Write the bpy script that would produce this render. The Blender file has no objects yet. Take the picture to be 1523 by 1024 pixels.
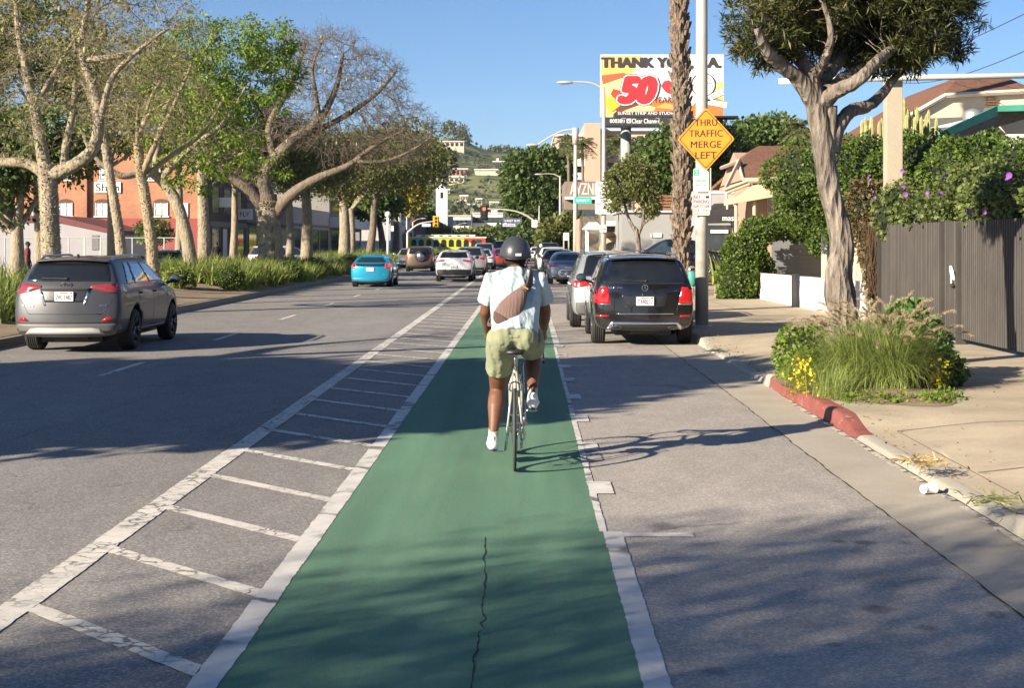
import bpy, math, random
import numpy as np
from mathutils import Vector, Matrix
from mathutils.bvhtree import BVHTree
from mathutils.geometry import delaunay_2d_cdt
R = math.radians
scene = bpy.context.scene
C = scene.collection
# camera numbers measured from the photograph
FPX, VX, HY, CH = 2180.0, 785.0, 361.0, 1.85
def W(px, py, Y):
    return Vector(((px-VX)/FPX*Y, Y, CH-(py-HY)/FPX*Y))
def Xat(px, Y): return (px-VX)/FPX*Y
def Zat(py, Y): return CH-(py-HY)/FPX*Y

# ---------------------------------------------------------------- meshes
class MB:
    def __init__(s): s.v = []; s.f = []; s.n = 0
    def add(s, verts, faces):
        verts = np.asarray(verts, dtype=float).reshape(-1, 3)
        b = s.n; s.v.append(verts); s.n += len(verts)
        s.f.extend([tuple(i+b for i in f) for f in faces]); return s
    def box(s, x0, x1, y0, y1, z0, z1):
        v = [(x0,y0,z0),(x1,y0,z0),(x1,y1,z0),(x0,y1,z0),(x0,y0,z1),(x1,y0,z1),(x1,y1,z1),(x0,y1,z1)]
        return s.add(v, [(0,3,2,1),(4,5,6,7),(0,1,5,4),(1,2,6,5),(2,3,7,6),(3,0,4,7)])
    def obox(s, c, sx, sy, sz, rz=0, rx=0):
        m = Matrix.Rotation(rz,3,'Z') @ Matrix.Rotation(rx,3,'X'); c = Vector(c)
        v = [c + m @ Vector((a*sx/2, b*sy/2, d*sz/2)) for d in (-1,1) for a,b in ((-1,-1),(1,-1),(1,1),(-1,1))]
        return s.add([tuple(q) for q in v], [(0,3,2,1),(4,5,6,7),(0,1,5,4),(1,2,6,5),(2,3,7,6),(3,0,4,7)])
    def quad(s, *p): return s.add([tuple(q) for q in p], [tuple(range(len(p)))])
    def tube(s, pts, r, n=8, r2=None, ref=(1,0,0), caps=True):
        pts = np.asarray([tuple(p) for p in pts], float); m = len(pts)
        r = np.full(m, r) if np.isscalar(r) else np.asarray(r, float)
        r2 = r if r2 is None else (np.full(m, r2) if np.isscalar(r2) else np.asarray(r2, float))
        t = np.gradient(pts, axis=0); t /= np.linalg.norm(t, axis=1)[:,None]+1e-12
        u = np.zeros_like(t); prev = np.asarray(ref, float)
        if abs(np.dot(prev, t[0])) > .95: prev = np.array((0,0,1.)) if abs(t[0][2]) < .9 else np.array((0,1.,0))
        for i in range(m):
            q = prev - np.dot(prev, t[i])*t[i]; q /= np.linalg.norm(q)+1e-12; u[i] = q; prev = q
        w = np.cross(t, u)
        a = np.linspace(0, 2*math.pi, n, endpoint=False)
        V = pts[:,None,:] + u[:,None,:]*(np.cos(a)[None,:,None]*r[:,None,None]) + w[:,None,:]*(np.sin(a)[None,:,None]*r2[:,None,None])
        F = [(i*n+j, i*n+(j+1)%n, (i+1)*n+(j+1)%n, (i+1)*n+j) for i in range(m-1) for j in range(n)]
        if caps: F += [tuple(range(n))[::-1], tuple((m-1)*n+j for j in range(n))]
        return s.add(V.reshape(-1,3), F)
    def cap(s, pts, r, n=12, r2=None, ref=(1,0,0)):
        """tube with rounded ends"""
        pts = [np.array(tuple(p), float) for p in pts]; m = len(pts)
        r = [r]*m if np.isscalar(r) else list(r); r2 = r if r2 is None else ([r2]*m if np.isscalar(r2) else list(r2))
        d0 = pts[0]-pts[1]; d0 /= np.linalg.norm(d0); d1 = pts[-1]-pts[-2]; d1 /= np.linalg.norm(d1)
        P, A, B = [], [], []
        for f in (.98,.8,.5): P.append(pts[0]+d0*min(r[0],r2[0])*f); k=math.sqrt(1-f*f); A.append(r[0]*k); B.append(r2[0]*k)
        P += pts; A += r; B += r2
        for f in (.5,.8,.98): P.append(pts[-1]+d1*min(r[-1],r2[-1])*f); k=math.sqrt(1-f*f); A.append(r[-1]*k); B.append(r2[-1]*k)
        return s.tube(P, np.array(A), n, np.array(B), ref)
    def ball(s, c, rx, ry=None, rz=None, nu=16, nv=10, rot=None):
        ry = rx if ry is None else ry; rz = rx if rz is None else rz
        V=[]; 
        for i in range(nv+1):
            th = math.pi*i/nv
            for j in range(nu):
                ph = 2*math.pi*j/nu
                V.append((rx*math.sin(th)*math.cos(ph), ry*math.sin(th)*math.sin(ph), rz*math.cos(th)))
        V = np.array(V)
        if rot is not None: V = V @ np.array(rot).T
        V = V + np.array(tuple(c))
        F = [(i*nu+j,(i+1)*nu+j,(i+1)*nu+(j+1)%nu,i*nu+(j+1)%nu) for i in range(nv) for j in range(nu)]
        return s.add(V, F)
    def lathe(s, prof, c=(0,0,0), axis='Z', n=24, close=False):
        V=[]; m=len(prof)
        for (r,h) in prof:
            for j in range(n):
                a=2*math.pi*j/n
                if axis=='Z': V.append((r*math.cos(a), r*math.sin(a), h))
                elif axis=='X': V.append((h, r*math.cos(a), r*math.sin(a)))
                else: V.append((r*math.sin(a), h, r*math.cos(a)))
        V = np.array(V)+np.array(tuple(c))
        mm = m if close else m-1
        F=[(i*n+j, i*n+(j+1)%n, ((i+1)%m)*n+(j+1)%n, ((i+1)%m)*n+j) for i in range(mm) for j in range(n)]
        return s.add(V,F)
    def prism(s, poly, h0, h1, plane='XY'):
        """extrude a polygon; plane XY: along z, XZ: along y, YZ: along x"""
        n=len(poly)
        def mp(p,h):
            return (p[0],p[1],h) if plane=='XY' else ((p[0],h,p[1]) if plane=='XZ' else (h,p[0],p[1]))
        v=[mp(p,h0) for p in poly]+[mp(p,h1) for p in poly]
        return s.add(v, [tuple(range(n))[::-1], tuple(range(n,2*n))]+[(i,(i+1)%n,n+(i+1)%n,n+i) for i in range(n)])
    def verts(s): return np.concatenate(s.v) if s.v else np.zeros((0,3))
    def shift(s, d):
        s.v = [a+np.array(tuple(d)) for a in s.v]; return s

def mkmesh(name, V, F, smooth=False):
    me = bpy.data.meshes.new(name)
    V = np.asarray(V, dtype=np.float32)
    if isinstance(F, np.ndarray):
        nf, k = F.shape
        me.vertices.add(len(V)); me.vertices.foreach_set('co', V.ravel())
        me.loops.add(nf*k); me.loops.foreach_set('vertex_index', F.astype(np.int32).ravel())
        me.polygons.add(nf); me.polygons.foreach_set('loop_start', np.arange(0, nf*k, k, dtype=np.int32))
        me.update(calc_edges=True)
    else:
        me.from_pydata([tuple(map(float, v)) for v in V], [], F)
    me.update()
    if smooth: me.polygons.foreach_set('use_smooth', np.ones(len(me.polygons), dtype=bool))
    return me

def fixn(me):
    import bmesh
    bm = bmesh.new(); bm.from_mesh(me); bmesh.ops.recalc_face_normals(bm, faces=bm.faces); bm.to_mesh(me); bm.free()

def link(name, me, m, parent=None):
    o = bpy.data.objects.new(name, me); C.objects.link(o)
    if m is not None and len(me.materials) == 0: me.materials.append(m)
    if parent is not None: o.parent = parent
    return o

def part(root, name, mb, m, smooth=False, world=True, label=None, norm=True, bevel=0):
    V = mb.verts() if isinstance(mb, MB) else mb[0]; F = mb.f if isinstance(mb, MB) else mb[1]
    if world:
        off = Vector((0,0,0)); q = root
        while q is not None: off += q.location; q = q.parent
        V = V - np.array(off)
    me = mkmesh(name, V, F, smooth)
    if norm and not isinstance(F, np.ndarray): fixn(me)
    o = link(name, me, m, root)
    if bevel:
        b = o.modifiers.new('bevel','BEVEL'); b.width = bevel; b.segments = 2; b.limit_method='ANGLE'
    if label: o['label'] = label
    return o

def tag(o, label=None, cat=None, group=None, kind=None):
    if label: o['label'] = label
    if cat: o['category'] = cat
    if group: o['group'] = group
    if kind: o['kind'] = kind
    return o

def thing(name, label, cat, loc=(0,0,0), rz=0, group=None):
    o = bpy.data.objects.new(name, None); C.objects.link(o)
    o.location = loc; o.rotation_euler = (0,0,rz); o.empty_display_size = .2
    return tag(o, label, cat, group)

def single(name, mb, m, label, cat, group=None, smooth=False, kind=None, bevel=0, norm=True):
    V = mb.verts() if isinstance(mb, MB) else mb[0]; F = mb.f if isinstance(mb, MB) else mb[1]
    lo = V.min(0); hi = V.max(0); base = np.array(((lo[0]+hi[0])/2, (lo[1]+hi[1])/2, lo[2]))
    me = mkmesh(name, V-base, F, smooth)
    if norm and not isinstance(F, np.ndarray): fixn(me)
    o = link(name, me, m); o.location = base
    if bevel:
        b = o.modifiers.new('bevel','BEVEL'); b.width = bevel; b.segments = 2; b.limit_method='ANGLE'
    return tag(o, label, cat, group, kind)

def struct(name, mb, m, label=None, smooth=False, norm=True):
    V = mb.verts() if isinstance(mb, MB) else mb[0]; F = mb.f if isinstance(mb, MB) else mb[1]
    me = mkmesh(name, V, F, smooth)
    if norm and not isinstance(F, np.ndarray): fixn(me)
    o = link(name, me, m); o['kind'] = 'structure'
    if label: o['label'] = label
    return o

def copy_tree(o, parent=None):
    c = o.copy(); C.objects.link(c); c.parent = parent
    for ch in list(o.children): copy_tree(ch, c)
    return c

def evaluated(mb, mods, name='tmp'):
    """run modifiers on a mesh and return the resulting mesh data"""
    me = mkmesh(name, mb.verts(), mb.f); fixn(me)
    o = bpy.data.objects.new(name, me); C.objects.link(o)
    for (typ, kw) in mods:
        md = o.modifiers.new(typ.lower(), typ)
        for k, v in kw.items(): setattr(md, k, v)
    dg = bpy.context.evaluated_depsgraph_get(); dg.update()
    out = bpy.data.meshes.new_from_object(o.evaluated_get(dg))
    bpy.data.objects.remove(o)
    return out

# ---------------------------------------------------------------- lettering
_tc = {}
def text_geo(body, bold=0.0, shear=0.0):
    key = (body, bold, shear)
    if key in _tc: return _tc[key]
    cu = bpy.data.curves.new('t', 'FONT'); cu.body = body; cu.size = 1; cu.offset = 0; cu.shear = shear
    cu.align_x = 'CENTER'; cu.align_y = 'CENTER'; cu.resolution_u = 3; cu.space_character = 1+bold*2; cu.space_line=.9
    o = bpy.data.objects.new('t', cu); C.objects.link(o)
    dg = bpy.context.evaluated_depsgraph_get(); dg.update()
    me = bpy.data.meshes.new_from_object(o.evaluated_get(dg))
    V = np.array([tuple(v.co) for v in me.vertices]); F = [tuple(p.vertices) for p in me.polygons]
    bpy.data.objects.remove(o); bpy.data.meshes.remove(me)
    _tc[key] = (V, F); return V, F
def text(mb, body, c, w, h, right=(1,0,0), up=(0,0,1), bold=0.0, shear=0.0, rot=0.0):
    """lettering fitted into a w x h box centred at c, in the plane right/up"""
    V, F = text_geo(body, bold, shear)
    if len(V) == 0: return
    lo = V.min(0); hi = V.max(0); sz = np.maximum(hi-lo, 1e-6)
    a = (V[:,0]-(lo[0]+hi[0])/2)/sz[0]*w; b = (V[:,1]-(lo[1]+hi[1])/2)/sz[1]*h
    ca, sa = math.cos(rot), math.sin(rot)
    a, b = a*ca-b*sa, a*sa+b*ca
    r_ = np.array(tuple(Vector(right).normalized())); u_ = np.array(tuple(Vector(up).normalized()))
    nn_ = np.cross(r_, u_)
    for k_, dx_ in enumerate((0,) if bold <= 0 else (-1.0,1.0,0)):
        mb.add(np.array(tuple(c)) + (a+dx_*bold*1.1*h)[:,None]*r_ + b[:,None]*u_ + nn_*(.0006*k_), F)

# ---------------------------------------------------------------- materials
_m = {}
def nt(name):
    m = bpy.data.materials.new(name); m.use_nodes = True
    t = m.node_tree; b = t.nodes['Principled BSDF']
    return m, t, b
def N(t, typ, **kw):
    n = t.nodes.new(typ)
    for k, v in kw.items():
        if k in ('operation','blend_type','feature','distance','noise_dimensions','voronoi_dimensions','data_type','interpolation_type','wave_type','bands_direction','attribute_name','clamp'): setattr(n, k, v)
        else: n.inputs[k].default_value = v
    return n
def ramp(t, stops, src=None):
    n = t.nodes.new('ShaderNodeValToRGB'); e = n.color_ramp.elements
    e[0].position, e[0].color = stops[0][0], c4(stops[0][1]); e[1].position, e[1].color = stops[-1][0], c4(stops[-1][1])
    for p, c in stops[1:-1]:
        q = e.new(p); q.color = c4(c)
    if src is not None: t.links.new(src, n.inputs['Fac'])
    return n
def c4(c): return (c, c, c, 1) if isinstance(c, (int, float)) else tuple(c)[:3]+(1,)
def mixc(t, a, b, fac, mode='MIX'):
    n = t.nodes.new('ShaderNodeMix'); n.data_type = 'RGBA'; n.blend_type = mode
    for sock, val in ((n.inputs[0], fac), (n.inputs[6], a), (n.inputs[7], b)):
        if isinstance(val, bpy.types.NodeSocket): t.links.new(val, sock)
        elif sock == n.inputs[0]: sock.default_value = val
        else: sock.default_value = c4(val)
    return n.outputs[2]
def coords(t, kind='Object', scale=(1,1,1), rot=(0,0,0)):
    tc = t.nodes.new('ShaderNodeTexCoord'); mp = t.nodes.new('ShaderNodeMapping')
    mp.inputs['Scale'].default_value = scale; mp.inputs['Rotation'].default_value = rot
    t.links.new(tc.outputs[kind], mp.inputs['Vector']); return mp.outputs[0]
def noise(t, vec, scale, detail=4, rough=.6):
    n = N(t, 'ShaderNodeTexNoise', Scale=scale, Detail=detail, Roughness=rough)
    if vec is not None: t.links.new(vec, n.inputs['Vector'])
    return n.outputs['Fac']
def bump(t, b, h, strength=.3, dist=.02):
    n = N(t, 'ShaderNodeBump', Strength=strength, Distance=dist)
    t.links.new(h, n.inputs['Height']); t.links.new(n.outputs[0], b.inputs['Normal'])

def M(key, col=(.5,.5,.5), rough=.6, metal=0, spec=.5, var=.12, vs=3.0, bmp=0, bs=20, coat=0, emit=None, es=1):
    """plain procedural material: base colour, mottled by noise, optional bump"""
    if key in _m: return _m[key]
    m, t, b = nt(key)
    b.inputs['Roughness'].default_value = rough; b.inputs['Metallic'].default_value = metal
    b.inputs['Specular IOR Level'].default_value = spec; b.inputs['Coat Weight'].default_value = coat
    b.inputs['Coat Roughness'].default_value = .05
    v = coords(t)
    nz = noise(t, v, vs, 5, .6)
    r = ramp(t, [(.25, tuple(c*(1-var) for c in col)), (.75, tuple(min(1, c*(1+var)) for c in col))], nz)
    t.links.new(r.outputs[0], b.inputs['Base Color'])
    if bmp: bump(t, b, noise(t, v, bs, 4, .65), bmp, .02)
    if emit: b.inputs['Emission Color'].default_value = c4(emit); b.inputs['Emission Strength'].default_value = es
    _m[key] = m; return m

def leafmat(key, dark, light, trans=.3, rough=.55, scale=.6, accent=None):
    if key in _m: return _m[key]
    m, t, b = nt(key)
    g = t.nodes.new('ShaderNodeNewGeometry')
    v = coords(t)
    nz = noise(t, v, scale, 3, .6)
    mx = t.nodes.new('ShaderNodeMath'); mx.operation = 'MULTIPLY_ADD'
    t.links.new(g.outputs['Random Per Island'], mx.inputs[0]); mx.inputs[1].default_value = .7
    sub = t.nodes.new('ShaderNodeMath'); sub.operation = 'SUBTRACT'; t.links.new(nz, sub.inputs[0]); sub.inputs[1].default_value = .35
    t.links.new(sub.outputs[0], mx.inputs[2])
    st = [(0, dark), (1, light)]
    if accent: st = [(0, dark), (.75, light), (.97, accent)]
    r = ramp(t, st, mx.outputs[0])
    t.links.new(r.outputs[0], b.inputs['Base Color'])
    b.inputs['Roughness'].default_value = rough; b.inputs['Specular IOR Level'].default_value = .35
    tr = t.nodes.new('ShaderNodeBsdfTranslucent'); t.links.new(r.outputs[0], tr.inputs['Color'])
    ms = t.nodes.new('ShaderNodeMixShader'); ms.inputs[0].default_value = trans
    out = t.nodes['Material Output']
    t.links.new(b.outputs[0], ms.inputs[1]); t.links.new(tr.outputs[0], ms.inputs[2]); t.links.new(ms.outputs[0], out.inputs['Surface'])
    _m[key] = m; return m

def asphalt(key, base, warm=0.0, agg=.35, patch=.12, stains=False, cracks=.0, blots=None):
    if key in _m: return _m[key]
    m, t, b = nt(key)
    v = coords(t)
    big = noise(t, coords(t, scale=(.35,.09,1)), 1.2, 5, .6)
    mid = noise(t, coords(t, scale=(2.5,1.2,1)), 1.0, 6, .7)
    fine = noise(t, v, 60, 3, .9)
    vo = N(t, 'ShaderNodeTexVoronoi', Scale=75.0); t.links.new(v, vo.inputs['Vector'])
    c0 = (base*(1+warm), base, base*(1-warm))
    r1 = ramp(t, [(.3, tuple(c*(1-patch) for c in c0)), (.7, tuple(c*(1+patch) for c in c0))], big)
    r2 = ramp(t, [(.3, .86), (.7, 1.1)], mid)
    a = mixc(t, r1.outputs[0], r2.outputs[0], 1.0, 'MULTIPLY')
    r3 = ramp(t, [(.3, 1-agg), (.5, 1.0), (.72, 1+agg*1.2)], fine)
    a = mixc(t, a, r3.outputs[0], 1.0, 'MULTIPLY')
    sp = t.nodes.new('ShaderNodeSeparateColor'); t.links.new(vo.outputs['Color'], sp.inputs[0])
    r4 = ramp(t, [(.0, 1-agg*.7), (.6, 1.0), (.95, 1+agg*1.3)], sp.outputs[0])
    a = mixc(t, a, r4.outputs[0], .8, 'MULTIPLY')
    if stains:
        s = noise(t, coords(t, scale=(1.1,.45,1)), 2.0, 4, .55)
        r5 = ramp(t, [(.66, 1.0), (.74, .62)], s)
        a = mixc(t, a, r5.outputs[0], 1.0, 'MULTIPLY')
    if cracks:
        w = N(t, 'ShaderNodeTexNoise', Scale=2.2, Detail=4.0); t.links.new(v, w.inputs['Vector'])
        ad = t.nodes.new('ShaderNodeVectorMath'); ad.operation = 'ADD'; t.links.new(v, ad.inputs[0])
        scv = t.nodes.new('ShaderNodeVectorMath'); scv.operation='SCALE'; t.links.new(w.outputs['Color'], scv.inputs[0]); scv.inputs['Scale'].default_value=.5
        t.links.new(scv.outputs[0], ad.inputs[1])
        vc = N(t, 'ShaderNodeTexVoronoi', feature='DISTANCE_TO_EDGE', Scale=cracks); t.links.new(ad.outputs[0], vc.inputs['Vector'])
        msk = noise(t, v, .6, 3, .6)
        r6 = ramp(t, [(.0, .45), (.012, 1.0)], vc.outputs['Distance'])
        mk = ramp(t, [(.5, 0.0), (.62, .75)], msk)
        a = mixc(t, a, r6.outputs[0], mk.outputs[0], 'MULTIPLY')
    for (bx_, by_, rx_, ry_, dk_) in (blots or []):
        sb_ = t.nodes.new('ShaderNodeVectorMath'); sb_.operation='SUBTRACT'; t.links.new(v, sb_.inputs[0]); sb_.inputs[1].default_value=(bx_,by_,0)
        dv_ = t.nodes.new('ShaderNodeVectorMath'); dv_.operation='DIVIDE'; t.links.new(sb_.outputs[0], dv_.inputs[0]); dv_.inputs[1].default_value=(rx_,ry_,1)
        ln_ = t.nodes.new('ShaderNodeVectorMath'); ln_.operation='LENGTH'; t.links.new(dv_.outputs[0], ln_.inputs[0])
        ma_ = t.nodes.new('ShaderNodeMath'); ma_.operation='MULTIPLY_ADD'; t.links.new(noise(t, v, 7, 4, .6), ma_.inputs[0]); ma_.inputs[1].default_value=1.3; t.links.new(ln_.outputs['Value'], ma_.inputs[2])
        rb_ = ramp(t, [(.55, dk_), (.85, 1.0)], None); q_=t.nodes.new('ShaderNodeMath'); q_.operation='MULTIPLY'; q_.inputs[1].default_value=.5; t.links.new(ma_.outputs[0], q_.inputs[0]); t.links.new(q_.outputs[0], rb_.inputs['Fac'])
        a = mixc(t, a, rb_.outputs[0], 1.0, 'MULTIPLY')
    t.links.new(a, b.inputs['Base Color']); b.inputs['Roughness'].default_value = .88
    b.inputs['Specular IOR Level'].default_value = .3
    bump(t, b, sp.outputs[0], .35, .006)
    _m[key] = m; return m

def paintline(key, col=(.72,.70,.64), wear=.5, crack=5.0):
    """road paint worn through to asphalt along cracks"""
    if key in _m: return _m[key]
    m, t, b = nt(key); v = coords(t)
    w = N(t, 'ShaderNodeTexNoise', Scale=4.0, Detail=5.0); t.links.new(v, w.inputs['Vector'])
    sc = t.nodes.new('ShaderNodeVectorMath'); sc.operation='SCALE'; t.links.new(w.outputs['Color'], sc.inputs[0]); sc.inputs['Scale'].default_value=.35
    ad = t.nodes.new('ShaderNodeVectorMath'); ad.operation = 'ADD'; t.links.new(v, ad.inputs[0]); t.links.new(sc.outputs[0], ad.inputs[1])
    vc = N(t, 'ShaderNodeTexVoronoi', feature='DISTANCE_TO_EDGE', Scale=crack); t.links.new(ad.outputs[0], vc.inputs['Vector'])
    r = ramp(t, [(.0, 1.0), (.03, .9), (.075, 0.0)], vc.outputs['Distance'])
    msk = ramp(t, [(.36+.1*(1-wear), 0.0), (.50+.1*(1-wear), 1.0)], noise(t, v, 1.3, 3, .6))
    cr = mixc(t, 0.0, r.outputs[0], msk.outputs[0])
    chip = ramp(t, [(.66-wear*.16, 0.0), (.74-wear*.14, .85)], noise(t, v, 22, 6, .8))
    mxx = mixc(t, cr, chip.outputs[0], 1.0, 'LIGHTEN')
    dirt = ramp(t, [(.3, .74), (.7, 1.05)], noise(t, v, 3, 6, .7))
    c = mixc(t, col, dirt.outputs[0], 1.0, 'MULTIPLY')
    c = mixc(t, c, (.13,.125,.12), mxx)
    t.links.new(c, b.inputs['Base Color']); b.inputs['Roughness'].default_value = .75
    bump(t, b, noise(t, v, 60, 3, .8), .3, .004)
    _m[key] = m; return m

def concrete(key, col, joints=False, sc=1.0, stain=.12):
    if key in _m: return _m[key]
    m, t, b = nt(key); v = coords(t)
    r1 = ramp(t, [(.3, tuple(c*(1-stain) for c in col)), (.7, tuple(c*(1+stain*.7) for c in col))], noise(t, v, 1.1*sc, 6, .65))
    r2 = ramp(t, [(.25, .8), (.75, 1.12)], noise(t, v, 45*sc, 4, .85))
    a = mixc(t, r1.outputs[0], r2.outputs[0], 1.0, 'MULTIPLY')
    sp = ramp(t, [(.68, 1.0), (.75, .72)], noise(t, v, 7*sc, 4, .6))
    a = mixc(t, a, sp.outputs[0], 1.0, 'MULTIPLY')
    t.links.new(a, b.inputs['Base Color']); b.inputs['Roughness'].default_value = .9
    b.inputs['Specular IOR Level'].default_value = .25
    bump(t, b, noise(t, v, 70*sc, 4, .8), .25, .006)
    _m[key] = m; return m

def brick(key, c1, c2, mortar, scale=1.0, rot=(math.pi/2,0,0)):
    if key in _m: return _m[key]
    m, t, b = nt(key); v = coords(t, rot=rot, scale=(scale,)*3)
    n = N(t, 'ShaderNodeTexBrick', Scale=1.0); n.inputs['Brick Width'].default_value=.24; n.inputs['Row Height'].default_value=.085
    n.inputs['Mortar Size'].default_value=.008; n.inputs['Color1'].default_value=c4(c1); n.inputs['Color2'].default_value=c4(c2); n.inputs['Mortar'].default_value=c4(mortar)
    t.links.new(v, n.inputs['Vector'])
    d = ramp(t, [(.3, .78), (.7, 1.12)], noise(t, coords(t), .7, 6, .65))
    t.links.new(mixc(t, n.outputs[0], d.outputs[0], 1.0, 'MULTIPLY'), b.inputs['Base Color'])
    b.inputs['Roughness'].default_value=.9; bump(t, b, n.outputs['Fac'], -.3, .01)
    _m[key]=m; return m

def bark(key, c1, c2, sc=6.0, stretch=.25, strength=.8):
    if key in _m: return _m[key]
    m, t, b = nt(key); v = coords(t, scale=(1,1,stretch))
    n1 = noise(t, v, sc, 6, .7)
    vo = N(t, 'ShaderNodeTexVoronoi', Scale=sc*2.2); t.links.new(v, vo.inputs['Vector'])
    r = ramp(t, [(.3, c1), (.7, c2)], n1)
    d = ramp(t, [(.0, .6), (.35, 1.05)], vo.outputs['Distance'])
    t.links.new(mixc(t, r.outputs[0], d.outputs[0], .8, 'MULTIPLY'), b.inputs['Base Color'])
    b.inputs['Roughness'].default_value=.9; b.inputs['Specular IOR Level'].default_value=.2
    ad = t.nodes.new('ShaderNodeMath'); ad.operation='ADD'; t.links.new(n1, ad.inputs[0]); t.links.new(vo.outputs['Distance'], ad.inputs[1])
    bump(t, b, ad.outputs[0], strength, .04)
    _m[key]=m; return m

def carpaint(key, col, metal=.4, rough=.28):
    if key in _m: return _m[key]
    m, t, b = nt(key)
    v = coords(t); fl = noise(t, v, 400, 2, .9)
    r = ramp(t, [(.3, tuple(c*.85 for c in col)), (.7, tuple(min(1,c*1.2) for c in col))], fl)
    dz = t.nodes.new('ShaderNodeSeparateXYZ'); t.links.new(v, dz.inputs[0])
    # road dust low on the panels
    dr = ramp(t, [(.2, .16), (.7, .0)], dz.outputs['Z'])
    dn = mixc(t, 0.0, dr.outputs[0], noise(t, v, 5, 5, .7))
    t.links.new(mixc(t, r.outputs[0], (.25,.22,.19), dn), b.inputs['Base Color'])
    b.inputs['Metallic'].default_value = metal; b.inputs['Roughness'].default_value = rough
    b.inputs['Coat Weight'].default_value = .9; b.inputs['Coat Roughness'].default_value = .04
    _m[key]=m; return m
# ---------------------------------------------------------------- vegetation
def frustums(P0, P1, r0, r1, n=5):
    """many tapered cylinders at once -> (verts, quad faces array)"""
    P0, P1 = np.asarray(P0), np.asarray(P1); d = P1-P0; L = np.linalg.norm(d, axis=1)[:,None]+1e-9; d = d/L
    ref = np.where(np.abs(d[:,2:3]) > .9, np.array([[1.,0,0]]), np.array([[0,0,1.]]))
    u = np.cross(d, ref); u /= np.linalg.norm(u, axis=1)[:,None]; w = np.cross(d, u)
    a = np.arange(n)*2*math.pi/n; ca, sa = np.cos(a)[None,:,None], np.sin(a)[None,:,None]
    ring = u[:,None,:]*ca + w[:,None,:]*sa
    A = P0[:,None,:]+ring*np.asarray(r0)[:,None,None]; B = P1[:,None,:]+ring*np.asarray(r1)[:,None,None]
    V = np.concatenate([A,B], axis=1).reshape(-1,3); k = len(P0)
    base = (np.arange(k)*2*n)[:,None]; j = np.arange(n); j2 = (j+1)%n
    F = np.stack([base+j, base+j2, base+n+j2, base+n+j], axis=2).reshape(-1,4)
    return V, F

def colonize(nodes, parents, attr, step, infl, kill, iters, rng, jitter=.15, up=0.0):
    P = [np.array(p, float) for p in nodes]; par = list(parents)
    attr = np.array(attr); alive = np.ones(len(attr), bool)
    arr = np.array(P); dist = np.full(len(attr), 1e9); near = np.zeros(len(attr), int)
    def upd(newi):
        nonlocal dist, near
        Q = np.array([P[i] for i in newi])
        for c in range(0, len(Q), 400):
            D = np.linalg.norm(attr[:,None,:]-Q[None,c:c+400,:], axis=2); m = D.argmin(1); dm = D[np.arange(len(attr)), m]
            b = dm < dist; dist[b] = dm[b]; near[b] = np.array(newi)[c+m[b]]
    upd(list(range(len(P))))
    for it in range(iters):
        sel = alive & (dist < infl)
        if not sel.any():
            sel = alive & (dist <= dist[alive].min()+.01) if alive.any() else sel
            if not sel.any(): break
        idx = near[sel]; dirs = attr[sel]-np.array([P[i] for i in idx]); dirs /= np.linalg.norm(dirs, axis=1)[:,None]+1e-9
        un, inv = np.unique(idx, return_inverse=True); acc = np.zeros((len(un),3)); np.add.at(acc, inv, dirs)
        acc /= np.linalg.norm(acc, axis=1)[:,None]+1e-9
        acc += rng.normal(0, jitter, acc.shape); acc[:,2] += up; acc /= np.linalg.norm(acc, axis=1)[:,None]
        new = []
        for k, i in enumerate(un):
            P.append(P[i]+acc[k]*step); par.append(int(i)); new.append(len(P)-1)
        upd(new)
        alive &= dist > kill
        if not alive.any(): break
    return np.array(P), np.array(par)

def pipe_radii(par, tip, expo=2.4):
    n = len(par); cnt = np.zeros(n); haschild = np.zeros(n, bool)
    haschild[par[par>=0]] = True; cnt[~haschild] = 1
    for i in range(n-1, 0, -1):
        if par[i] >= 0: cnt[par[i]] += cnt[i]
    return tip*np.maximum(cnt,1)**(1/expo), ~haschild

def in_ellipsoids(ells, n, rng, shell=0.0):
    """random points inside a union of ellipsoids [(cx,cy,cz,rx,ry,rz), ...]; shell pushes them outward"""
    ells = np.array(ells, float); vol = ells[:,3]*ells[:,4]*ells[:,5]; p = vol/vol.sum()
    k = rng.choice(len(ells), n, p=p); d = rng.normal(size=(n,3)); d /= np.linalg.norm(d, axis=1)[:,None]
    r = rng.random(n)**(1/(3+6*shell))
    return ells[k,:3]+d*r[:,None]*ells[k,3:]

def leafquads(pos, size, rng, aspect=.5, droop=0.0, dirs=None, fold=True):
    """one diamond leaf per position"""
    n = len(pos); size = np.broadcast_to(size, n) if np.isscalar(size) else size
    size = size*rng.uniform(.6,1.3,n)
    if dirs is None: dirs = rng.normal(size=(n,3))
    else: dirs = dirs + rng.normal(0,.35,size=(n,3))
    dirs[:,2] -= droop; dirs /= np.linalg.norm(dirs, axis=1)[:,None]
    q = rng.normal(size=(n,3)); s = np.cross(dirs, q); s /= np.linalg.norm(s, axis=1)[:,None]
    nrm = np.cross(dirs, s)
    a = pos; b = pos+dirs*(size*.45)[:,None]+s*(size*aspect*.5)[:,None]
    c = pos+dirs*size[:,None]-nrm*(size*.12)[:,None]; d = pos+dirs*(size*.45)[:,None]-s*(size*aspect*.5)[:,None]
    V = np.stack([a,b,c,d], axis=1).reshape(-1,3); F = np.arange(n*4).reshape(-1,4)
    return V, F

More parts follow.
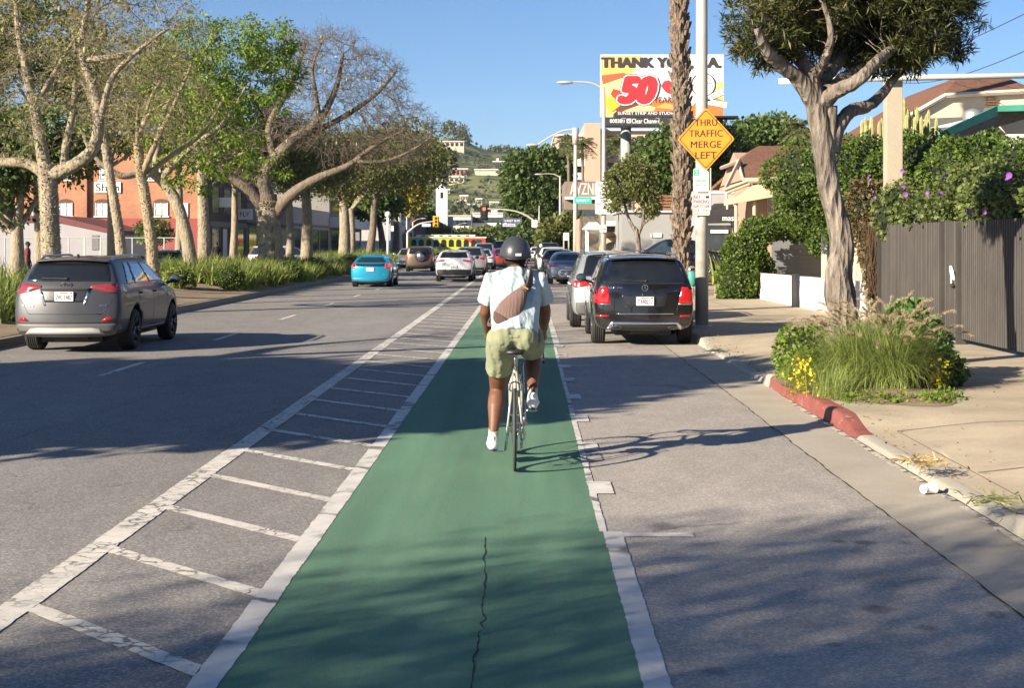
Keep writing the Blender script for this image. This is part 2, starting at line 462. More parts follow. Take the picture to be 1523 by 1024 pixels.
def thorns(mb_v, rng, path, rad, n, size=.027):
    path = np.array([tuple(p) for p in path], float); rad = np.array(rad, float)
    seg = rng.uniform(0, len(path)-1.001, n); i = seg.astype(int); f = seg-i
    c = path[i]*(1-f)[:,None]+path[i+1]*f[:,None]; r = rad[i]*(1-f)+rad[i+1]*f
    a = rng.uniform(0, 2*math.pi, n); d = np.stack([np.cos(a), np.sin(a), np.zeros(n)], 1)
    p0 = c+d*(r*.96)[:,None]; s = size*rng.uniform(.5,1.4,n); p1 = p0+d*(s*1.2)[:,None]+np.array([0,0,.012])
    return frustums(p0, p1, s*.55, s*.08, 4)

def catv(parts):
    V = []; F = []; b = 0
    for v, f in parts:
        V.append(v); F.append(np.asarray(f)+b); b += len(v)
    return np.concatenate(V), np.concatenate(F)

def smoothpath(pts, rad, k=4):
    pts = np.array([tuple(p) for p in pts], float); rad = np.array(rad, float); m = len(pts)
    out = []; ro = []
    for i in range(m-1):
        p0 = pts[max(i-1,0)]; p1 = pts[i]; p2 = pts[i+1]; p3 = pts[min(i+2,m-1)]
        for j in range(k):
            t = j/k
            out.append(.5*((2*p1)+(-p0+p2)*t+(2*p0-5*p1+4*p2-p3)*t*t+(-p0+3*p1-3*p2+p3)*t**3)); ro.append(rad[i]*(1-t)+rad[i+1]*t)
    out.append(pts[-1]); ro.append(rad[-1]); return np.array(out), np.array(ro)

from mathutils import noise as mnz
bumpy = 1.0
def tube_arr(path, rad, n, rng=None, rough=0.0):
    mb = MB(); mb.tube(path, rad, n, caps=False); V = mb.verts()
    if rough and rng is not None:
        c = np.repeat(path, n, axis=0); d = V-c
        off_ = rng.uniform(0,50)
        lump = np.array([.55*mnz.noise(Vector((v[0]*7+off_,v[1]*7,v[2]*1.7)))+.35*mnz.noise(Vector((v[0]*17+off_,v[1]*17,v[2]*3.5))) for v in V])[:,None]
        V = c + d*(1+lump*.34*bumpy+rng.normal(0, rough*.4, (len(V),1)))
    F = np.array(mb.f); return V, F

def make_tree(name, label, cat, limbs, ells, seed, n_attr=900, step=.3, infl=2.5, kill=.45, iters=120, tip=.008,
              leaves=None, bark_m=None, leaf_m=None, group=None, nthorn=0, thorn_limbs=1, jitter=.2, up=0.03, sides=14, base=None, expo=2.5,
              extra_leaves=None, twigs=None, pods=None, fat=1.0):
    """limbs: list of (points, radii, parent limb index or None). Crown grows by space colonisation from the limbs."""
    rng = np.random.default_rng(seed)
    pieces = []; nodes = []; par = []; noder = []
    limb_nodes = []
    for li, (pts, rad, pa) in enumerate(limbs):
        rad = [q_*fat for q_ in rad]; path, rr = smoothpath(pts, rad, 9 if sides > 18 else 5)
        pieces.append(tube_arr(path, rr, sides if li == 0 else max(8, sides-5), rng, .03))
        ids = []
        for i, p in enumerate(path):
            if i == 0:
                if pa is None: par.append(-1)
                else:
                    q = limb_nodes[pa]; par.append(q[int(np.argmin([np.linalg.norm(nodes[k]-p) for k in q]))])
            else: par.append(len(nodes)-1)
            nodes.append(p); noder.append(rr[i]); ids.append(len(nodes)-1)
        limb_nodes.append(ids)
        if nthorn and li < thorn_limbs: pieces.append(thorns(None, rng, path, rr, int(nthorn if li == 0 else nthorn*.5)))
    nfix = len(nodes)
    attr = in_ellipsoids(ells, n_attr, rng, .3)
    # start colonising only from limb nodes past the trunk base
    P, pr = colonize(nodes, par, attr, step, infl, kill, iters, rng, jitter, up)
    r, tips = pipe_radii(pr, tip, expo)
    idx = np.arange(nfix, len(P))
    rc = r[idx]; rp = np.minimum(r[pr[idx]], rc*1.25)
    rootr = pr[idx] < nfix
    if len(idx):
        small = rc < tip*3.2
        for msk, ns in ((small, 3), (~small, 6)):
            if msk.any(): pieces.append(frustums(P[pr[idx[msk]]], P[idx[msk]], rp[msk], rc[msk], ns))
    if twigs:
        nt_, tl, tr = twigs; thin = nfix+np.where(r[nfix:] < tip*2.6)[0]; src = np.repeat(P[thin], nt_, axis=0); cen = np.array(ells)[:,:3].mean(0)
        d = rng.normal(size=src.shape)+(src-cen)/(np.linalg.norm(src-cen,axis=1)[:,None]+.1)*1.1; d /= np.linalg.norm(d,axis=1)[:,None]
        L_ = tl*rng.uniform(.4,1.2,len(src)); m1 = src+d*(L_*.5)[:,None]; d2 = d+rng.normal(0,.35,d.shape); d2 /= np.linalg.norm(d2,axis=1)[:,None]; e1 = m1+d2*(L_*.5)[:,None]
        d3 = d+rng.normal(0,.7,d.shape); d3 /= np.linalg.norm(d3,axis=1)[:,None]; e2 = m1+d3*(L_*.42)[:,None]
        k_ = len(src); pieces.append(frustums(np.concatenate([src,m1,m1]), np.concatenate([m1,e1,e2]), np.concatenate([np.full(k_,tr),np.full(2*k_,tr*.75)]), np.concatenate([np.full(k_,tr*.75),np.full(2*k_,tr*.35)]), 3))
        P_extra = np.concatenate([e1,e2])
    b = base or tuple(limbs[0][0][0])
    root = thing(name, label, cat, b, 0, group)
    part(root, 'trunk', catv(pieces[:]), bark_m, smooth=True)
    if leaves:
        n_per, size, spread, asp, droop, frac = leaves
        tp = P[np.where(tips)[0]]; mids = P[nfix:][r[nfix:] < tip*2.2]
        src = np.concatenate([tp, mids]) if len(mids) else tp
        if twigs: src = np.concatenate([src, P_extra])
        src = src[rng.random(len(src)) < frac]
        if extra_leaves is not None: src = src[extra_leaves(src)]
        pos = np.repeat(src, n_per, axis=0)+rng.normal(0, spread, (len(src)*n_per,3))
        part(root, 'crown', leafquads(pos, size, rng, asp, droop), leaf_m)
    if pods:
        tp = P[np.where(tips)[0]]
        for p in tp[rng.choice(len(tp), min(pods, len(tp)), replace=False)]:
            mb = MB(); mb.tube([p, p-np.array((0,0,.19))], .006, 4); mb.ball(p-np.array((0,0,.27)), .05,.05,.09, 8, 6); part(root, 'seed_pod', mb, M('pod', (.26,.25,.11), .7), smooth=True)
    return root, P, r, tips

def clump_crown(ells, n_clump, per, size, rng, clump_r=.5, asp=.55, droop=.1):
    """leaf quads gathered in clumps spread through the outer volume of the crown"""
    cc = in_ellipsoids(ells, n_clump, rng, .8)
    cr = clump_r*rng.uniform(.6,1.4,n_clump)
    d = rng.normal(size=(n_clump, per, 3)); d /= np.linalg.norm(d, axis=2)[:,:,None]
    rad = rng.random((n_clump, per, 1))**.4
    pos = cc[:,None,:]+d*rad*cr[:,None,None]*np.array([1,1,.75])
    return leafquads(pos.reshape(-1,3), size, rng, asp, droop, dirs=d.reshape(-1,3))

def leafy_tree(name, label, cat, base, h, crown, seed, leaf_m, bark_m, n_clump=160, per=45, size=.3, clump_r=.7, trunk_r=.2, group=None, lean=(0,0), nlimb=6, asp=.6):
    """mid-distance tree: trunk with limbs reaching into a clumped crown; crown = list of ellipsoids"""
    rng = np.random.default_rng(seed); base = np.array(tuple(base), float)
    root = thing(name, label, cat, tuple(base), 0, group)
    e = np.array(crown, float); cx = (e[:,:3]*e[:,3:4]).sum(0)/e[:,3].sum(); lowest = (e[:,2]-e[:,5]).min()
    fork = np.array((base[0]+(cx[0]-base[0])*.35+lean[0], base[1]+(cx[1]-base[1])*.35, base[2]+max(.5,(lowest-base[2])*.9)))
    pieces = []
    p, r = smoothpath([base, base*.5+fork*.5+np.array((trunk_r*.3,0,0)), fork, fork*.4+cx*.6], [trunk_r*1.3, trunk_r, trunk_r*.85, trunk_r*.4]); pieces.append(tube_arr(p, r, 10, rng, .03))
    for k in range(nlimb):
        t = in_ellipsoids(crown, 1, rng)[0]; mid = (fork+t)/2+rng.normal(0,.25,3)*np.array((1,1,.5))
        p, r = smoothpath([fork+rng.normal(0,.05,3), mid, t], [trunk_r*.55, trunk_r*.33, trunk_r*.1]); pieces.append(tube_arr(p, r, 6))
    part(root, 'trunk', catv(pieces), bark_m, smooth=True)
    part(root, 'crown', clump_crown(crown, n_clump, per, size, rng, clump_r, asp), leaf_m)
    return root

def blades(centers, rng, n_per, length, width, segs=4, spread=.08, arch=1.0, up=1.0, jit=.3):
    """arching strap leaves / grass blades rising from clump centres -> verts, faces"""
    centers = np.asarray(centers, float); k = len(centers)*n_per
    c = np.repeat(centers, n_per, axis=0)+rng.normal(0, spread, (k,3))*np.array([1,1,0])
    az = rng.uniform(0, 2*math.pi, k); L = length*rng.uniform(.55,1.15,k)
    th0 = rng.uniform(.02,.55,k)*min(arch,1.3); kap = rng.uniform(.3,1.7,k)*arch
    h = np.stack([np.cos(az), np.sin(az), np.zeros(k)], 1); side = np.stack([-np.sin(az), np.cos(az), np.zeros(k)], 1)
    V = []; p = c.copy()
    for i in range(segs+1):
        t = i/segs
        if i:
            th = th0+kap*((i-.5)/segs)**1.3
            p = p+(h*np.sin(th)[:,None]+np.array([0,0,1.])*np.cos(th)[:,None]*up)*(L/segs)[:,None]
        wd = width*(1-t**2*.92)*.5
        V.append(p-side*wd); V.append(p+side*wd)
    V = np.stack(V, axis=1); V[:,:,2] = np.maximum(V[:,:,2], c[:,None,2]-.12)
    F = np.array([[2*i, 2*i+1, 2*i+3, 2*i+2] for i in range(segs)])[None]+(np.arange(k)*(2*(segs+1)))[:,None,None]
    return V.reshape(-1,3), F.reshape(-1,4)

def palm_fronds(c, rng, n, L, leaf_m, root, name='fronds', wd=.03):
    parts = []; mb = MB()
    for k in range(n):
        az = rng.uniform(0, 2*math.pi); el = rng.uniform(-.9, 1.2); h = np.array((math.cos(az), math.sin(az), 0))
        pts = []
        for i in range(6):
            t = i/5; a = el-1.1*t*t
            pts.append(np.array(c)+h*(L*t*math.cos(el)*.95)+np.array((0,0,L*(t*math.sin(el)-.45*t*t))))
        pts = np.array(pts); mb.tube(pts, [wd*1.2*(1-.15*i) for i in range(6)], 3, caps=False)
        t = rng.uniform(.15,1,60); i = np.minimum((t*5).astype(int),4); f = t*5-i
        q = pts[i]*(1-f)[:,None]+pts[i+1]*f[:,None]; s = np.cross(h, (0,0,1)); sg = rng.choice([-1,1],60)
        d = s[None]*sg[:,None]+h[None]*.5+np.array((0,0,-.35))
        parts.append(leafquads(q, L*.3, rng, .1, .1, dirs=d*3))
    part(root, name, catv(parts), leaf_m); 
    part(root, 'frond_stems', mb, leaf_m)
# ================================================================= camera, light, sky
cam = bpy.data.cameras.new('camera'); co = bpy.data.objects.new('camera', cam); C.objects.link(co)
co.location = (0,0,CH); co.rotation_euler = (R(90),0,0); cam.lens = 36*FPX/1523; cam.sensor_width = 36
cam.shift_x = -(VX-761.5)/1523; cam.shift_y = -(512-HY)/1523; cam.clip_end = 9000; cam.clip_start = .1
scene.camera = co
SUNV = Vector((-3.4,-2.8,1.82)).normalized()
w = bpy.data.worlds.new('World'); scene.world = w; w.use_nodes = True
t = w.node_tree; bg = t.nodes['Background']; sky = t.nodes.new('ShaderNodeTexSky'); sky.sky_type = 'NISHITA'
sky.sun_disc = False; sky.sun_elevation = math.asin(SUNV.z); sky.sun_rotation = math.atan2(SUNV.x, SUNV.y)
sky.altitude = 1500; sky.air_density = 1.0; sky.dust_density = 1.0; sky.ozone_density = 6
# a few thin high clouds
tc = t.nodes.new('ShaderNodeTexCoord'); mp = t.nodes.new('ShaderNodeMapping'); mp.inputs['Scale'].default_value = (1.2,2.5,9)
t.links.new(tc.outputs['Generated'], mp.inputs[0])
nz = N(t, 'ShaderNodeTexNoise', Scale=1.6, Detail=6.0, Roughness=.6); t.links.new(mp.outputs[0], nz.inputs['Vector'])
cr = ramp(t, [(.58, 0.0), (.85, .09)], nz.outputs['Fac'])
mx = mixc(t, (0,0,0), (5.5,5.8,6.2), cr.outputs[0]); 
ad = mixc(t, sky.outputs[0], mx, 1.0, 'ADD')
t.links.new(ad, bg.inputs[0]); bg.inputs[1].default_value = .054
sl = bpy.data.lights.new('sun', 'SUN'); sl.energy = 5.0; sl.angle = R(.53); sl.color = (1,.86,.67)
so = bpy.data.objects.new('sun', sl); C.objects.link(so); so.rotation_euler = SUNV.to_track_quat('Z','Y').to_euler()
scene.view_settings.view_transform = 'Standard'; scene.view_settings.look = 'None'
scene.view_settings.exposure = 1.38; scene.view_settings.gamma = 1

# ================================================================= ground, roads
rngG = np.random.default_rng(5)
m_green = None
def greenmat():
    m, t, b = nt('bike_lane_green'); v = coords(t)
    r1 = ramp(t, [(.3, (.096,.200,.130)), (.7, (.128,.252,.165))], noise(t, coords(t, scale=(1.6,.25,1)), 1.3, 5, .65))
    r2 = ramp(t, [(.3, .78), (.7, 1.18)], noise(t, v, 70, 3, .85))
    a = mixc(t, r1.outputs[0], r2.outputs[0], 1.0, 'MULTIPLY')
    r3 = ramp(t, [(.50, 0.0), (.75, .40)], noise(t, coords(t, scale=(4,.35,1)), 2.0, 6, .75))
    a = mixc(t, a, (.155,.19,.15), r3.outputs[0])
    r4 = ramp(t, [(.72, 1.0), (.78, .55)], noise(t, v, 16, 4, .8))
    a = mixc(t, a, r4.outputs[0], 1.0, 'MULTIPLY')
    r5 = ramp(t, [(.35, .84), (.65, 1.06)], noise(t, coords(t, scale=(2.2,.12,1)), 1.0, 3, .6))
    a = mixc(t, a, r5.outputs[0], 1.0, 'MULTIPLY')
    t.links.new(a, b.inputs['Base Color']); b.inputs['Roughness'].default_value=.85; b.inputs['Specular IOR Level'].default_value=.25
    bump(t, b, noise(t, v, 120, 3, .85), .5, .006); return m
A_travel = asphalt('asphalt_travel', .205, .05, .42, .15, cracks=.7)
A_park = asphalt('asphalt_parking', .30, .10, .30, .12, stains=True, cracks=.35, blots=[(Xat(a,FPX*CH/(b_-HY)), FPX*CH/(b_-HY), c_, d_, e_) for a,b_,c_,d_,e_ in [(985,783,.12,.16,.62),(1285,808,.08,.10,.5),(1248,806,.05,.07,.5),(1281,822,.09,.10,.7),(1345,808,.06,.08,.7),(1305,907,.11,.11,.5),(1378,935,.06,.07,.55),(1480,915,.07,.1,.6),(1240,960,.05,.05,.6),(1060,1000,.09,.09,.65),(1330,860,.35,.25,.82)]])
m_gutter = concrete('gutter_concrete', (.40,.36,.295))
m_side = concrete('sidewalk_concrete', (.43,.365,.27), stain=.22)
m_line = paintline('worn_road_paint', (.64,.61,.55), .6, 6.5)
m_line2 = paintline('fresh_road_paint', (.62,.60,.56), .0, 1.4)
m_soil = concrete('bare_soil', (.27,.205,.14), sc=1.4, stain=.3)

g = MB(); g.quad((-6000,-400,-.06),(6000,-400,-.06),(6000,7000,-.06),(-6000,7000,-.06))
struct('ground', g, concrete('far_ground', (.2,.19,.15)), norm=False)
def sheet(name, x0, x1, y0, y1, z, m):
    b = MB(); b.quad((x0,y0,z),(x1,y0,z),(x1,y1,z),(x0,y1,z)); return struct(name, b, m, norm=False)
sheet('road', -9.25, .46, -60, 420, 0, A_travel)
sheet('parking_lane_road', .46, 2.52, -60, 420, 0, A_park)
sheet('opposite_road', -21.6, -15.7, -60, 420, 0, A_travel)
sheet('cross_street', -120, 120, 203, 222, .004, A_travel)
sheet('bike_lane', -1.30, .49, -20, 112, .0025, greenmat())
# gutter pan with a ragged seam against the asphalt
b = MB(); ys = np.arange(-20, 118, .25); xs = 2.5+np.cumsum(rngG.normal(0,.006,len(ys))); xs = 2.5+(xs-2.5)*.5
for i in range(len(ys)-1): b.quad((xs[i],ys[i],.003),(3.08,ys[i],.003),(3.08,ys[i+1],.003),(xs[i+1],ys[i+1],.003))
struct('gutter', b, m_gutter, norm=False)
def crack(name, pts, wd, m, z, rng, sub=14, jit=.012):
    b = MB(); P=[]
    for i in range(len(pts)-1):
        for k in range(sub): 
            f=k/sub; P.append([pts[i][0]*(1-f)+pts[i+1][0]*f, pts[i][1]*(1-f)+pts[i+1][1]*f])
    P.append(list(pts[-1])); P=np.array(P); P[:,0]+=np.convolve(rng.normal(0,jit,len(P)), [.4,.7,.4], 'same')
    ww = wd*rng.uniform(.35,1.5,len(P)); ww[0]=ww[-1]=wd*.1
    for i in range(len(P)-1):
        b.quad((P[i][0]-ww[i]/2,P[i][1],z),(P[i][0]+ww[i]/2,P[i][1],z),(P[i+1][0]+ww[i+1]/2,P[i+1][1],z),(P[i+1][0]-ww[i+1]/2,P[i+1][1],z))
    return struct(name, b, m, norm=False)
m_crack = M('crack_dark', (.025,.024,.022), .95, var=.3)
for k_,pts_ in enumerate([[(-8.8,13.5),(-6.5,13.9),(-4.2,13.2),(-2.7,13.6)],[(-5.2,8.5),(-4.6,10.5),(-4.9,13.2),(-4.5,17.5)],[(.62,12.2),(1.3,12.35),(2.0,12.1),(2.5,12.3)],[(-2.45,9.8),(-2.0,9.5),(-1.5,9.7)]]):
    crack('road_crack', pts_, .006, m_crack, .0045, rngG, 22, .02)
crack('seam_crack', [(x, y) for x, y in zip(xs[::4], ys[::4])], .012, m_crack, .006, rngG, 10, .006)
crack('lane_crack', [(-.245,6.0),(-.235,6.6),(-.22,7.2),(-.235,8.0),(-.262,9.2)], .007, m_crack, .005, rngG, 16, .007)
crack('gutter_crack', [(3.07,5.5),(3.07,9),(3.065,14),(3.07,18)], .010, m_crack, .007, rngG, 30, .004)

# painted markings
def line(name, x0, x1, y0, y1, m=m_line, z=.005, rag=.0015):
    b = MB(); ys = sorted(set([y for y in np.arange(y0, min(y1, 5.5), .5).tolist()+np.arange(max(y0,5.5), min(y1,24), .045).tolist()+np.arange(max(y0,24), min(y1,45), .3).tolist()+np.arange(max(45,y0), y1+.01, 4).tolist() if y0<=y<=y1]))
    if ys[-1] < y1: ys.append(y1)
    a = rngG.normal(0, rag*1.3, len(ys))+np.convolve(rngG.normal(0,rag*1.2,len(ys)+8),np.ones(9)/3,'valid'); c = rngG.normal(0, rag*1.3, len(ys))+np.convolve(rngG.normal(0,rag*1.2,len(ys)+8),np.ones(9)/3,'valid')
    for i in range(len(ys)-1): b.quad((x0+a[i],ys[i],z),(x1+c[i],ys[i],z),(x1+c[i+1],ys[i+1],z),(x0+a[i+1],ys[i+1],z))
    return struct(name, b, m, norm=False)
line('buffer_line_marking', -2.68, -2.50, -15, 112)
line('bike_lane_line_marking', -1.42, -1.29, -15, 112, m_line2)
line('bike_lane_line_marking', .48, .60, -15, 9.35, m_line2)
line('bike_lane_line_marking', .455, .505, 9.35, 26, m_line2)
line('bike_lane_line_marking', .47, .58, 26, 112, m_line2)
b = MB()
for k in range(-4, 60):
    y = 7.41+1.4*k; t_ = .165
    n = 26; xx = np.linspace(-2.5, -1.42, n); yy = y-(xx+2.5)*1.02
    e0 = rngG.normal(0,.004,n); e1 = rngG.normal(0,.004,n)
    for i in range(n-1): b.quad((xx[i],yy[i]-t_/2+e0[i],.005),(xx[i+1],yy[i+1]-t_/2+e0[i+1],.005),(xx[i+1],yy[i+1]+t_/2+e1[i+1],.005),(xx[i],yy[i]+t_/2+e1[i],.005))
struct('buffer_hatch_marking', b, m_line, norm=False)
b = MB()
for y in (10.75,12.95,15.1,17.25,19.4,21.55,23.7,25.8):
    b.quad((.50,y,.0075),(.635,y,.0075),(.635,y+.55,.0075),(.50,y+.55,.0075))
struct('dash_marking', b, m_line2, norm=False)
b = MB(); b.quad((.60,9.18,.0055),(1.045,9.18,.0055),(1.045,9.31,.0055),(.60,9.31,.0055))
for y in (21.9, 28.3, 33.6, 40, 46.5): b.quad((.58,y,.0055),(.95,y,.0055),(.95,y+.11,.0055),(.58,y+.11,.0055))
struct('parking_tick_marking', b, m_line2, norm=False)
b = MB()
for k in range(-3, 14):
    y = 20.3+7.4*k; b.quad((-5.98,y,.005),(-5.87,y,.005),(-5.87,y+2.3,.005),(-5.98,y+2.3,.005))
struct('lane_dash_marking', b, m_line2, norm=False)
# wet and oily stains in the parking lane
def blot(cx, cy, rx, ry, seed):
    r_ = np.random.default_rng(seed); n = 26; a = np.linspace(0,2*math.pi,n,endpoint=False); q = 1+.25*np.sin(a*3+seed)+.12*r_.normal(size=n)
    b.quad(*[(cx+rx*q[i]*math.cos(a[i]), cy+ry*q[i]*math.sin(a[i]), .0045) for i in range(n)])
for i,(px,py,rx,ry) in enumerate([(985,783,.13,.11),(1285,808,.09,.07),(1250,808,.05,.05),(1281,822,.11,.08),(1345,808,.07,.06),(1375,829,.05,.05),(1305,907,.12,.08),(1200,868,.02,.04),(1378,935,.07,.06),(1345,880,.05,.04),(1500,915,.08,.07),(1245,960,.05,.03),(1060,1000,.08,.05)]):
    pass

# kerbs and pavement on the right (with two driveway dips)
def sst(a, b_, v):
    t_ = np.clip((v-a)/(b_-a), 0, 1); return t_*t_*(3-2*t_)
def kerbz(y):
    z = .15
    z -= .115*(sst(9.0,9.9,y)-sst(13.9,14.7,y)); z -= .115*(sst(18.9,19.9,y)-sst(25.6,26.6,y))
    return z
def walkz(x, y):
    f = sst(3.1, 4.6, x); return kerbz(y)*(1-f)+.152*f
Yk = np.unique(np.concatenate([np.arange(-20,8,2), np.arange(8,30,.2), np.arange(30,198,3)]))
Xk = np.array([3.26,3.45,3.7,4.0,4.3,4.6,5.2,6.2,7.6,9.5,14,30])
V = [(x,y,walkz(x,y)) for y in Yk for x in Xk]; nx = len(Xk)
F = [(i*nx+j, i*nx+j+1, (i+1)*nx+j+1, (i+1)*nx+j) for i in range(len(Yk)-1) for j in range(nx-1)]
b = MB().add(V, F); struct('sidewalk', b, m_side, smooth=True, norm=False)
def kerbmesh(y0, y1, m, name, dy=.1):
    ys = np.arange(y0, y1+.001, dy) if y1-y0 < 30 else np.arange(y0, y1+.001, 1.5)
    prof = lambda z: [(3.05,-.02),(3.075,.0),(3.10,z-.035),(3.115,z-.012),(3.145,z),(3.262,z+.001)]
    V=[]; 
    for y in ys:
        z = float(kerbz(y)); V += [(px_+rngG.normal(0,.002), y, pz_) for px_,pz_ in prof(z)]
    F = [(i*6+j,i*6+j+1,(i+1)*6+j+1,(i+1)*6+j) for i in range(len(ys)-1) for j in range(5)]
    return struct(name, MB().add(V,F), m, smooth=True, norm=False)
m_kerb = concrete('kerb_concrete', (.40,.37,.31))
def redpaint():
    m,t,b = nt('red_kerb_paint'); v=coords(t)
    a = ramp(t, [(.3,(.17,.050,.042)),(.7,(.26,.085,.068))], noise(t,v,5,5,.7))
    ch = ramp(t, [(.60,0.0),(.66,.9)], noise(t,v,9,5,.75))
    t.links.new(mixc(t,a.outputs[0],(.33,.27,.22),ch.outputs[0]), b.inputs['Base Color']); b.inputs['Roughness'].default_value=.7
    bump(t,b,noise(t,v,50,4,.8),.35,.006); return m
kerbmesh(-20, 9.6, m_kerb, 'kerb'); kerbmesh(9.6, 13.8, m_kerb, 'kerb'); kerbmesh(13.8, 18.7, redpaint(), 'red_kerb'); kerbmesh(18.7, 30, m_kerb, 'kerb'); kerbmesh(30, 197, m_kerb, 'kerb')
b = MB(); ys = np.arange(6, 17.0, .12)
for y in ys:
    if rngG.random() < .86: b.quad((3.0+rngG.normal(0,.006),y,.012),(3.052+rngG.normal(0,.004),y,.012),(3.052+rngG.normal(0,.004),y+.125,.012),(3.0+rngG.normal(0,.006),y+.125,.012))
struct('kerb_edge_paint_marking', b, paintline('kerb_white', (.62,.58,.5), .8, 3.0), norm=False)
# sidewalk joints
b = MB()
for (x0,y0,x1,y1) in ((3.5,9.2,7.4,9.0),(3.5,13.9,7.4,13.9),(5.2,5,5.2,13.9),(3.45,9.0,3.5,13.9),(3.6,27,7,27),(3.6,30.5,7,30.5),(3.6,35,7,35),(5.3,20,5.3,44),(3.5,11.4,7.4,11.5),(3.6,22,7,22),(3.6,24.5,7,24.5),(3.6,6.8,7.4,6.7)):
    P = np.linspace(0,1,40); 
    for i in range(39):
        a=(x0+(x1-x0)*P[i], y0+(y1-y0)*P[i]); c=(x0+(x1-x0)*P[i+1], y0+(y1-y0)*P[i+1])
        w2=.006
        ha = walkz(a[0],a[1])+.006; hc = walkz(c[0],c[1])+.006
        if abs(x1-x0) > abs(y1-y0): b.quad((a[0],a[1]-w2*1.5,ha),(c[0],c[1]-w2*1.5,hc),(c[0],c[1]+w2*1.5,hc),(a[0],a[1]+w2*1.5,ha))
        else: b.quad((a[0]-w2,a[1],ha),(a[0]+w2,a[1],ha),(c[0]+w2,c[1],hc),(c[0]-w2,c[1],hc))
struct('sidewalk_joints', b, M('joint_dark',(.13,.11,.085),.95), norm=False)

# median: kerb, soil with small mounds
Ym = np.unique(np.concatenate([np.arange(-40,20,4), np.arange(20,118,1.0), np.arange(118,197,6)]))
Xm = np.array([-15.6,-15.2,-14.2,-13.2,-12.2,-11.2,-10.4,-9.8,-9.42])
def medz(x,y):
    return .14+.34*np.exp(-((x+12.3)/1.7)**2)*(1+.3*math.sin(y*.37)+.2*math.sin(y*1.1+x))
nx=len(Xm); V=[(x,y,medz(x,y)) for y in Ym for x in Xm]
F=[(i*nx+j,i*nx+j+1,(i+1)*nx+j+1,(i+1)*nx+j) for i in range(len(Ym)-1) for j in range(nx-1)]
struct('median', MB().add(V,F), m_soil, smooth=True, norm=False)
b=MB(); 
b.box(-9.43,-9.25,-40,196,-.03,.15); b.box(-15.72,-15.58,-40,196,-.03,.15)
struct('median_kerb', b, concrete('dirty_kerb',(.22,.205,.18)))
b=MB(); b.box(-26,-21.6,-40,420,-.03,.15); struct('far_sidewalk', b, m_side)
b=MB(); b.box(-70,-26,-40,420,-.05,.13); struct('parking_lot_ground', b, concrete('lot_concrete',(.25,.24,.22)))
b=MB(); b.box(3.3,30,224,420,-.03,.15); struct('pavement', b, m_side)
# ================================================================= vehicles
m_glass = M('car_glass', (.012,.014,.016), .04, var=.2, spec=.8, coat=.6)
m_glass2 = M('car_glass_clear', (.03,.045,.06), .03, var=.3, vs=4, spec=1.0, coat=1.0)
m_tyre = M('tyre_rubber', (.022,.021,.020), .85, var=.3, vs=8, bmp=.15)
m_blackplastic = M('black_plastic', (.02,.02,.021), .55, var=.25)
m_trimgrey = M('grey_cladding', (.10,.10,.10), .5, var=.15)
m_chrome = M('chrome', (.75,.76,.78), .12, metal=1, var=.05)
m_rim = M('alloy_rim', (.42,.43,.45), .3, metal=.9, var=.1)
m_darkrim = M('dark_rim', (.05,.05,.055), .35, metal=.6, var=.2)
m_red = M('taillight_red', (.42,.008,.012), .12, var=.25, vs=30, coat=1.0)
m_redb = M('taillight_lit', (.40,.006,.010), .15, var=.45, vs=24, coat=1.0, emit=(1,.04,.03), es=.12)
m_redpale = M('taillight_pale', (.24,.035,.04), .15, var=.2, vs=20, coat=1.0)
m_plate = M('plate_white', (.72,.72,.70), .4, var=.04)
m_plateblue = M('plate_blue', (.03,.05,.22), .5, var=.05)
m_platered = M('plate_red', (.45,.05,.04), .5, var=.05)
m_dark0 = M('dark_hole', (.006,.006,.006), .8)
m_well = M('wheel_well', (.008,.008,.008), .95)

def rows(st, gc):
    yl, yb, yr, hw, zb, zr, rh = st
    mid = lambda a,b,f: a+(b-a)*f
    return [(.80*hw, yl+.03, gc+.03), (.955*hw, yl, gc+.08), (1.0*hw, yl, zb*.56), (.995*hw, yl+(yb-yl)*.55, zb-.16), (.955*hw, yb, zb),
            (mid(.945*hw,rh,.55), mid(yb,yr,.5), mid(zb,zr,.52)), (rh, yr, zr-.055), (rh-.12, yr, zr-.006), ((rh-.12)*.5, yr, zr+.010), (0, yr, zr+.016)]

def car_shell(sp):
    gc = sp['gc']; st = sp['st']; nR = 10; V=[]; F=[]
    rings=[]
    for i, s in enumerate(st):
        rr = rows(s, gc); ring = [(x,y,z) for x,y,z in rr] + [(-x,y,z) for x,y,z in rr[-2::-1]]
        rings.append(len(V)); V += ring
    m = 2*nR-1
    for a, b_ in zip(rings[:-1], rings[1:]):
        for j in range(m-1): F.append((a+j, a+j+1, b_+j+1, b_+j))
        F.append((a+m-1, a, b_, b_+m-1))   # underside
    # end caps: rows across, three interior columns
    for end, (ri, sgn) in enumerate(((rings[0], -1), (rings[-1], 1))):
        prev = None
        bul = sp.get('bulge', (.16,.12))[end]
        for k in range(0, nR-2):
            L = ri+m-1-k; Rr = ri+k
            xr, yr_, zr_ = V[Rr]
            if k == nR-3: row = [Rr, ri+8, ri+9, ri+10, L]
            else:
                row = [Rr]
                for f in (.5, 0, -.5):
                    V.append((xr*f, yr_+sgn*bul*(1-f*f)*(.6 if k > 4 else 1), zr_+(.012 if k==4 else 0))); row.append(len(V)-1)
                row.append(L)
            if prev:
                for c_ in range(4): F.append((prev[c_], prev[c_+1], row[c_+1], row[c_]))
            else: prevb = row
            prev = row
        F.append(tuple(prevb))
    return MB().add(V, F)

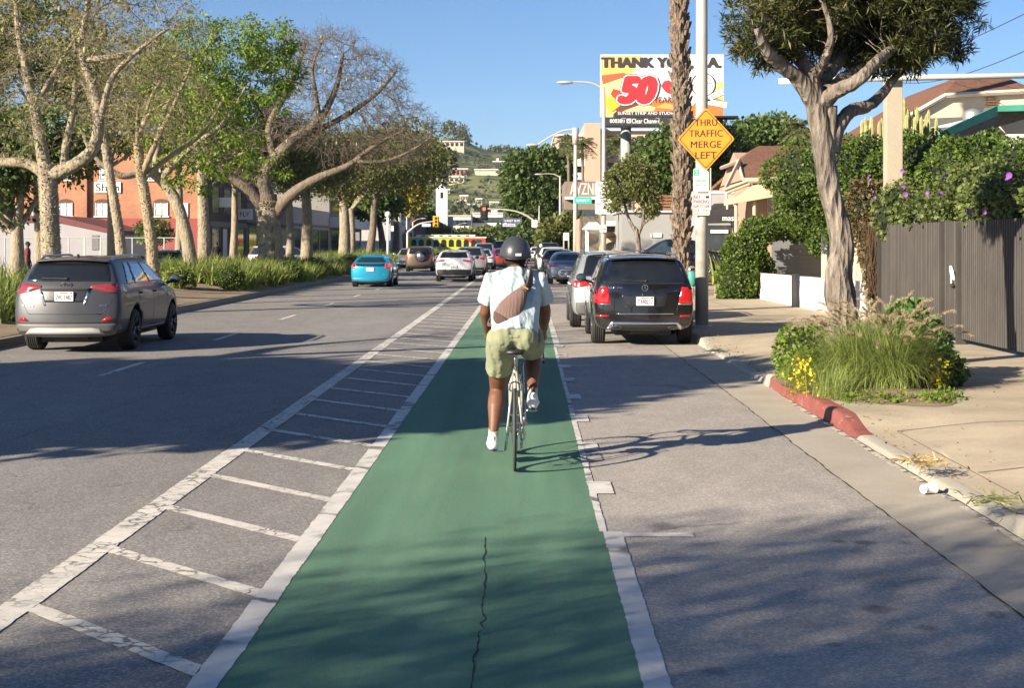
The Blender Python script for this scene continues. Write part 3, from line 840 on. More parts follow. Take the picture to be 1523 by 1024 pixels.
class Shell:
    def __init__(s, me): s.me = me; s.bvh = BVHTree.FromPolygons([v.co.copy() for v in me.vertices], [tuple(p.vertices) for p in me.polygons]); s.L = max(v.co.y for v in me.vertices)
    def hit(s, a, z, side):
        if side == 'rear': o, d = Vector((a,-3,z)), Vector((0,1,0))
        elif side == 'front': o, d = Vector((a,s.L+3,z)), Vector((0,-1,0))
        elif side == 'right': o, d = Vector((4,a,z)), Vector((-1,0,0))
        elif side == 'left': o, d = Vector((-4,a,z)), Vector((1,0,0))
        else: o, d = Vector((a,z,5)), Vector((0,0,-1))
        loc, nor, _, _ = s.bvh.ray_cast(o, d)
        if loc is None:
            loc, nor, _, _ = s.bvh.find_nearest(o+d*3)
        if nor.dot(d) > 0: nor = -nor
        return loc, nor
    def decal(s, mb, poly, side, off=.005, th=.008, grid=.07):
        pts = [Vector(p) for p in poly]; n = len(pts); P = []
        for i in range(n):
            a, b_ = pts[i], pts[(i+1)%n]; k = max(1, int((b_-a).length/grid))
            for j in range(k): P.append(a.lerp(b_, j/k))
        nb = len(P); edges = [(i,(i+1)%nb) for i in range(nb)]
        xs_ = [p.x for p in P]; ys_ = [p.y for p in P]
        gx = np.arange(min(xs_)+grid*.5, max(xs_), grid); gy = np.arange(min(ys_)+grid*.5, max(ys_), grid)
        Q = list(P)+[Vector((x,y)) for x in gx for y in gy]
        vs, es, fs, *_ = delaunay_2d_cdt(Q, edges, [list(range(nb))], 1, 1e-5)
        top=[]; bot=[]
        for v in vs:
            l, nn = s.hit(v.x, v.y, side); top.append(tuple(l+nn*off)); bot.append(tuple(l-nn*th))
        k = len(vs); F = [tuple(f) for f in fs]
        cnt = {}
        for f in fs:
            for i in range(len(f)):
                e = (f[i], f[(i+1)%len(f)]); cnt[e] = 1
        sk = [(a,b_,k+b_,k+a) for (a,b_) in cnt if (b_,a) not in cnt]
        mb.add(top+bot, F+sk)
    def text(s, mb, body, cx, cz, w_, h_, side='rear', bold=.02, off=.012):
        V, F = text_geo(body, bold); lo, hi = V.min(0), V.max(0)
        sg = 1 if side != 'left' else -1
        VV = []
        for v in V:
            a = cx+((v[0]-lo[0])/(hi[0]-lo[0])-.5)*w_*sg; z = cz+((v[1]-lo[1])/(hi[1]-lo[1])-.5)*h_
            l, nn = s.hit(a, z, side); VV.append(tuple(l+nn*off))
        mb.add(VV, F)

def wheel_meshes(Rr, wd, style='split'):
    ty = MB(); g = wd/2
    prof = [(.64*Rr,-g),(.70*Rr,-g-.004),(.9*Rr,-g-.004),(.97*Rr,-g+.015)]
    nG = 5; 
    for i in range(nG):
        a = -g+.03+i*(wd-.06)/nG; b_ = a+(wd-.06)/nG
        prof += [(Rr, a+.004), (Rr, b_-.010), (Rr-.010, b_-.008), (Rr-.010, b_-.001)]
    prof += [(.97*Rr, g-.015),(.9*Rr,g+.004),(.70*Rr,g+.004),(.64*Rr,g)]
    ty.lathe(prof, axis='X', n=36, close=True)
    rm = MB(); rm.lathe([(.655*Rr, g-.004),(.62*Rr,g+.002),(.59*Rr,g-.02),(.57*Rr,-.05),(.0,-.05)], axis='X', n=36)
    k = 5
    for i in range(k):
        for d in ((-.16,.16) if style=='split' else (0,)):
            a0 = 2*math.pi*i/k; a1 = a0+d
            p0 = Vector((g-.035, .07*math.cos(a0+d*.6), .07*math.sin(a0+d*.6))); p1 = Vector((g-.010, .6*Rr*math.cos(a1), .6*Rr*math.sin(a1)))
            rm.tube([p0, p1], [.030,.024] if style=='split' else [.05,.045], 6)
    rm.lathe([(0,g-.012),(.045,g-.014),(.055,g-.035),(.055,-.04)], axis='X', n=16)
    bk = MB(); bk.lathe([(.0,-.035),(.57*Rr,-.035),(.57*Rr,-.045)], axis='X', n=30)  # dark backing disc added behind the spokes
    return ty, rm, bk

def car(name, label, cat, sp, loc, rz=0, group=None, detail=2):
    T = thing(name, label, cat, loc, rz, group)
    mods = [('SUBSURF', dict(levels=detail, render_levels=detail))]
    shell = car_shell(sp); me = evaluated(shell, mods)
    S = Shell(me)
    Rw, wd = sp['wheel']; hw = sp['W']/2; ya = sp['axles']
    # cut the wheel arches
    sh2 = MB(); sh2.add([tuple(v.co) for v in me.vertices], [tuple(p.vertices) for p in me.polygons])
    bme = mkmesh('body', sh2.verts(), sh2.f); fixn(bme)
    bme.materials.append(sp['paint']); bme.materials.append(m_well)
    body = bpy.data.objects.new('body', bme); C.objects.link(body)
    cut = MB()
    for y in ya:
        for sx in (-1,1):
            x0 = sx*(hw+.1); x1 = sx*(hw-.34); cut.lathe([(0,0),(Rw+.065,0),(Rw+.065,1),(0,1)], axis='X', n=30)
            a = cut.v[-1]; a[:,0] = np.where(a[:,0] > .5, x1, x0); a[:,1] += y; a[:,2] += Rw+.01
    cme = mkmesh('cut', cut.verts(), cut.f); fixn(cme); cme.materials.append(sp['paint']); cme.materials.append(m_well)
    cme.polygons.foreach_set('material_index', np.ones(len(cme.polygons), dtype=np.int32))
    cobj = bpy.data.objects.new('cut', cme); C.objects.link(cobj)
    md = body.modifiers.new('b','BOOLEAN'); md.operation='DIFFERENCE'; md.object=cobj; md.solver='EXACT'
    dg = bpy.context.evaluated_depsgraph_get(); dg.update()
    fin = bpy.data.meshes.new_from_object(body.evaluated_get(dg)); 
    bpy.data.objects.remove(cobj); bpy.data.objects.remove(body)
    if len(fin.polygons) < 50: fin = me; fin.materials.clear(); fin.materials.append(sp['paint'])
    if len(fin.materials) < 2: fin.materials.clear(); fin.materials.append(sp['paint']); fin.materials.append(m_well)
    fin.polygons.foreach_set('use_smooth', np.array([p.material_index == 0 for p in fin.polygons]))
    fin.materials[0] = sp['paint']
    body = link('body', fin, None, T)
    # wheels
    ty, rm, bk = wheel_meshes(Rw, wd, sp.get('rimstyle','split'))
    tm = mkmesh('wheel', ty.verts(), ty.f, True); rme = mkmesh('rim', rm.verts(), rm.f, True); bme2 = mkmesh('backing_disc', bk.verts(), bk.f)
    tm.materials.append(m_tyre); rme.materials.append(sp.get('rim', m_rim)); bme2.materials.append(m_darkrim)
    for y in ya:
        for sx in (1,-1):
            wo = bpy.data.objects.new('wheel', tm); C.objects.link(wo); wo.parent = T; wo.location = (sx*(hw-wd/2-.012), y, Rw); wo.rotation_euler = (0,0,0 if sx>0 else math.pi)
            for q, qq in (('rim', rme), ('backing_disc', bme2)):
                ro = bpy.data.objects.new(q, qq); C.objects.link(ro); ro.parent = wo
    # conforming panels
    for nm, m, side, polys, kw in sp['panels']:
        if kw.get('split'):
            for poly in polys: mb = MB(); S.decal(mb, poly, side, kw.get('off',.006), kw.get('th',.008)); part(T, nm, mb, m, smooth=True, world=False, label=kw.get('label'))
        else:
            mb = MB()
            for poly in polys: S.decal(mb, poly, side, kw.get('off',.006), kw.get('th',.008))
            part(T, nm, mb, m, smooth=True, world=False, label=kw.get('label'))
    # licence plate with its lettering
    if sp.get('plate'):
        txt, pz, col = sp['plate']; l, n_ = S.hit(0, pz, 'rear')
        mb = MB(); mb.box(-.155,.155,l.y-.028,l.y+.02,pz-.078,pz+.078); pl = part(T, 'license_plate', mb, m_plate, world=False, bevel=.004)
        mb = MB(); text(mb, txt, (0,l.y-.0295,pz-.012), .265, .078, bold=.02); part(pl, 'plate_lettering', mb, m_plateblue if col == 'b' else M('plate_ink',(.03,.03,.05),.5), world=False, norm=False)
        mb = MB(); mb.box(-.07,.07,l.y-.0295,l.y-.029,pz+.052,pz+.066); mb.box(.10,.14,l.y-.0295,l.y-.029,pz+.045,pz+.068); part(pl, 'plate_sticker', mb, m_platered, world=False)
    if sp.get('badges'):
        mb = MB()
        for (bt, bx, bz, bw, bh) in sp['badges']: S.text(mb, bt, bx, bz, bw, bh)
        if sp.get('emblem'):
            kind, ex, ez, er = sp['emblem']; l, n_ = S.hit(ex, ez, 'rear'); yy = l.y-.012
            def ring(rx, rz_, r=.006, cx=0, cz=0): mb.tube([(ex+cx+rx*math.cos(a), yy, ez+cz+rz_*math.sin(a)) for a in np.linspace(0,2*math.pi,25)], r, 6)
            if kind == 'ovals': ring(er*1.35, er*.85, .007); ring(er*.42, er*.8, .006); ring(er*.85, er*.36, .006, 0, er*.38)
            elif kind == 'star':
                ring(er, er, .007)
                for a in (90,210,330): mb.tube([(ex,yy,ez),(ex+er*math.cos(R(a)),yy,ez+er*math.sin(R(a)))], [.010,.003], 6)
            else: ring(er, er*.7, .007)
        part(T, 'badge', mb, m_chrome, world=False)
    # door mirrors
    zb = sp['st'][3][4]; ym = sp.get('mirror', sp['cowl']-.12)
    for sx in (-1,1):
        mb = MB(); mb.ball((sx*(hw+.09), ym, zb+.07), .105,.07,.085, 14, 10); mb.tube([(sx*(hw-.08),ym+.02,zb-.01),(sx*(hw+.05),ym+.01,zb+.03)], [.03,.022], 8)
        mo = part(T, 'mirror', mb, sp.get('mirrorm', sp['paint']), smooth=True, world=False)
        mb = MB(); mb.ball((sx*(hw+.09), ym-.045, zb+.07), .09,.03,.07, 12, 8); part(mo, 'mirror_glass', mb, m_glass2, smooth=True, world=False)
    if sp.get('rails'):
        for sx in (-1,1):
            y0, y1, rx = sp['rails']; zt = sp['H']; pts=[(sx*rx, y0, S.hit(sx*rx, y0, 'top')[0].z-.01)]
            for f in (.12,.3,.5,.7,.88):
                y = y0+(y1-y0)*f; pts.append((sx*rx, y, S.hit(sx*rx, y, 'top')[0].z+.055))
            pts.append((sx*rx, y1, S.hit(sx*rx, y1, 'top')[0].z-.01)); p_, r_ = smoothpath(pts, [.02]*7, 4)
            mb = MB(); mb.tube(p_, r_, 8); part(T, 'roof_rail', mb, sp.get('railm', m_rim), smooth=True, world=False)
    if sp.get('spoiler'):
        yr, zr, hwid, m_s = sp['spoiler']; mb = MB()
        V = []
        for f in np.linspace(-1,1,13):
            x = f*hwid; d = .05*f*f; zt = zr-.03*f*f
            V += [(x, yr+.16, zt+.002), (x, yr-.14+d, zt-.025), (x, yr-.14+d, zt-.05), (x, yr+.10, zt-.05)]
        F = [(i*4+j, i*4+(j+1)%4, (i+1)*4+(j+1)%4, (i+1)*4+j) for i in range(12) for j in range(4)]+[(0,1,2,3),(51,50,49,48)]
        mb.add(V,F); part(T, 'spoiler', mb, m_s, world=False, bevel=.008)
    if sp.get('wiper'):
        x0,z0,x1,z1 = sp['wiper']; mb = MB(); pts = []
        for f in np.linspace(0,1,7):
            l, n_ = S.hit(x0+(x1-x0)*f, z0+(z1-z0)*f, 'rear'); pts.append(l+n_*.022)
        mb.tube(pts, [.014,.012,.010,.009,.008,.007,.006], 6); mb.ball(pts[0], .022); part(T, 'wiper', mb, m_blackplastic, world=False)
    if sp.get('exhaust'):
        mb = MB()
        for (x, z, w_, h_) in sp['exhaust']: 
            l, n_ = S.hit(x, z, 'rear'); mb.tube([(x,l.y+.1,z),(x,l.y-.035,z)], w_/2, 14, r2=h_/2, ref=(1,0,0))
        xo = part(T, 'exhaust', mb, m_chrome, smooth=False, world=False); mb = MB()
        for (x, z, w_, h_) in sp['exhaust']:
            l, n_ = S.hit(x, z, 'rear'); mb.tube([(x,l.y-.03,z),(x,l.y-.0365,z)], w_*.42, 14, r2=h_*.36, ref=(1,0,0))
        part(xo, 'exhaust_opening', mb, m_dark0, world=False)
    mb = MB(); hz = sp['gc']; mb.box(-hw*.55,hw*.55,.35,sp['L']-.5,hz-.07,hz+.12); mb.tube([(-.25,.25,hz+.02),(.3,.3,hz+.02)], .06, 8)
    mb.tube([(-hw+.3,ya[0],Rw*.9),(hw-.3,ya[0],Rw*.9)], .035, 8); part(T, 'underbody', mb, m_blackplastic, world=False)
    if sp.get('extra'): sp['extra'](T, S)
    return T

def mirx(p): return [(-a,b) for a,b in p][::-1]
def both(p): return [p, mirx(p)]

def suv_stations(L, Wd, H, gc, belt, hood, rt=.42, roofhw=None, ws0=2.75, cowl=3.55, fr=.97, tb=.10):
    hw = Wd/2; rh = roofhw or hw*.72
    return [(.03,tb,rt-.02,hw*.93,belt,H-.055,rh*.95),(.12,tb+.07,rt+.05,hw*.975,belt,H-.035,rh),(.55,.58,.85,hw*.995,belt,H-.012,rh),(1.5,1.5,1.6,hw,belt,H,rh),
            (ws0-.5,ws0-.35,ws0-.45,hw,belt-.02,H,rh),(ws0+.2,ws0+.5,ws0,hw*.995,belt-.04,H-.05,rh*.95),(cowl-.15,cowl-.1,cowl,hw*.99,hood,hood+.03,hw*.80),
            (cowl+.35,cowl+.35,cowl+.35,hw*.98,hood-.02,hood+.015,hw*.76),(L-.35,L-.42,L-.42,hw*.94,hood-.13,hood-.10,hw*.7),(L-.03,L-.16,L-.2,hw*.80,hood-.26,hood-.22,hw*.62)]
def sedan_stations(L, Wd, H, gc, belt, hood, deck, trunk=.9, back=1.25, ws0=2.7, cowl=3.5, roofhw=None):
    hw = Wd/2; rh = roofhw or hw*.66
    return [(.03,.07,.09,hw*.90,deck-.10,deck-.03,hw*.7),(.14,.16,.2,hw*.96,deck-.06,deck+.0,hw*.74),(trunk-.15,trunk-.15,trunk-.12,hw*.99,deck-.02,deck+.02,hw*.76),
            (trunk+.2,trunk+.2,back-.02,hw,belt,H-.06,rh),(1.7,1.7,back+.4,hw,belt,H,rh),(ws0-.4,ws0-.3,ws0-.35,hw,belt-.01,H,rh),(ws0+.15,ws0+.45,ws0,hw*.995,belt-.03,H-.05,rh*.95),
            (cowl-.1,cowl-.1,cowl,hw*.99,hood,hood+.03,hw*.78),(L-.4,L-.45,L-.45,hw*.93,hood-.14,hood-.11,hw*.68),(L-.03,L-.15,L-.2,hw*.78,hood-.27,hood-.23,hw*.6)]

def side_windows(belt, H, y0, y1, posts, sl=.22, sf=.55, z0=.045, z1=.105):
    """side glass between pillars: y0 rear bottom, y1 front bottom"""
    ps = [y0]+posts+[y1]; out = []
    yt0, yt1 = y0+sl, y1-sf
    def top(y): return yt0+(y-y0)/(y1-y0)*(yt1-yt0)
    for a, b_ in zip(ps[:-1], ps[1:]):
        out.append([(a+.03,belt+z0),(b_-.03,belt+z0),(top(b_)-.03,H-z1),(top(a)+.03,H-z1)])
    return out

def std_panels(sp, glass=m_glass, sideg=m_glass2):
    """windscreen and side glass, shut lines, headlights and handles that every car gets"""
    P = []; L, H, belt = sp['L'], sp['H'], sp['beltz']; hw = sp['W']/2
    sw = side_windows(belt, H, *sp['sidewin'])
    if sp.get('qwin'): sw.append(sp['qwin'])
    for side in ('right','left'): P.append(('side_window', sideg, side, sw, dict(split=True)))
    wx = hw*.62; zt = H-.10; zb = sp['hoodz']+.07
    P.append(('windscreen', glass, 'front', [[(-wx-.12,zb),(wx+.12,zb),(wx-.04,zt),(-wx+.04,zt)]], {}))
    for side in ('right','left'):
        ln = []
        for y in sp['doors']: ln.append([(y,sp['gc']+.14),(y+.012,sp['gc']+.14),(y+.012,belt+.0),(y,belt+.0)])
        P.append(('door_seam', m_blackplastic, side, ln, dict(off=.002, split=True)))
        y0, y1 = sp['axles']; rw = sp['wheel'][0]
        P.append(('side_sill', sp.get('sillm', m_blackplastic), side, [[(y0+rw+.09,sp['gc']+.06),(y1-rw-.09,sp['gc']+.06),(y1-rw-.09,sp['gc']+.17),(y0+rw+.09,sp['gc']+.17)]], dict(off=.008)))
        P.append(('door_handle', sp.get('handlem', sp['paint']), side, [[(y+.06,belt-.14),(y+.24,belt-.14),(y+.24,belt-.11),(y+.06,belt-.11)] for y in sp['doors'][:2]], dict(off=.03, split=True)))
    hz = sp['hoodz']
    P.append(('headlight', m_chrome, 'front', both([(hw*.42,hz-.33),(hw*.76,hz-.29),(hw*.80,hz-.18),(hw*.5,hz-.23)]), dict(split=True)))
    P.append(('grille', m_blackplastic, 'front', [[(-hw*.36,hz-.5),(hw*.36,hz-.5),(hw*.38,hz-.25),(-hw*.38,hz-.25)]], {}))
    return P

def base_suv(paint, L=4.6, Wd=1.84, H=1.66, gc=.22, belt=1.05, hood=1.0, **k):
    sp = dict(L=L, W=Wd, H=H, gc=gc, paint=paint, beltz=belt, hoodz=hood, cowl=3.5, st=suv_stations(L,Wd,H,gc,belt,hood, **k.get('stk',{})), wheel=(.355,.235),
              axles=(.92,.92+2.66), sidewin=(.62,3.2,[1.12,2.08],.22,.58), doors=(1.15,2.12,3.12))
    return sp

# ---- the grey crossover on the left
def rav():
    paint = carpaint('metallic_grey_paint', (.056,.059,.068), .3, .40)
    paint.node_tree.nodes['Principled BSDF'].inputs['Coat Weight'].default_value = .35
    sp = base_suv(paint, L=4.57, Wd=1.845, H=1.61, gc=.24, belt=1.10, hood=1.02, stk=dict(rt=.40, tb=.12, cowl=3.5, ws0=2.75))
    sp['sidewin'] = (.60,3.34,[1.10,2.10],.30,.60); sp['axles']=(.98,3.62); sp['doors']=(1.2,2.16,3.22)
    sp['panels'] = std_panels(sp)
    P = sp['panels']
    P.append(('rear_window', m_glass, 'rear', [[(-.70,1.20),(.70,1.20),(.665,1.34),(.60,1.505),(-.60,1.505),(-.665,1.34)]], {}))
    P.append(('taillight', m_redpale, 'rear', both([(.40,1.105),(.60,1.03),(.80,1.0),(.885,1.02),(.885,1.14),(.70,1.165),(.42,1.135)]), dict(split=True, off=.012)))
    for s in ('right','left'): P.append(('taillight_side', m_redpale, s, [[(.10,1.01),(.30,1.05),(.42,1.13),(.30,1.15),(.12,1.14)]], dict(off=.010)))
    P.append(('plate_recess', M('recess_grey',(.05,.052,.058),.35,metal=.6), 'rear', [[(-.36,.86),(.36,.86),(.42,1.07),(-.42,1.07)]], dict(off=.002)))
    P.append(('tailgate_trim', m_chrome, 'rear', [[(.30,.80),(.335,.80),(.42,1.04),(.37,1.03)],[(-.335,.80),(-.30,.80),(-.37,1.03),(-.42,1.04)]], dict(off=.006, split=True)))
    P.append(('trim_strip', m_blackplastic, 'rear', [[(-.42,1.055),(.42,1.055),(.42,1.085),(-.42,1.085)]], dict(off=.012)))
    P.append(('tailgate_seam', m_blackplastic, 'rear', [[(-.60,.655),(.60,.655),(.60,.667),(-.60,.667)],[(.60,.655),(.612,.66),(.77,.90),(.76,.90)],[(-.612,.66),(-.60,.655),(-.76,.90),(-.77,.90)]], dict(off=.001)))
    P.append(('bumper_lip', m_trimgrey, 'rear', [[(-.86,.36),(.86,.36),(.87,.50),(-.87,.50)]], dict(off=.006)))
    P.append(('bumper_crease', m_blackplastic, 'rear', [[(-.83,.515),(.83,.515),(.83,.53),(-.83,.53)]], dict(off=.003)))
    P.append(('skid_plate', M('silver_plastic',(.48,.47,.44),.4,metal=.3), 'rear', [[(-.66,.335),(.66,.335),(.56,.42),(.45,.435),(-.45,.435),(-.56,.42)]], dict(off=.02)))
    P.append(('reflector', m_red, 'rear', both([(.60,.545),(.80,.55),(.76,.60),(.68,.615)]), dict(split=True, off=.012)))
    for s in ('right','left'): P.append(('sill_trim', m_trimgrey, s, [[(1.42,.30),(3.15,.30),(3.15,.37),(1.42,.37)]], dict(off=.02)))
    sp['plate'] = ('7VCT487', .955, 'k'); sp['badges'] = [('RAV4', -.62,.80,.21,.04), ('XLE', .62,.80,.12,.032)]; sp['emblem']=('ovals',0,1.135,.07)
    sp['rails'] = (.55,2.5,.60); sp['spoiler'] = (.40,1.60,.60,paint); sp['wiper'] = (.0,1.235,-.42,1.245)
    sp['rim'] = m_darkrim; sp['mirrorm'] = m_blackplastic
    def extra(T, S):
        mb = MB(); l,_ = S.hit(0,.75,'top'); mb.prism([(.62,1.585),(.80,1.585),(.70,1.655),(.66,1.655)], -.012,.012,'YZ'); part(T,'antenna_fin',mb,m_blackplastic,world=False)
    sp['extra'] = extra
    return car('suv_car', 'dark metallic grey crossover with roof rails driving in the left lane', 'car', sp, (-7.68,24.35,0), R(0))
rav()

# ---- the black boxy car parked on the right
def glk():
    paint = carpaint('black_gloss_paint', (.010,.010,.012), .2, .18)
    sp = base_suv(paint, L=4.53, Wd=1.84, H=1.62, gc=.25, belt=1.08, hood=1.05, stk=dict(rt=.30, tb=.06, roofhw=.70))
    sp['panels'] = std_panels(sp); P = sp['panels']
    P.append(('rear_window', m_glass, 'rear', [[(-.735,1.115),(.735,1.115),(.70,1.30),(.60,1.525),(-.60,1.525),(-.70,1.30)]], {}))
    P.append(('taillight', m_redb, 'rear', both([(.60,.77),(.89,.76),(.90,.98),(.86,1.04),(.66,1.055),(.63,.9)]), dict(split=True, off=.014)))
    P.append(('light_trim', m_chrome, 'rear', both([(.60,.745),(.89,.74),(.89,.758),(.60,.765)]), dict(off=.016)))
    P.append(('reflector', m_red, 'rear', both([(.62,.525),(.87,.525),(.87,.56),(.64,.56)]), dict(split=True, off=.012)))
    P.append(('loading_strip', m_chrome, 'rear', [[(-.50,.575),(.50,.575),(.52,.595),(-.52,.595)]], dict(off=.012)))
    P.append(('plate_recess', M('recess_black',(.02,.02,.022),.2,coat=.5), 'rear', [[(-.34,.71),(.34,.71),(.42,.93),(-.42,.93)]], dict(off=.002)))
    P.append(('tailgate_seam', m_blackplastic, 'rear', both([(.56,.60),(.572,.60),(.60,.74),(.588,.74)]), dict(off=.001)))
    P.append(('bumper_trim', m_chrome, 'rear', [[(-.70,.29),(-.62,.28),(-.55,.40),(.55,.40),(.62,.28),(.70,.29),(.60,.445),(-.60,.445)]], dict(off=.022)))
    P.append(('bumper_lower', m_blackplastic, 'rear', [[(-.60,.27),(.60,.27),(.53,.395),(-.53,.395)]], dict(off=.008)))
    sp['plate'] = ('C1F0237', .81, 'b'); sp['badges'] = [('GLK 350',-.52,1.045,.25,.034),('4MATIC',.60,.985,.17,.026)]; sp['emblem']=('star',0,1.045,.052)
    sp['rails'] = (.40,2.6,.62); sp['railm']=m_chrome; sp['spoiler'] = (.28,1.61,.60,paint); sp['wiper'] = (.02,1.155,-.40,1.165)
    sp['exhaust'] = [(-.50,.335,.18,.06),(.50,.335,.18,.06)]; sp['axles']=(.86,.86+2.755); sp['cowl']=3.4; sp['rimstyle']='split'
    return car('parked_suv', 'black boxy suv parked at the right kerb with red tail lights and square exhaust tips', 'car', sp, (2.08,26.1,0), 0, 'cars parked along the right kerb')
glk()

def generic(kind, paint, name, label, loc, rz=0, group=None, plate=None, lights=m_red, L=None, Wd=1.83, H=None, detail=1, **kw):
    if kind == 'suv':
        sp = base_suv(paint, L=L or 4.6, Wd=Wd, H=H or 1.66, gc=.24, belt=1.06, hood=1.0, stk=kw.get('stk', {}))
        rw = [[(-.66,1.13),(.66,1.13),(.56,sp['H']-.11),(-.56,sp['H']-.11)]]; lt = kw.get('lt', [(.50,.94),(.80,.88),(.89,.93),(.88,1.05),(.56,1.02)])
    elif kind == 'hatch':
        sp = base_suv(paint, L=L or 4.35, Wd=Wd, H=H or 1.43, gc=.18, belt=.95, hood=.88, stk=dict(rt=.95, tb=.05, roofhw=.60))
        sp['sidewin'] = (.8,3.2,[1.2,2.1],.42,.62)
        rw = [[(-.62,1.03),(.62,1.03),(.48,sp['H']-.08),(-.48,sp['H']-.08)]]; lt = [(.60,.78),(.84,.76),(.84,.98),(.64,1.0)]
    else:
        sp = base_suv(paint, L=L or 4.75, Wd=Wd, H=H or 1.44, gc=.17, belt=.93, hood=.86)
        sp['st'] = sedan_stations(sp['L'], Wd, sp['H'], .17, .93, .86, 1.0, **kw.get('stk', {}))
        sp['sidewin'] = (1.0,3.2,[1.35,2.15],.40,.60); sp['doors']=(1.2,2.18,3.1); sp['axles']=(1.0,3.75)
        rw = [[(-.60,1.06),(.60,1.06),(.46,sp['H']-.07),(-.46,sp['H']-.07)]]; lt = [(.44,.80),(.80,.76),(.84,.86),(.52,.87)]
    if L: sp['axles'] = (.92, L-.92)
    sp['panels'] = std_panels(sp); P = sp['panels']
    if kw.get('rearglass', True): P.append(('rear_window', m_glass, 'rear', rw, {}))
    P.append(('taillight', lights, 'rear', both(lt), dict(split=True, off=.012)))
    P.append(('bumper_lower', kw.get('lower', m_blackplastic), 'rear', [[(-.80,sp['gc']+.08),(.80,sp['gc']+.08),(.80,sp['gc']+kw.get('lowh',.22)),(-.80,sp['gc']+kw.get('lowh',.22))]], dict(off=.01)))
    if plate: sp['plate'] = plate
    if kind == 'suv': sp['spoiler'] = (.42, sp['H']-.01, .56, paint)
    for k in ('rails','railm','rim','extra','badges','emblem','mirrorm','qwin','wiper'): 
        if k in kw: sp[k] = kw[k]
    for e in kw.get('panels', []): P.append(e)
    return car(name, label, 'car', sp, loc, rz, group, detail)

p_white = carpaint('white_paint', (.66,.67,.68), .1, .3); p_silver = carpaint('silver_paint', (.42,.43,.44), .6, .3)
p_blue = carpaint('blue_paint', (.012,.30,.50), .4, .28); p_brown = carpaint('brown_paint', (.10,.072,.052), .4, .4)
p_dark = carpaint('dark_blue_paint', (.025,.032,.045), .4, .28); p_grey = carpaint('grey_paint', (.20,.22,.26), .7, .28)
p_red = carpaint('dark_red_paint', (.25,.02,.02), .2, .3); p_black = carpaint('plain_black_paint', (.02,.02,.023), .2, .28)
GK = 'cars parked along the right kerb'; GT = 'cars driving ahead in the traffic lanes'
generic('suv', p_silver, 'parked_suv', 'silver crossover with roof rails parked just ahead of the black suv', (1.83,31.2,0), 0, GK, L=4.5, rails=(.5,2.6,.6), lights=m_redb, detail=2, lower=m_trimgrey, lowh=.34)
generic('sedan', p_grey, 'parked_sedan', 'blue grey sedan parked ahead of the silver crossover', (1.80,65,0), 0, GK, plate=('8KLM520',.70,'b'), detail=2, lower=p_grey)
generic('suv', p_dark, 'parked_suv', 'dark navy crossover parked between the blue grey sedan and a white car', (1.62,76,0), 0, GK, H=1.5)
generic('suv', p_white, 'parked_suv', 'white crossover parked beyond the dark navy crossover', (1.45,84,0), 0, GK, H=1.6)
generic('suv', p_black, 'parked_suv', 'tall black suv farthest in the row of parked cars', (1.4,100,0), 0, GK, H=1.85, Wd=1.95, L=5.0)
generic('hatch', p_blue, 'hatchback', 'bright blue hatchback driving beside the median planting', (-6.5,60.5,0), 0, GT, Wd=1.70, H=1.33, L=4.2, plate=('6RBT913',.74,'b'), lights=m_redb, detail=2, lower=p_blue,
    panels=[('rear_garnish', m_glass, 'rear', [[(-.60,.87),(.60,.87),(.60,.985),(-.60,.985)]], dict(off=.008))])
def spare(T, S):
    mb = MB(); mb.lathe([(.17,-.16),(.33,-.16),(.36,-.12),(.36,.02),(.17,.02)], (0,0,0), 'Y', 28, True); mb.shift((.10,-.02,.98)); sw_ = part(T,'spare_wheel',mb,m_tyre,smooth=True,world=False)
    mb = MB(); mb.lathe([(0,-.175),(.22,-.17),(.23,-.15),(.0,-.15)], (0,0,0), 'Y', 24); mb.shift((.10,-.02,.98)); part(sw_,'rim',mb,m_rim,smooth=True,world=False)
generic('suv', p_brown, 'offroad_suv', 'brown suv with a spare wheel on its tailgate, ahead of the blue hatchback', (-6.9,93,0), 0, GT, H=1.62, Wd=1.80, L=4.5, extra=spare, lights=m_redb, stk=dict(rt=.2,tb=.05,roofhw=.76), rearglass=True,
    lt=[(.72,.80),(.88,.80),(.88,1.08),(.72,1.08)])
generic('suv', p_white, 'suv_car', 'white crossover with black lower bumper in the middle lane', (-3.48,69,0), 0, GT, H=1.50, Wd=1.80, lights=m_redb, plate=('9CXD241',.72,'b'), detail=2, lowh=.34,
    lt=[(.42,.98),(.74,.93),(.88,.88),(.88,.97),(.76,1.02),(.44,1.03)])
generic('suv', p_silver, 'suv_car', 'silver suv whose roof shows over the white crossover', (-3.25,82,0), 0, GT, H=1.62, Wd=1.86)
generic('sedan', p_white, 'sedan_car', 'white sedan to the left of the cyclist', (-3.15,99,0), 0, GT, plate=('7TRN088',.5,'b'), lowh=.34)
generic('suv', p_silver, 'suv_car', 'grey suv ahead of the white sedan', (-3.35,112,0), 0, GT, H=1.82, Wd=1.92)
generic('sedan', p_red, 'sedan_car', 'dark red car partly hidden behind the cyclist', (-1.9,108,0), 0, GT, lights=m_redb)
generic('suv', p_black, 'suv_car', 'black pickup height suv beyond the dark red car', (-2.2,128,0), 0, GT, H=2.0, Wd=2.0, L=5.2)
generic('sedan', p_grey, 'sedan_car', 'grey sedan waiting at the far junction left of the helmet', (-2.6,150,0), 0, GT)
generic('sedan', p_white, 'sedan_car', 'white sedan seen through the far junction', (.9,142,0), 0, GT)
generic('sedan', p_silver, 'oncoming_sedan', 'pale silver sedan facing the camera by the trolley bus', (-8.9,112,0), math.pi, None)
generic('suv', p_white, 'white_suv', 'white crossover seen side on behind the median tree trunks', (-16.6,88,0), R(-55), None)
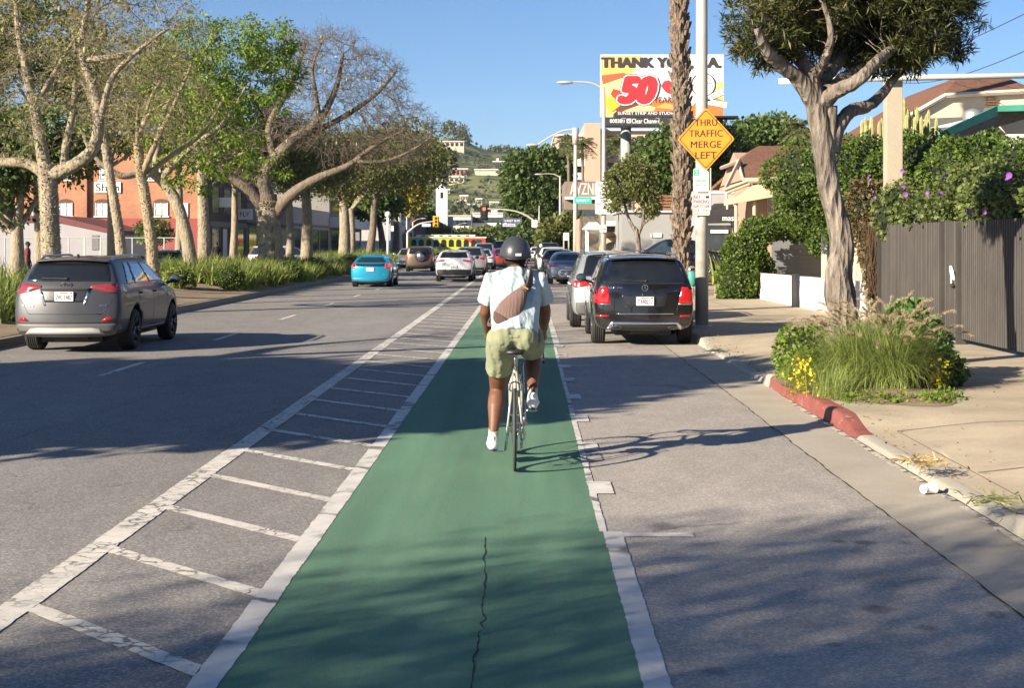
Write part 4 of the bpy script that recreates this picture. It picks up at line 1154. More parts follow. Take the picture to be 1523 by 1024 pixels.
generic('suv', p_dark, 'dark_suv', 'dark car passing behind the leaning tree trunk on the far roadway', (-17.6,74,0), R(180), None, H=1.5)
generic('sedan', p_dark, 'lot_sedan', 'dark sedan standing side on in the lot behind the palm trunk', (7.9,58,.50), R(90), None, H=1.50, detail=2)
# ================================================================= cyclist and bicycle
BX = -.105; BY = 11.86      # bicycle centre line and rear axle
def bikeP(x, y, z): return (BX+x, BY+y, z)
m_frame = M('bike_cream', (.50,.48,.40), .3, metal=.35, var=.08, coat=.4)
m_steel = M('bike_steel', (.50,.50,.50), .22, metal=1, var=.1)
m_rubber = M('bike_tyre', (.05,.05,.048), .8, var=.2, vs=20)
m_blk = M('bike_black', (.02,.02,.02), .45, var=.2)
bike = thing('bicycle', 'cream and silver road bicycle ridden down the green lane', 'bicycle', bikeP(0,0,0))
for (yy, nm) in ((0,'rear'),(1.0,'front')):
    c = bikeP(0,yy,.335)
    mb = MB(); mb.tube([(c[0], c[1]+.322*math.cos(a), c[2]+.322*math.sin(a)) for a in np.linspace(0,2*math.pi,49)], .0135, 8, caps=False, ref=(1,0,0)); tyre = part(bike, 'wheel', mb, m_rubber, smooth=True)
    mb = MB(); mb.lathe([(.309,-.010),(.309,.010),(.292,.010),(.286,0),(.292,-.010)], c, 'X', 48, True); part(tyre, 'rim', mb, m_steel, smooth=True)
    mb = MB()
    for k in range(28):
        a = 2*math.pi*k/28; sg = 1 if k%2 else -1; a2 = a+(.5 if (k//2)%2 else -.5)
        mb.tube([(c[0]+sg*.028, c[1]+.022*math.cos(a2*2), c[2]+.022*math.sin(a2*2)), (c[0], c[1]+.292*math.cos(a), c[2]+.292*math.sin(a))], .0016, 3)
    mb.lathe([(.0,-.06),(.009,-.06),(.009,-.034),(.024,-.032),(.024,-.024),(.014,-.02),(.014,.02),(.024,.024),(.024,.032),(.009,.034),(.009,.06),(0,.06)], c, 'X', 16); part(tyre, 'spokes', mb, m_steel, smooth=False)
mb = MB(); BB = (0,.42,.275)
seat_top = (0,.245,.80); head_t = (0,.84,.86); head_b = (0,.885,.71)
mb.tube([bikeP(*BB), bikeP(*seat_top)], .0155, 10); mb.tube([bikeP(*seat_top), bikeP(*head_t)], .014, 10); mb.tube([bikeP(*BB), bikeP(*head_b)], .0165, 10); mb.tube([bikeP(0,.835,.885), bikeP(0,.89,.69)], .0185, 12)
for s in (-1,1):
    mb.tube([bikeP(s*.012,.25,.785), bikeP(s*.036,.12,.56), bikeP(s*.062,.0,.335)], [.009,.009,.008], 8)
    mb.tube([bikeP(s*.02,.40,.275), bikeP(s*.045,.2,.30), bikeP(s*.062,.0,.335)], [.011,.010,.009], 8)
    mb.obox(bikeP(s*.064,0,.335), .006,.04,.05)
    mb.tube([bikeP(s*.03,.893,.68), bikeP(s*.052,.905,.6), bikeP(s*.052,.94,.45), bikeP(s*.05,1.0,.335)], [.012,.012,.010,.008], 8)
mb.box(BX-.035,BX+.035,BY+.875,BY+.915,.675,.70); mb.lathe([(.02,-.035),(.02,.035)], bikeP(*BB), 'X', 14); part(bike, 'frame', mb, m_frame, smooth=True)
mb = MB(); mb.tube([bikeP(0,.245,.79), bikeP(0,.205,.938)], .0125, 10); part(bike, 'seat_post', mb, m_steel, smooth=True)
mb = MB(); V=[]
pr = [(-.14,.070,.0),(-.10,.078,.006),(-.03,.066,.004),(.05,.034,-.004),(.12,.020,-.004),(.145,.008,-.008)]
for (yy,hw_,dz) in pr:
    for f,d in ((-1,-.022),(-.9,-.002),(-.45,.010),(0,.004),(.45,.010),(.9,-.002),(1,-.022),(.5,-.03),(-.5,-.03)): V.append(bikeP(f*hw_, 0.165+yy, .968+dz+d))
n=9; F=[(i*n+j,i*n+(j+1)%n,(i+1)*n+(j+1)%n,(i+1)*n+j) for i in range(5) for j in range(n)]+[tuple(range(n)),tuple(5*n+j for j in range(n))]
mb.add(V,F); sd = part(bike, 'saddle', mb, m_blk, smooth=True)
mb = MB(); 
for s in (-1,1): mb.tube([bikeP(s*.035,.055,.952), bikeP(s*.024,.10,.932), bikeP(s*.022,.235,.932), bikeP(s*.012,.275,.950)], .0038, 6)
mb.obox(bikeP(0,.18,.936), .055,.04,.03); part(sd, 'saddle_rails', mb, m_steel)
mb = MB(); 
mb.tube([bikeP(0,.83,.885), bikeP(0,.82,.94), bikeP(0,.86,.965), bikeP(0,.91,.965)], .0135, 8)
pts=[]; 
for s in (-1,1):
    p_,r_ = smoothpath([bikeP(0,.91,.965), bikeP(s*.12,.91,.965), bikeP(s*.212,.925,.963), bikeP(s*.228,.98,.955), bikeP(s*.233,1.01,.90), bikeP(s*.238,.99,.84), bikeP(s*.240,.92,.815), bikeP(s*.240,.87,.81)], [.0125]*8, 5); mb.tube(p_, r_, 8)
    mb.tube([bikeP(s*.228,.97,.965), bikeP(s*.231,1.02,1.0), bikeP(s*.232,1.045,1.025)], [.016,.017,.013], 8); mb.tube([bikeP(s*.232,1.04,1.01), bikeP(s*.236,1.055,.95), bikeP(s*.238,1.03,.87)], [.006,.006,.004], 6)
part(bike, 'handlebar', mb, m_blk, smooth=True)
# drivetrain: chainwheel, cassette, derailleur, cranks, pedals, brake, lower cables
mb = MB(); mb.lathe([(.085,.046),(.098,.046),(.098,.050),(.085,.050)], bikeP(*BB), 'X', 36, True); mb.lathe([(.06,.040),(.075,.040),(.075,.044),(.06,.044)], bikeP(*BB), 'X', 30, True)
for k in range(5):
    a=2*math.pi*k/5; mb.tube([bikeP(.048,.42,.275), bikeP(.048,.42+.09*math.cos(a),.275+.09*math.sin(a))], [.010,.006], 6)
part(bike, 'chainring', mb, m_steel)
mb = MB(); c=bikeP(0,0,.335)
for k,rr in enumerate((.032,.037,.042,.047,.052,.057)): mb.lathe([(rr-.008,.050-k*.004),(rr,.050-k*.004),(rr,.0525-k*.004),(rr-.008,.0525-k*.004)], c, 'X', 24, True)
part(bike, 'cassette', mb, m_steel)
mb = MB(); 
for (y0,z0,y1,z1) in ((.0,.375,.42,.373),(.0,.245,.40,.180)): mb.tube([bikeP(.047,y0,z0), bikeP(.048,y1,z1)], .0035, 4)
mb.tube([bikeP(.047,0,.245), bikeP(.047,.02,.20)], .0035, 4); part(bike, 'chain', mb, m_blk)
mb = MB(); mb.tube([bikeP(.068,0,.32), bikeP(.078,.01,.27), bikeP(.055,.02,.235), bikeP(.052,.045,.17)], [.011,.012,.010,.008], 6)
for q in ((.01,.24),(.045,.165)): mb.lathe([(0,.044),(.024,.044),(.024,.052),(0,.052)], bikeP(0,q[0],q[1]), 'X', 14)
mb.tube([bikeP(.068,0,.30), bikeP(.09,-.05,.30), bikeP(.075,-.03,.345)], .003, 5); part(bike, 'derailleur', mb, m_steel)
for s, ang in ((-1,-90),(1,90)):
    a = R(ang); e = (s*.085, .42+.17*math.cos(a), .275+.17*math.sin(a))
    mb = MB(); mb.tube([bikeP(s*.058,.42,.275), bikeP(*e)], [.013,.010], 8); cr_ = part(bike, 'crank', mb, m_steel, smooth=True)
    mb = MB(); mb.box(BX+e[0]+s*.015-.004*s, BX+e[0]+s*.095, BY+e[1]-.035, BY+e[1]+.035, e[2]-.010, e[2]+.008); mb.tube([bikeP(*e), bikeP(e[0]+s*.1,e[1],e[2])], .006, 6); part(cr_, 'pedal', mb, m_steel, bevel=.003)
mb = MB()
for s in (-1,1):
    mb.tube([bikeP(0,.085,.715), bikeP(s*.045,.075,.70), bikeP(s*.048,.07,.65), bikeP(s*.022,.065,.64)], [.008,.009,.008,.007], 6); mb.obox(bikeP(s*.020,.065,.64), .012,.05,.014)
    mb.tube([bikeP(s*.03,.91,.69), bikeP(s*.048,.93,.655), bikeP(s*.02,.94,.635)], .007, 6)
part(bike, 'brake_caliper', mb, m_steel)
mb = MB(); p_,r_ = smoothpath([bikeP(.02,.30,.79), bikeP(.055,.19,.83), bikeP(.06,.11,.79), bikeP(.03,.09,.72)], [.0028]*4, 6); mb.tube(p_,r_,5)
p_,r_ = smoothpath([bikeP(0,.30,.79), bikeP(.075,.16,.88), bikeP(.07,.10,.80), bikeP(.095,-.03,.335+.01)], [.0022]*4, 6); mb.tube(p_,r_,5)
for s in (-1,1): 
    p_,r_ = smoothpath([bikeP(s*.2,1.0,.97), bikeP(s*.15,.97,1.10), bikeP(s*.05,.93,1.02), bikeP(0,.89,.80)], [.0028]*4, 6); mb.tube(p_,r_,5)
part(bike, 'cable', mb, m_blk)

# ---- rider
def skinmat():
    m,t,b = nt('skin'); v = coords(t)
    a = ramp(t, [(.3,(.10,.042,.022)),(.7,(.165,.073,.040))], noise(t,v,9,5,.6)); t.links.new(a.outputs[0], b.inputs['Base Color'])
    b.inputs['Roughness'].default_value=.56; b.inputs['Subsurface Weight'].default_value=.12; b.inputs['Subsurface Radius'].default_value=(.01,.004,.002)
    bump(t,b,noise(t,v,90,4,.7),.12,.004); return m
def cloth(key, col, wr=.35, sc=14, dist=.03, var=.07):
    m,t,b = nt(key); v = coords(t, scale=(1.3,1,.8))
    a = ramp(t, [(.3,tuple(c*(1-var) for c in col)),(.7,tuple(min(1,c*(1+var)) for c in col))], noise(t,v,5,5,.6)); t.links.new(a.outputs[0], b.inputs['Base Color'])
    b.inputs['Roughness'].default_value=.9; b.inputs['Specular IOR Level'].default_value=.15; b.inputs['Sheen Weight'].default_value=.15
    w_ = N(t,'ShaderNodeTexWave', Scale=sc*.28, Distortion=7.0, Detail=3.0); w_.inputs['Detail Scale'].default_value=1.4; t.links.new(v, w_.inputs['Vector'])
    ad = t.nodes.new('ShaderNodeMath'); ad.operation='MULTIPLY_ADD'; t.links.new(noise(t,v,sc,4,.6), ad.inputs[0]); ad.inputs[1].default_value=1.2; t.links.new(w_.outputs['Fac'], ad.inputs[2])
    bump(t,b,ad.outputs[0],wr,dist); return m
m_skin = skinmat(); m_shirt = cloth('pale_blue_cotton', (.37,.46,.48), .55, 9, .03, .05); m_shorts = cloth('sage_green_nylon', (.215,.228,.145), .35, 10, .03)
m_sock = cloth('grey_sock', (.42,.40,.37), .2, 60, .004); m_shoe = M('white_shoe', (.68,.67,.64), .6, var=.1, vs=25); m_sole = M('navy_sole', (.02,.035,.11), .5, var=.3, vs=25)
def remesh(mb, vox, it=4, disp=None):
    mods = [('REMESH', dict(mode='VOXEL', voxel_size=vox, use_smooth_shade=True)), ('SMOOTH', dict(factor=.5, iterations=it))]
    return evaluated(mb, mods)
rider = thing('person', 'cyclist from behind in pale blue t-shirt, sage shorts and dark helmet on the road bike', 'person', (BX,12.1,0))
def rpart(name, me, m, parent=None, label=None):
    off = Vector((BX,12.1,0)); me.transform(Matrix.Translation(-off)); me.polygons.foreach_set('use_smooth', np.ones(len(me.polygons),dtype=bool)); me.materials.clear(); me.materials.append(m)
    o = link(name, me, None, parent or rider)
    if label: o['label']=label
    return o
X = BX; hipL = Vector((X-.115,12.08,1.06)); hipR = Vector((X+.115,12.08,1.06))
kneeL = Vector((X-.150,12.42,.615)); ankL = Vector((X-.185,12.20,.235)); kneeR = Vector((X+.150,12.60,.905)); ankR = Vector((X+.145,12.22,.575))
shL = Vector((X-.185,12.36,1.52)); shR = Vector((X+.185,12.36,1.52)); elL = Vector((X-.250,12.46,1.27)); elR = Vector((X+.250,12.46,1.27))
haL = Vector((X-.240,12.72,1.075)); haR = Vector((X+.240,12.72,1.075))
mb = MB()
# torso
mb.cap([(X,12.08,1.05),(X,12.13,1.15),(X,12.22,1.28),(X,12.31,1.43),(X,12.36,1.52)], [.155,.145,.160,.185,.150], 24, [.110,.10,.105,.115,.085])
mb.cap([shL+Vector((.03,0,-.01)), shR-Vector((.03,0,.01))], .068, 14)
mb.cap([(X,12.36,1.50),(X,12.41,1.62),(X,12.44,1.64)], [.085,.064,.060], 16)
# head: skull, jaw, nose, ears
mb.ball((X,12.475,1.725), .076,.098,.108, 24, 18); mb.ball((X,12.515,1.665), .055,.062,.060, 18, 12); mb.ball((X,12.583,1.695), .015,.02,.022, 10, 8); mb.ball((X,12.568,1.645), .028,.014,.014, 12, 8)
for s in (-1,1): mb.ball((X+s*.079,12.47,1.698), .011,.022,.034, 10, 8)
for hp, kn, an, s in ((hipL,kneeL,ankL,-1),(hipR,kneeR,ankR,1)):
    mb.cap([hp, hp.lerp(kn,.35), hp.lerp(kn,.75), kn], [.112,.105,.084,.068], 20)
    back = Vector((0,-.022,0))
    mb.cap([kn, kn.lerp(an,.22)+back*.9, kn.lerp(an,.38)+back*1.1, kn.lerp(an,.7)+back*.4, an], [.064,.072,.070,.048,.036], 20)
    # foot inside the shoe
    mb.cap([an, an+Vector((0,-.015,-.07)), an+Vector((0,.13,-.10))], [.036,.036,.026], 12)
for sh, el, ha, s in ((shL,elL,haL,-1),(shR,elR,haR,1)):
    mb.cap([sh, sh.lerp(el,.4), sh.lerp(el,.8), el], [.072,.062,.055,.051], 18)
    mb.cap([el, el.lerp(ha,.3), el.lerp(ha,.7), ha], [.051,.052,.040,.029], 18)
    # hand closed over the brake hood: palm, four fingers, thumb
    hd = Vector((BX+s*.232,12.90,1.0))
    pc = ha.lerp(hd,.45)+Vector((0,0,.012)); dirh = (hd-ha).normalized()
    mb.cap([ha, pc, pc+dirh*.03], [.027,.036,.034], 14, [.018,.018,.016], ref=(1,0,0))
    for k, (fx, ln) in enumerate(((.030,.9),(.011,1.0),(-.008,.95),(-.026,.78))):
        b0 = pc+dirh*.045+Vector((s*fx*.35+s*.012, k*-.014+.012, .004-k*.006)); 
        p1 = b0+Vector((s*.012, .026*ln, -.010)); p2 = p1+Vector((-s*.004,.012*ln,-.026*ln)); p3 = p2+Vector((-s*.020,-.004,-.018*ln))
        mb.cap([b0,p1,p2,p3], [.0095,.009,.0085,.0072], 8)
    t0 = pc+Vector((-s*.028,-.005,0)); mb.cap([t0, t0+Vector((-s*.012,.030,-.006)), t0+Vector((-s*.006,.052,-.024))], [.012,.0105,.0085], 8)
rpart('body', remesh(mb, .0075, 3), m_skin)
# eyes
mb = MB()
for s in (-1,1): mb.ball((X+s*.030,12.560,1.717), .0125)
part(rider, 'eyes', mb, M('eye_white',(.6,.58,.55),.2), smooth=True)
# shirt
mb = MB()
mb.tube([(X,12.02,1.07),(X-.0,12.07,1.13),(X,12.15,1.24),(X,12.24,1.36),(X,12.31,1.46),(X,12.355,1.54),(X,12.395,1.610)], [.192,.194,.200,.212,.200,.160,.092], 32, [.150,.145,.142,.145,.135,.112,.084])
mb.cap([shL+Vector((.03,-.005,-.02)), shR+Vector((-.03,-.005,-.02))], .086, 18)
for s in (-1,1): mb.cap([(X+s*.05,12.385,1.575),(X+s*.13,12.365,1.545),(X+s*.20,12.35,1.49)], [.060,.068,.080], 18)
for sh, el, s in ((shL,elL,-1),(shR,elR,1)):
    mb.tube([sh+Vector((-s*.06,0,.0)), sh+Vector((s*.005,0,.012)), sh.lerp(el,.35)+Vector((s*.006,0,0)), sh.lerp(el,.72)+Vector((s*.010,-.004,0))], [.080,.086,.086,.086], 22)
me = remesh(mb, .009, 6)
def wrinkle(me, amp, sc, seed, zf=1.0):
    from mathutils import noise as mn
    for v in me.vertices:
        p = v.co; n_ = mn.fractal(Vector((p.x*sc, p.y*sc, p.z*sc*zf+seed)), .8, 2.0, 4); v.co = p+v.normal*(amp*n_+amp*.55)
wrinkle(me, .0065, 8, 3, .9); rpart('t_shirt', me, m_shirt)
# shorts
mb = MB()
mb.cap([(X,12.07,1.13),(X,12.05,1.07),(X,12.08,1.05)], [.172,.184,.160], 28, [.140,.150,.125])
for s in (-1,1): mb.ball((X+s*.090,11.995,1.065), .100,.105,.110, 20, 14)
for hp, kn, s, f in ((hipL,kneeL,-1,.63),(hipR,kneeR,1,.66)):
    mb.tube([hp+Vector((-s*.03,-.02,.05)), hp+Vector((0,-.005,.0)), hp.lerp(kn,.3), hp.lerp(kn,f)], [.10,.120,.114,.108], 24)
me = remesh(mb, .009, 5); wrinkle(me, .008, 8, 9, 1.2); sh_ = rpart('shorts', me, m_shorts)
mb = MB(); mb.tube([(X+.177*math.cos(a), 12.05+.138*math.sin(a), 1.085) for a in np.linspace(0,2*math.pi,33)], .016, 8, caps=False); part(sh_, 'waistband', mb, m_shorts, smooth=True)
# socks, shoes
for an, kn, s in ((ankL,kneeL,-1),(ankR,kneeR,1)):
    up = (kn-an).normalized(); mb = MB()
    mb.tube([an+up*.155, an+up*.05, an+Vector((0,0,-.01)), an+Vector((0,-.01,-.05))], [.047,.042,.042,.045], 16); mb.tube([an+up*.158, an+up*.136], [.0495,.0485], 16)
    me = remesh(mb, .006, 2); so_ = rpart('sock', me, m_sock)
    mb = MB(); sole_z = an.z-.115
    mb.cap([(an.x,an.y-.055,sole_z+.052),(an.x,an.y+.0,sole_z+.055),(an.x+s*.006,an.y+.09,sole_z+.046),(an.x+s*.008,an.y+.165,sole_z+.034)], [.045,.048,.054,.044], 20, [.044,.044,.036,.026])
    mb.cap([(an.x,an.y-.03,sole_z+.10),(an.x,an.y-.032,sole_z+.05)], [.046,.050], 16); mb.cap([(an.x,an.y+.01,sole_z+.095),(an.x,an.y+.06,sole_z+.06)], [.033,.036], 14)
    mb.tube([(an.x,an.y-.068,sole_z+.085),(an.x,an.y-.076,sole_z+.125)], [.016,.010], 8)
    sh2 = rpart('shoe', remesh(mb, .006, 2), m_shoe)
    mb = MB(); poly=[]
    for k in range(24):
        a = 2*math.pi*k/24; yy=.055+.145*math.cos(a); wv=(.041+.010*math.cos(a))*math.sin(a); poly.append((an.x+wv+s*.005*(math.cos(a)+.5), an.y+yy))
    mb.prism(poly, sole_z, sole_z+.030); part(sh2, 'sole', mb, m_sole, bevel=.006)
    mb = MB(); mb.prism([(q[0]*1.0+(an.x-q[0])*-.02,q[1]) for q in poly], sole_z+.030, sole_z+.042); part(sh2, 'midsole', mb, m_shoe)
# hair and helmet
mb = MB(); mb.ball((X,12.462,1.700), .082,.088,.085, 24, 16); mb.ball((X,12.44,1.640), .070,.056,.055, 18, 12)
me = remesh(mb, .006, 1); rr = np.random.default_rng(3)
for v in me.vertices: v.co = v.co+v.normal*abs(rr.normal(0,.005))
rpart('hair', me, M('black_hair',(.008,.006,.005),.7,bmp=.8,bs=160))
mb = MB(); prof = []
V=[];F=[]; nu=36; nv=14; hc=np.array((X,12.472,1.748))
for i in range(nv+1):
    for j in range(nu):
        ph=2*math.pi*j/nu; back=-math.sin(ph)   # -y is the back of the head
        low = 1.72+.12*math.cos(2*ph)*0 + .10*back - .16*abs(math.cos(ph))*.3
        th = low*i/nv
        V.append(hc+np.array((.134*math.sin(th)*math.cos(ph), .156*math.sin(th)*math.sin(ph), .158*math.cos(th))))
for i in range(nv):
    for j in range(nu): F.append((i*nu+j,i*nu+(j+1)%nu,(i+1)*nu+(j+1)%nu,(i+1)*nu+j))
mb.add(V,F); hm = part(rider, 'helmet', mb, M('matte_helmet',(.040,.044,.052),.36,var=.08,coat=.15), smooth=True)
md = hm.modifiers.new('s','SOLIDIFY'); md.thickness=.018; md.offset=-1
ring_ = [tuple(p_) for p_ in V[-nu:]]; mb = MB(); mb.tube(ring_+[ring_[0]], .007, 6, caps=False); part(hm, 'helmet_rim', mb, m_blk, smooth=True)
mb = MB(); mb.box(X-.0+.002,X+.050,12.314,12.330,1.738,1.758); pl = part(hm, 'helmet_label', mb, M('label_white',(.7,.7,.68),.5)); 
mb = MB()
for s in (-1,1): mb.tube([(X+s*.108,12.44,1.70),(X+s*.085,12.47,1.63),(X+s*.03,12.52,1.595),(X,12.53,1.590)], .005, 5)
part(hm, 'chin_strap', mb, m_blk)
# sling bag worn across the back
bag = thing('sling_bag', 'mauve brown sling bag worn diagonally across the cyclist back', 'bag', (X-.03,12.0,1.28))
m_bag = cloth('mauve_nylon', (.155,.105,.092), .3, 30, .006, .12); m_bagd = cloth('dark_brown_nylon', (.085,.055,.048), .3, 40, .006)
ax = Vector((.54,.22,.80)).normalized(); nrm = Vector((0,-.93,.36)); nrm = (nrm-ax*nrm.dot(ax)).normalized(); sd_ = ax.cross(nrm).normalized()
bc = Vector((X-.020,12.045,1.325))
mb = MB(); pts=[]; r1=[]; r2=[]
for f,w_,d_ in ((-.5,.020,.020),(-.44,.075,.042),(-.3,.108,.058),(-.1,.110,.066),(.12,.090,.060),(.32,.058,.045),(.46,.034,.030),(.5,.024,.016)):
    pts.append(bc+ax*f*.40); r1.append(w_*.98); r2.append(d_)
p_,q1 = smoothpath(pts, r1, 3); _,q2 = smoothpath(pts, r2, 3)
mb.tube(p_, q1, 26, q2, ref=tuple(sd_)); me = mkmesh('bag_body', mb.verts()-np.array(bag.location), mb.f, True); fixn(me); link('bag_body', me, m_bag, bag)
mb = MB(); mb.tube(p_[:7], q1[:7]*1.03, 26, q2[:7]*1.04, ref=tuple(sd_)); part(bag, 'bag_base', mb, m_bagd, smooth=True)
mb = MB(); loop=[]
for a in np.linspace(0, 2*math.pi, 33): 
    f=.06+.34*math.cos(a)*.5/.5; yy = ax*(.02+.135*math.cos(a)); k=.072*(1-.30*math.cos(a))
    loop.append(bc+yy+sd_*k*math.sin(a)+nrm*(.052-.016*abs(math.sin(a))-.01*max(0,math.cos(a))))
mb.tube(loop, .0035, 5, caps=False); part(bag, 'zip', mb, m_bagd, smooth=True)
mb = MB(); st0 = bc+ax*.19+nrm*.01
sp_ = [st0, Vector((X+.105,12.165,1.47)), Vector((X+.125,12.215,1.545)), Vector((X+.128,12.30,1.612)), Vector((X+.12,12.39,1.618)), Vector((X+.07,12.47,1.54)), Vector((X-.03,12.46,1.40)), Vector((X-.17,12.36,1.25)), Vector((X-.222,12.22,1.18)), Vector((X-.19,12.08,1.17)), bc-ax*.15+sd_*.02]
p_,r_ = smoothpath(sp_, [.030,.031,.031,.030,.028,.022,.018,.016,.014,.013,.012], 5)
# flat webbing
mbv=[]; cen=np.array((X,12.25,1.35))
for i,p in enumerate(p_):
    t_ = p_[min(i+1,len(p_)-1)]-p_[max(i-1,0)]; t_/=np.linalg.norm(t_); o_=p-np.array((X,12.28,p[2]-.06)); o_-=t_*np.dot(o_,t_); o_/=np.linalg.norm(o_)+1e-9; s_=np.cross(t_,o_); w_=r_[i]
    mbv += [p+s_*w_, p+s_*w_+o_*.010, p-s_*w_+o_*.010, p-s_*w_]
k=len(p_); mb.add(mbv, [(i*4+j,i*4+(j+1)%4,(i+1)*4+(j+1)%4,(i+1)*4+j) for i in range(k-1) for j in range(4)]+[(0,1,2,3),(4*k-1,4*k-2,4*k-3,4*k-4)])
part(bag, 'strap', mb, m_bagd, bevel=.002)
mb = MB(); q = bc+ax*.185+nrm*.035; mb.tube([q-sd_*.035, q+sd_*.035+ax*.0], .005, 6); part(bag, 'strap_trim', mb, M('tan_trim',(.42,.23,.10),.6))
# ================================================================= right side of the street
SZ = .152
m_pole = M('galvanised_pole', (.46,.44,.39), .55, metal=.15, var=.1, vs=2)
m_white = M('white_paint_wall', (.64,.62,.58), .75, var=.06, vs=1.5, bmp=.2)
m_signback = M('sign_aluminium', (.45,.45,.44), .4, metal=.7)
m_signwhite = M('sign_white', (.74,.73,.68), .5, var=.03)
m_signblack = M('sign_black', (.015,.013,.010), .5)
m_orange = M('sign_orange', (.66,.235,.008), .55, var=.03)
m_dark = M('dark_opening', (.012,.012,.013), .4)
m_win = M('window_glass', (.04,.05,.06), .06, var=.4, vs=2, spec=.8)
m_bark_r = bark('rough_grey_bark', (.065,.052,.042), (.31,.27,.23), 7, .20, 1.6)
L_ivy = leafmat('ivy_leaf', (.018,.045,.007), (.135,.205,.030), .25, scale=1.5)
L_vine = leafmat('vine_leaf', (.022,.045,.012), (.155,.20,.055), .3, scale=1.2, accent=(.20,.22,.07))
L_needle = leafmat('strap_needle_leaf', (.016,.024,.008), (.085,.095,.028), .25, scale=1.6, accent=(.24,.19,.075))
L_dark = leafmat('dense_green_leaf', (.030,.060,.014), (.125,.185,.045), .22, scale=.5)
L_olive = leafmat('olive_leaf', (.055,.070,.018), (.19,.21,.065), .3, scale=.5)
L_bright = leafmat('bright_green_leaf', (.060,.115,.012), (.25,.36,.04), .4, scale=.45)
L_grass = leafmat('fountain_grass_blade', (.13,.18,.04), (.40,.48,.15), .35, scale=3)
L_strap = leafmat('strap_blade', (.070,.115,.020), (.26,.32,.075), .35, scale=.7, accent=(.42,.40,.17))

# -- street light pole with its signs
px_, py_ = 3.49, 29.4
mb = MB(); mb.tube([(px_,py_,SZ),(px_,py_,2.5),(px_,py_,6),(px_,py_,11.4)], [.135,.125,.118,.10], 20); 
T = thing('light_pole', 'tall smooth street light pole at the kerb carrying the orange diamond sign', 'pole', (px_,py_,SZ)); part(T, 'pole', mb, m_pole, smooth=True)
mb = MB(); mb.lathe([(.20,0),(.20,.03),(.15,.05),(0,.05)], (px_,py_,SZ), 'Z', 20); part(T, 'base_plate', mb, m_pole)
mb = MB(); mb.tube([(px_,py_,11.2),(px_-1,py_,11.7),(px_-2.6,py_,11.8)], [.06,.05,.04], 10); mb.ball((px_-2.9,py_,11.78), .38,.14,.08, 14, 8); part(T, 'lamp_arm', mb, m_pole, smooth=True)
def flatsign(name, label, c, w_, h_, m, rz, texts, mt=m_signblack, border=True, shape='rect', group=None, edge=None, cat='sign'):
    """a sheet sign with rounded corners, real thickness, border and lettering"""
    T = thing(name, label, cat, tuple(c), rz, group)
    def rr(w2,h2,r):
        P=[]
        for (sx,sz,a0) in ((1,1,0),(-1,1,90),(-1,-1,180),(1,-1,270)):
            for k in range(5):
                a=R(a0+k*22.5); P.append((sx*(w2-r)+r*math.cos(a), sz*(h2-r)+r*math.sin(a)))
        return P
    if shape == 'diamond':
        def dm(s_): 
            P=[]
            for i in range(4):
                a=R(90*i); b_=[(math.cos(a)*s_*w_/2, math.sin(a)*s_*h_/2)]
                for da in (-.035,.035): P.append((math.cos(a+da)*.955*s_*w_/2, math.sin(a+da)*.955*s_*h_/2)) if False else None
                a1,a2=R(90*i),R(90*(i+1)); p=(math.cos(a1)*w_/2*s_, math.sin(a1)*h_/2*s_)
                q0=(math.cos(a1-math.pi/2)*w_/2*s_, math.sin(a1-math.pi/2)*h_/2*s_); q1=(math.cos(a2)*w_/2*s_, math.sin(a2)*h_/2*s_)
                P.append((p[0]*.93+q0[0]*.07, p[1]*.93+q0[1]*.07)); P.append((p[0]*.975+0*q0[0], p[1]*.975)); P.append((p[0]*.93+q1[0]*.07, p[1]*.93+q1[1]*.07))
            return P
        outer, i1, i2 = dm(1), dm(.935), dm(.90)
    else: outer, i1, i2 = rr(w_/2,h_/2,.04), rr(w_/2-.015,h_/2-.015,.035), rr(w_/2-.024,h_/2-.024,.03)
    mb = MB(); mb.prism(outer, -.003, .003, 'XZ'); part(T, 'panel', mb, m, world=False)
    if border:
        n=len(i1); V=[(p[0],-.0055,p[1]) for p in i1]+[(p[0],-.0055,p[1]) for p in i2]; part(T, 'border', (np.array(V), [(i,(i+1)%n,n+(i+1)%n,n+i) for i in range(n)]), edge or mt, world=False, norm=False)
    mb = MB()
    for (s_,x,z,ww,hh,*k) in texts: text(mb, s_, (x,-.0058,z), ww, hh, bold=k[0] if k else .02)
    if texts: part(T, 'lettering', mb, mt, world=False, norm=False)
    mb = MB(); mb.box(-.02,.02,.004,.03,-h_*.35,h_*.35); part(T, 'bracket', mb, m_signback, world=False)
    return T
c = W(1050,207,py_-.22)
flatsign('warning_sign', 'orange diamond sign reading THRU TRAFFIC MERGE LEFT on the light pole', c, 1.14, 1.27, m_orange, R(-8),
    [('THRU',0,.33,.44,.135),('TRAFFIC',0,.115,.66,.135),('MERGE',0,-.105,.60,.135),('LEFT',0,-.32,.42,.135)], border=True, shape='diamond')
m_sg = M('sign_green', (.03,.42,.28), .5, var=.04); m_sr = M('sign_red', (.50,.03,.045), .5, var=.04)
c = W(1042.5,268,py_-.16)
T = flatsign('parking_sign', 'white sign with green lettering and a 2 in a green square', c, .305, .47, M('sign_cream',(.72,.72,.60),.5,var=.04), 0, [('PARKING',0,-.01,.25,.06),('8AM TO 6PM',0,-.10,.22,.035,.005)], mt=m_sg, border=False)
mb = MB(); mb.box(-.145,-.04,-.0052,-.0046,.09,.22); part(T,'green_square',mb,m_sg,world=False); mb = MB(); text(mb,'2',(-.092,-.0062,.155),.05,.09,bold=.02); part(T,'numeral',mb,m_signwhite,world=False,norm=False)
c = W(1043,304,py_-.16)
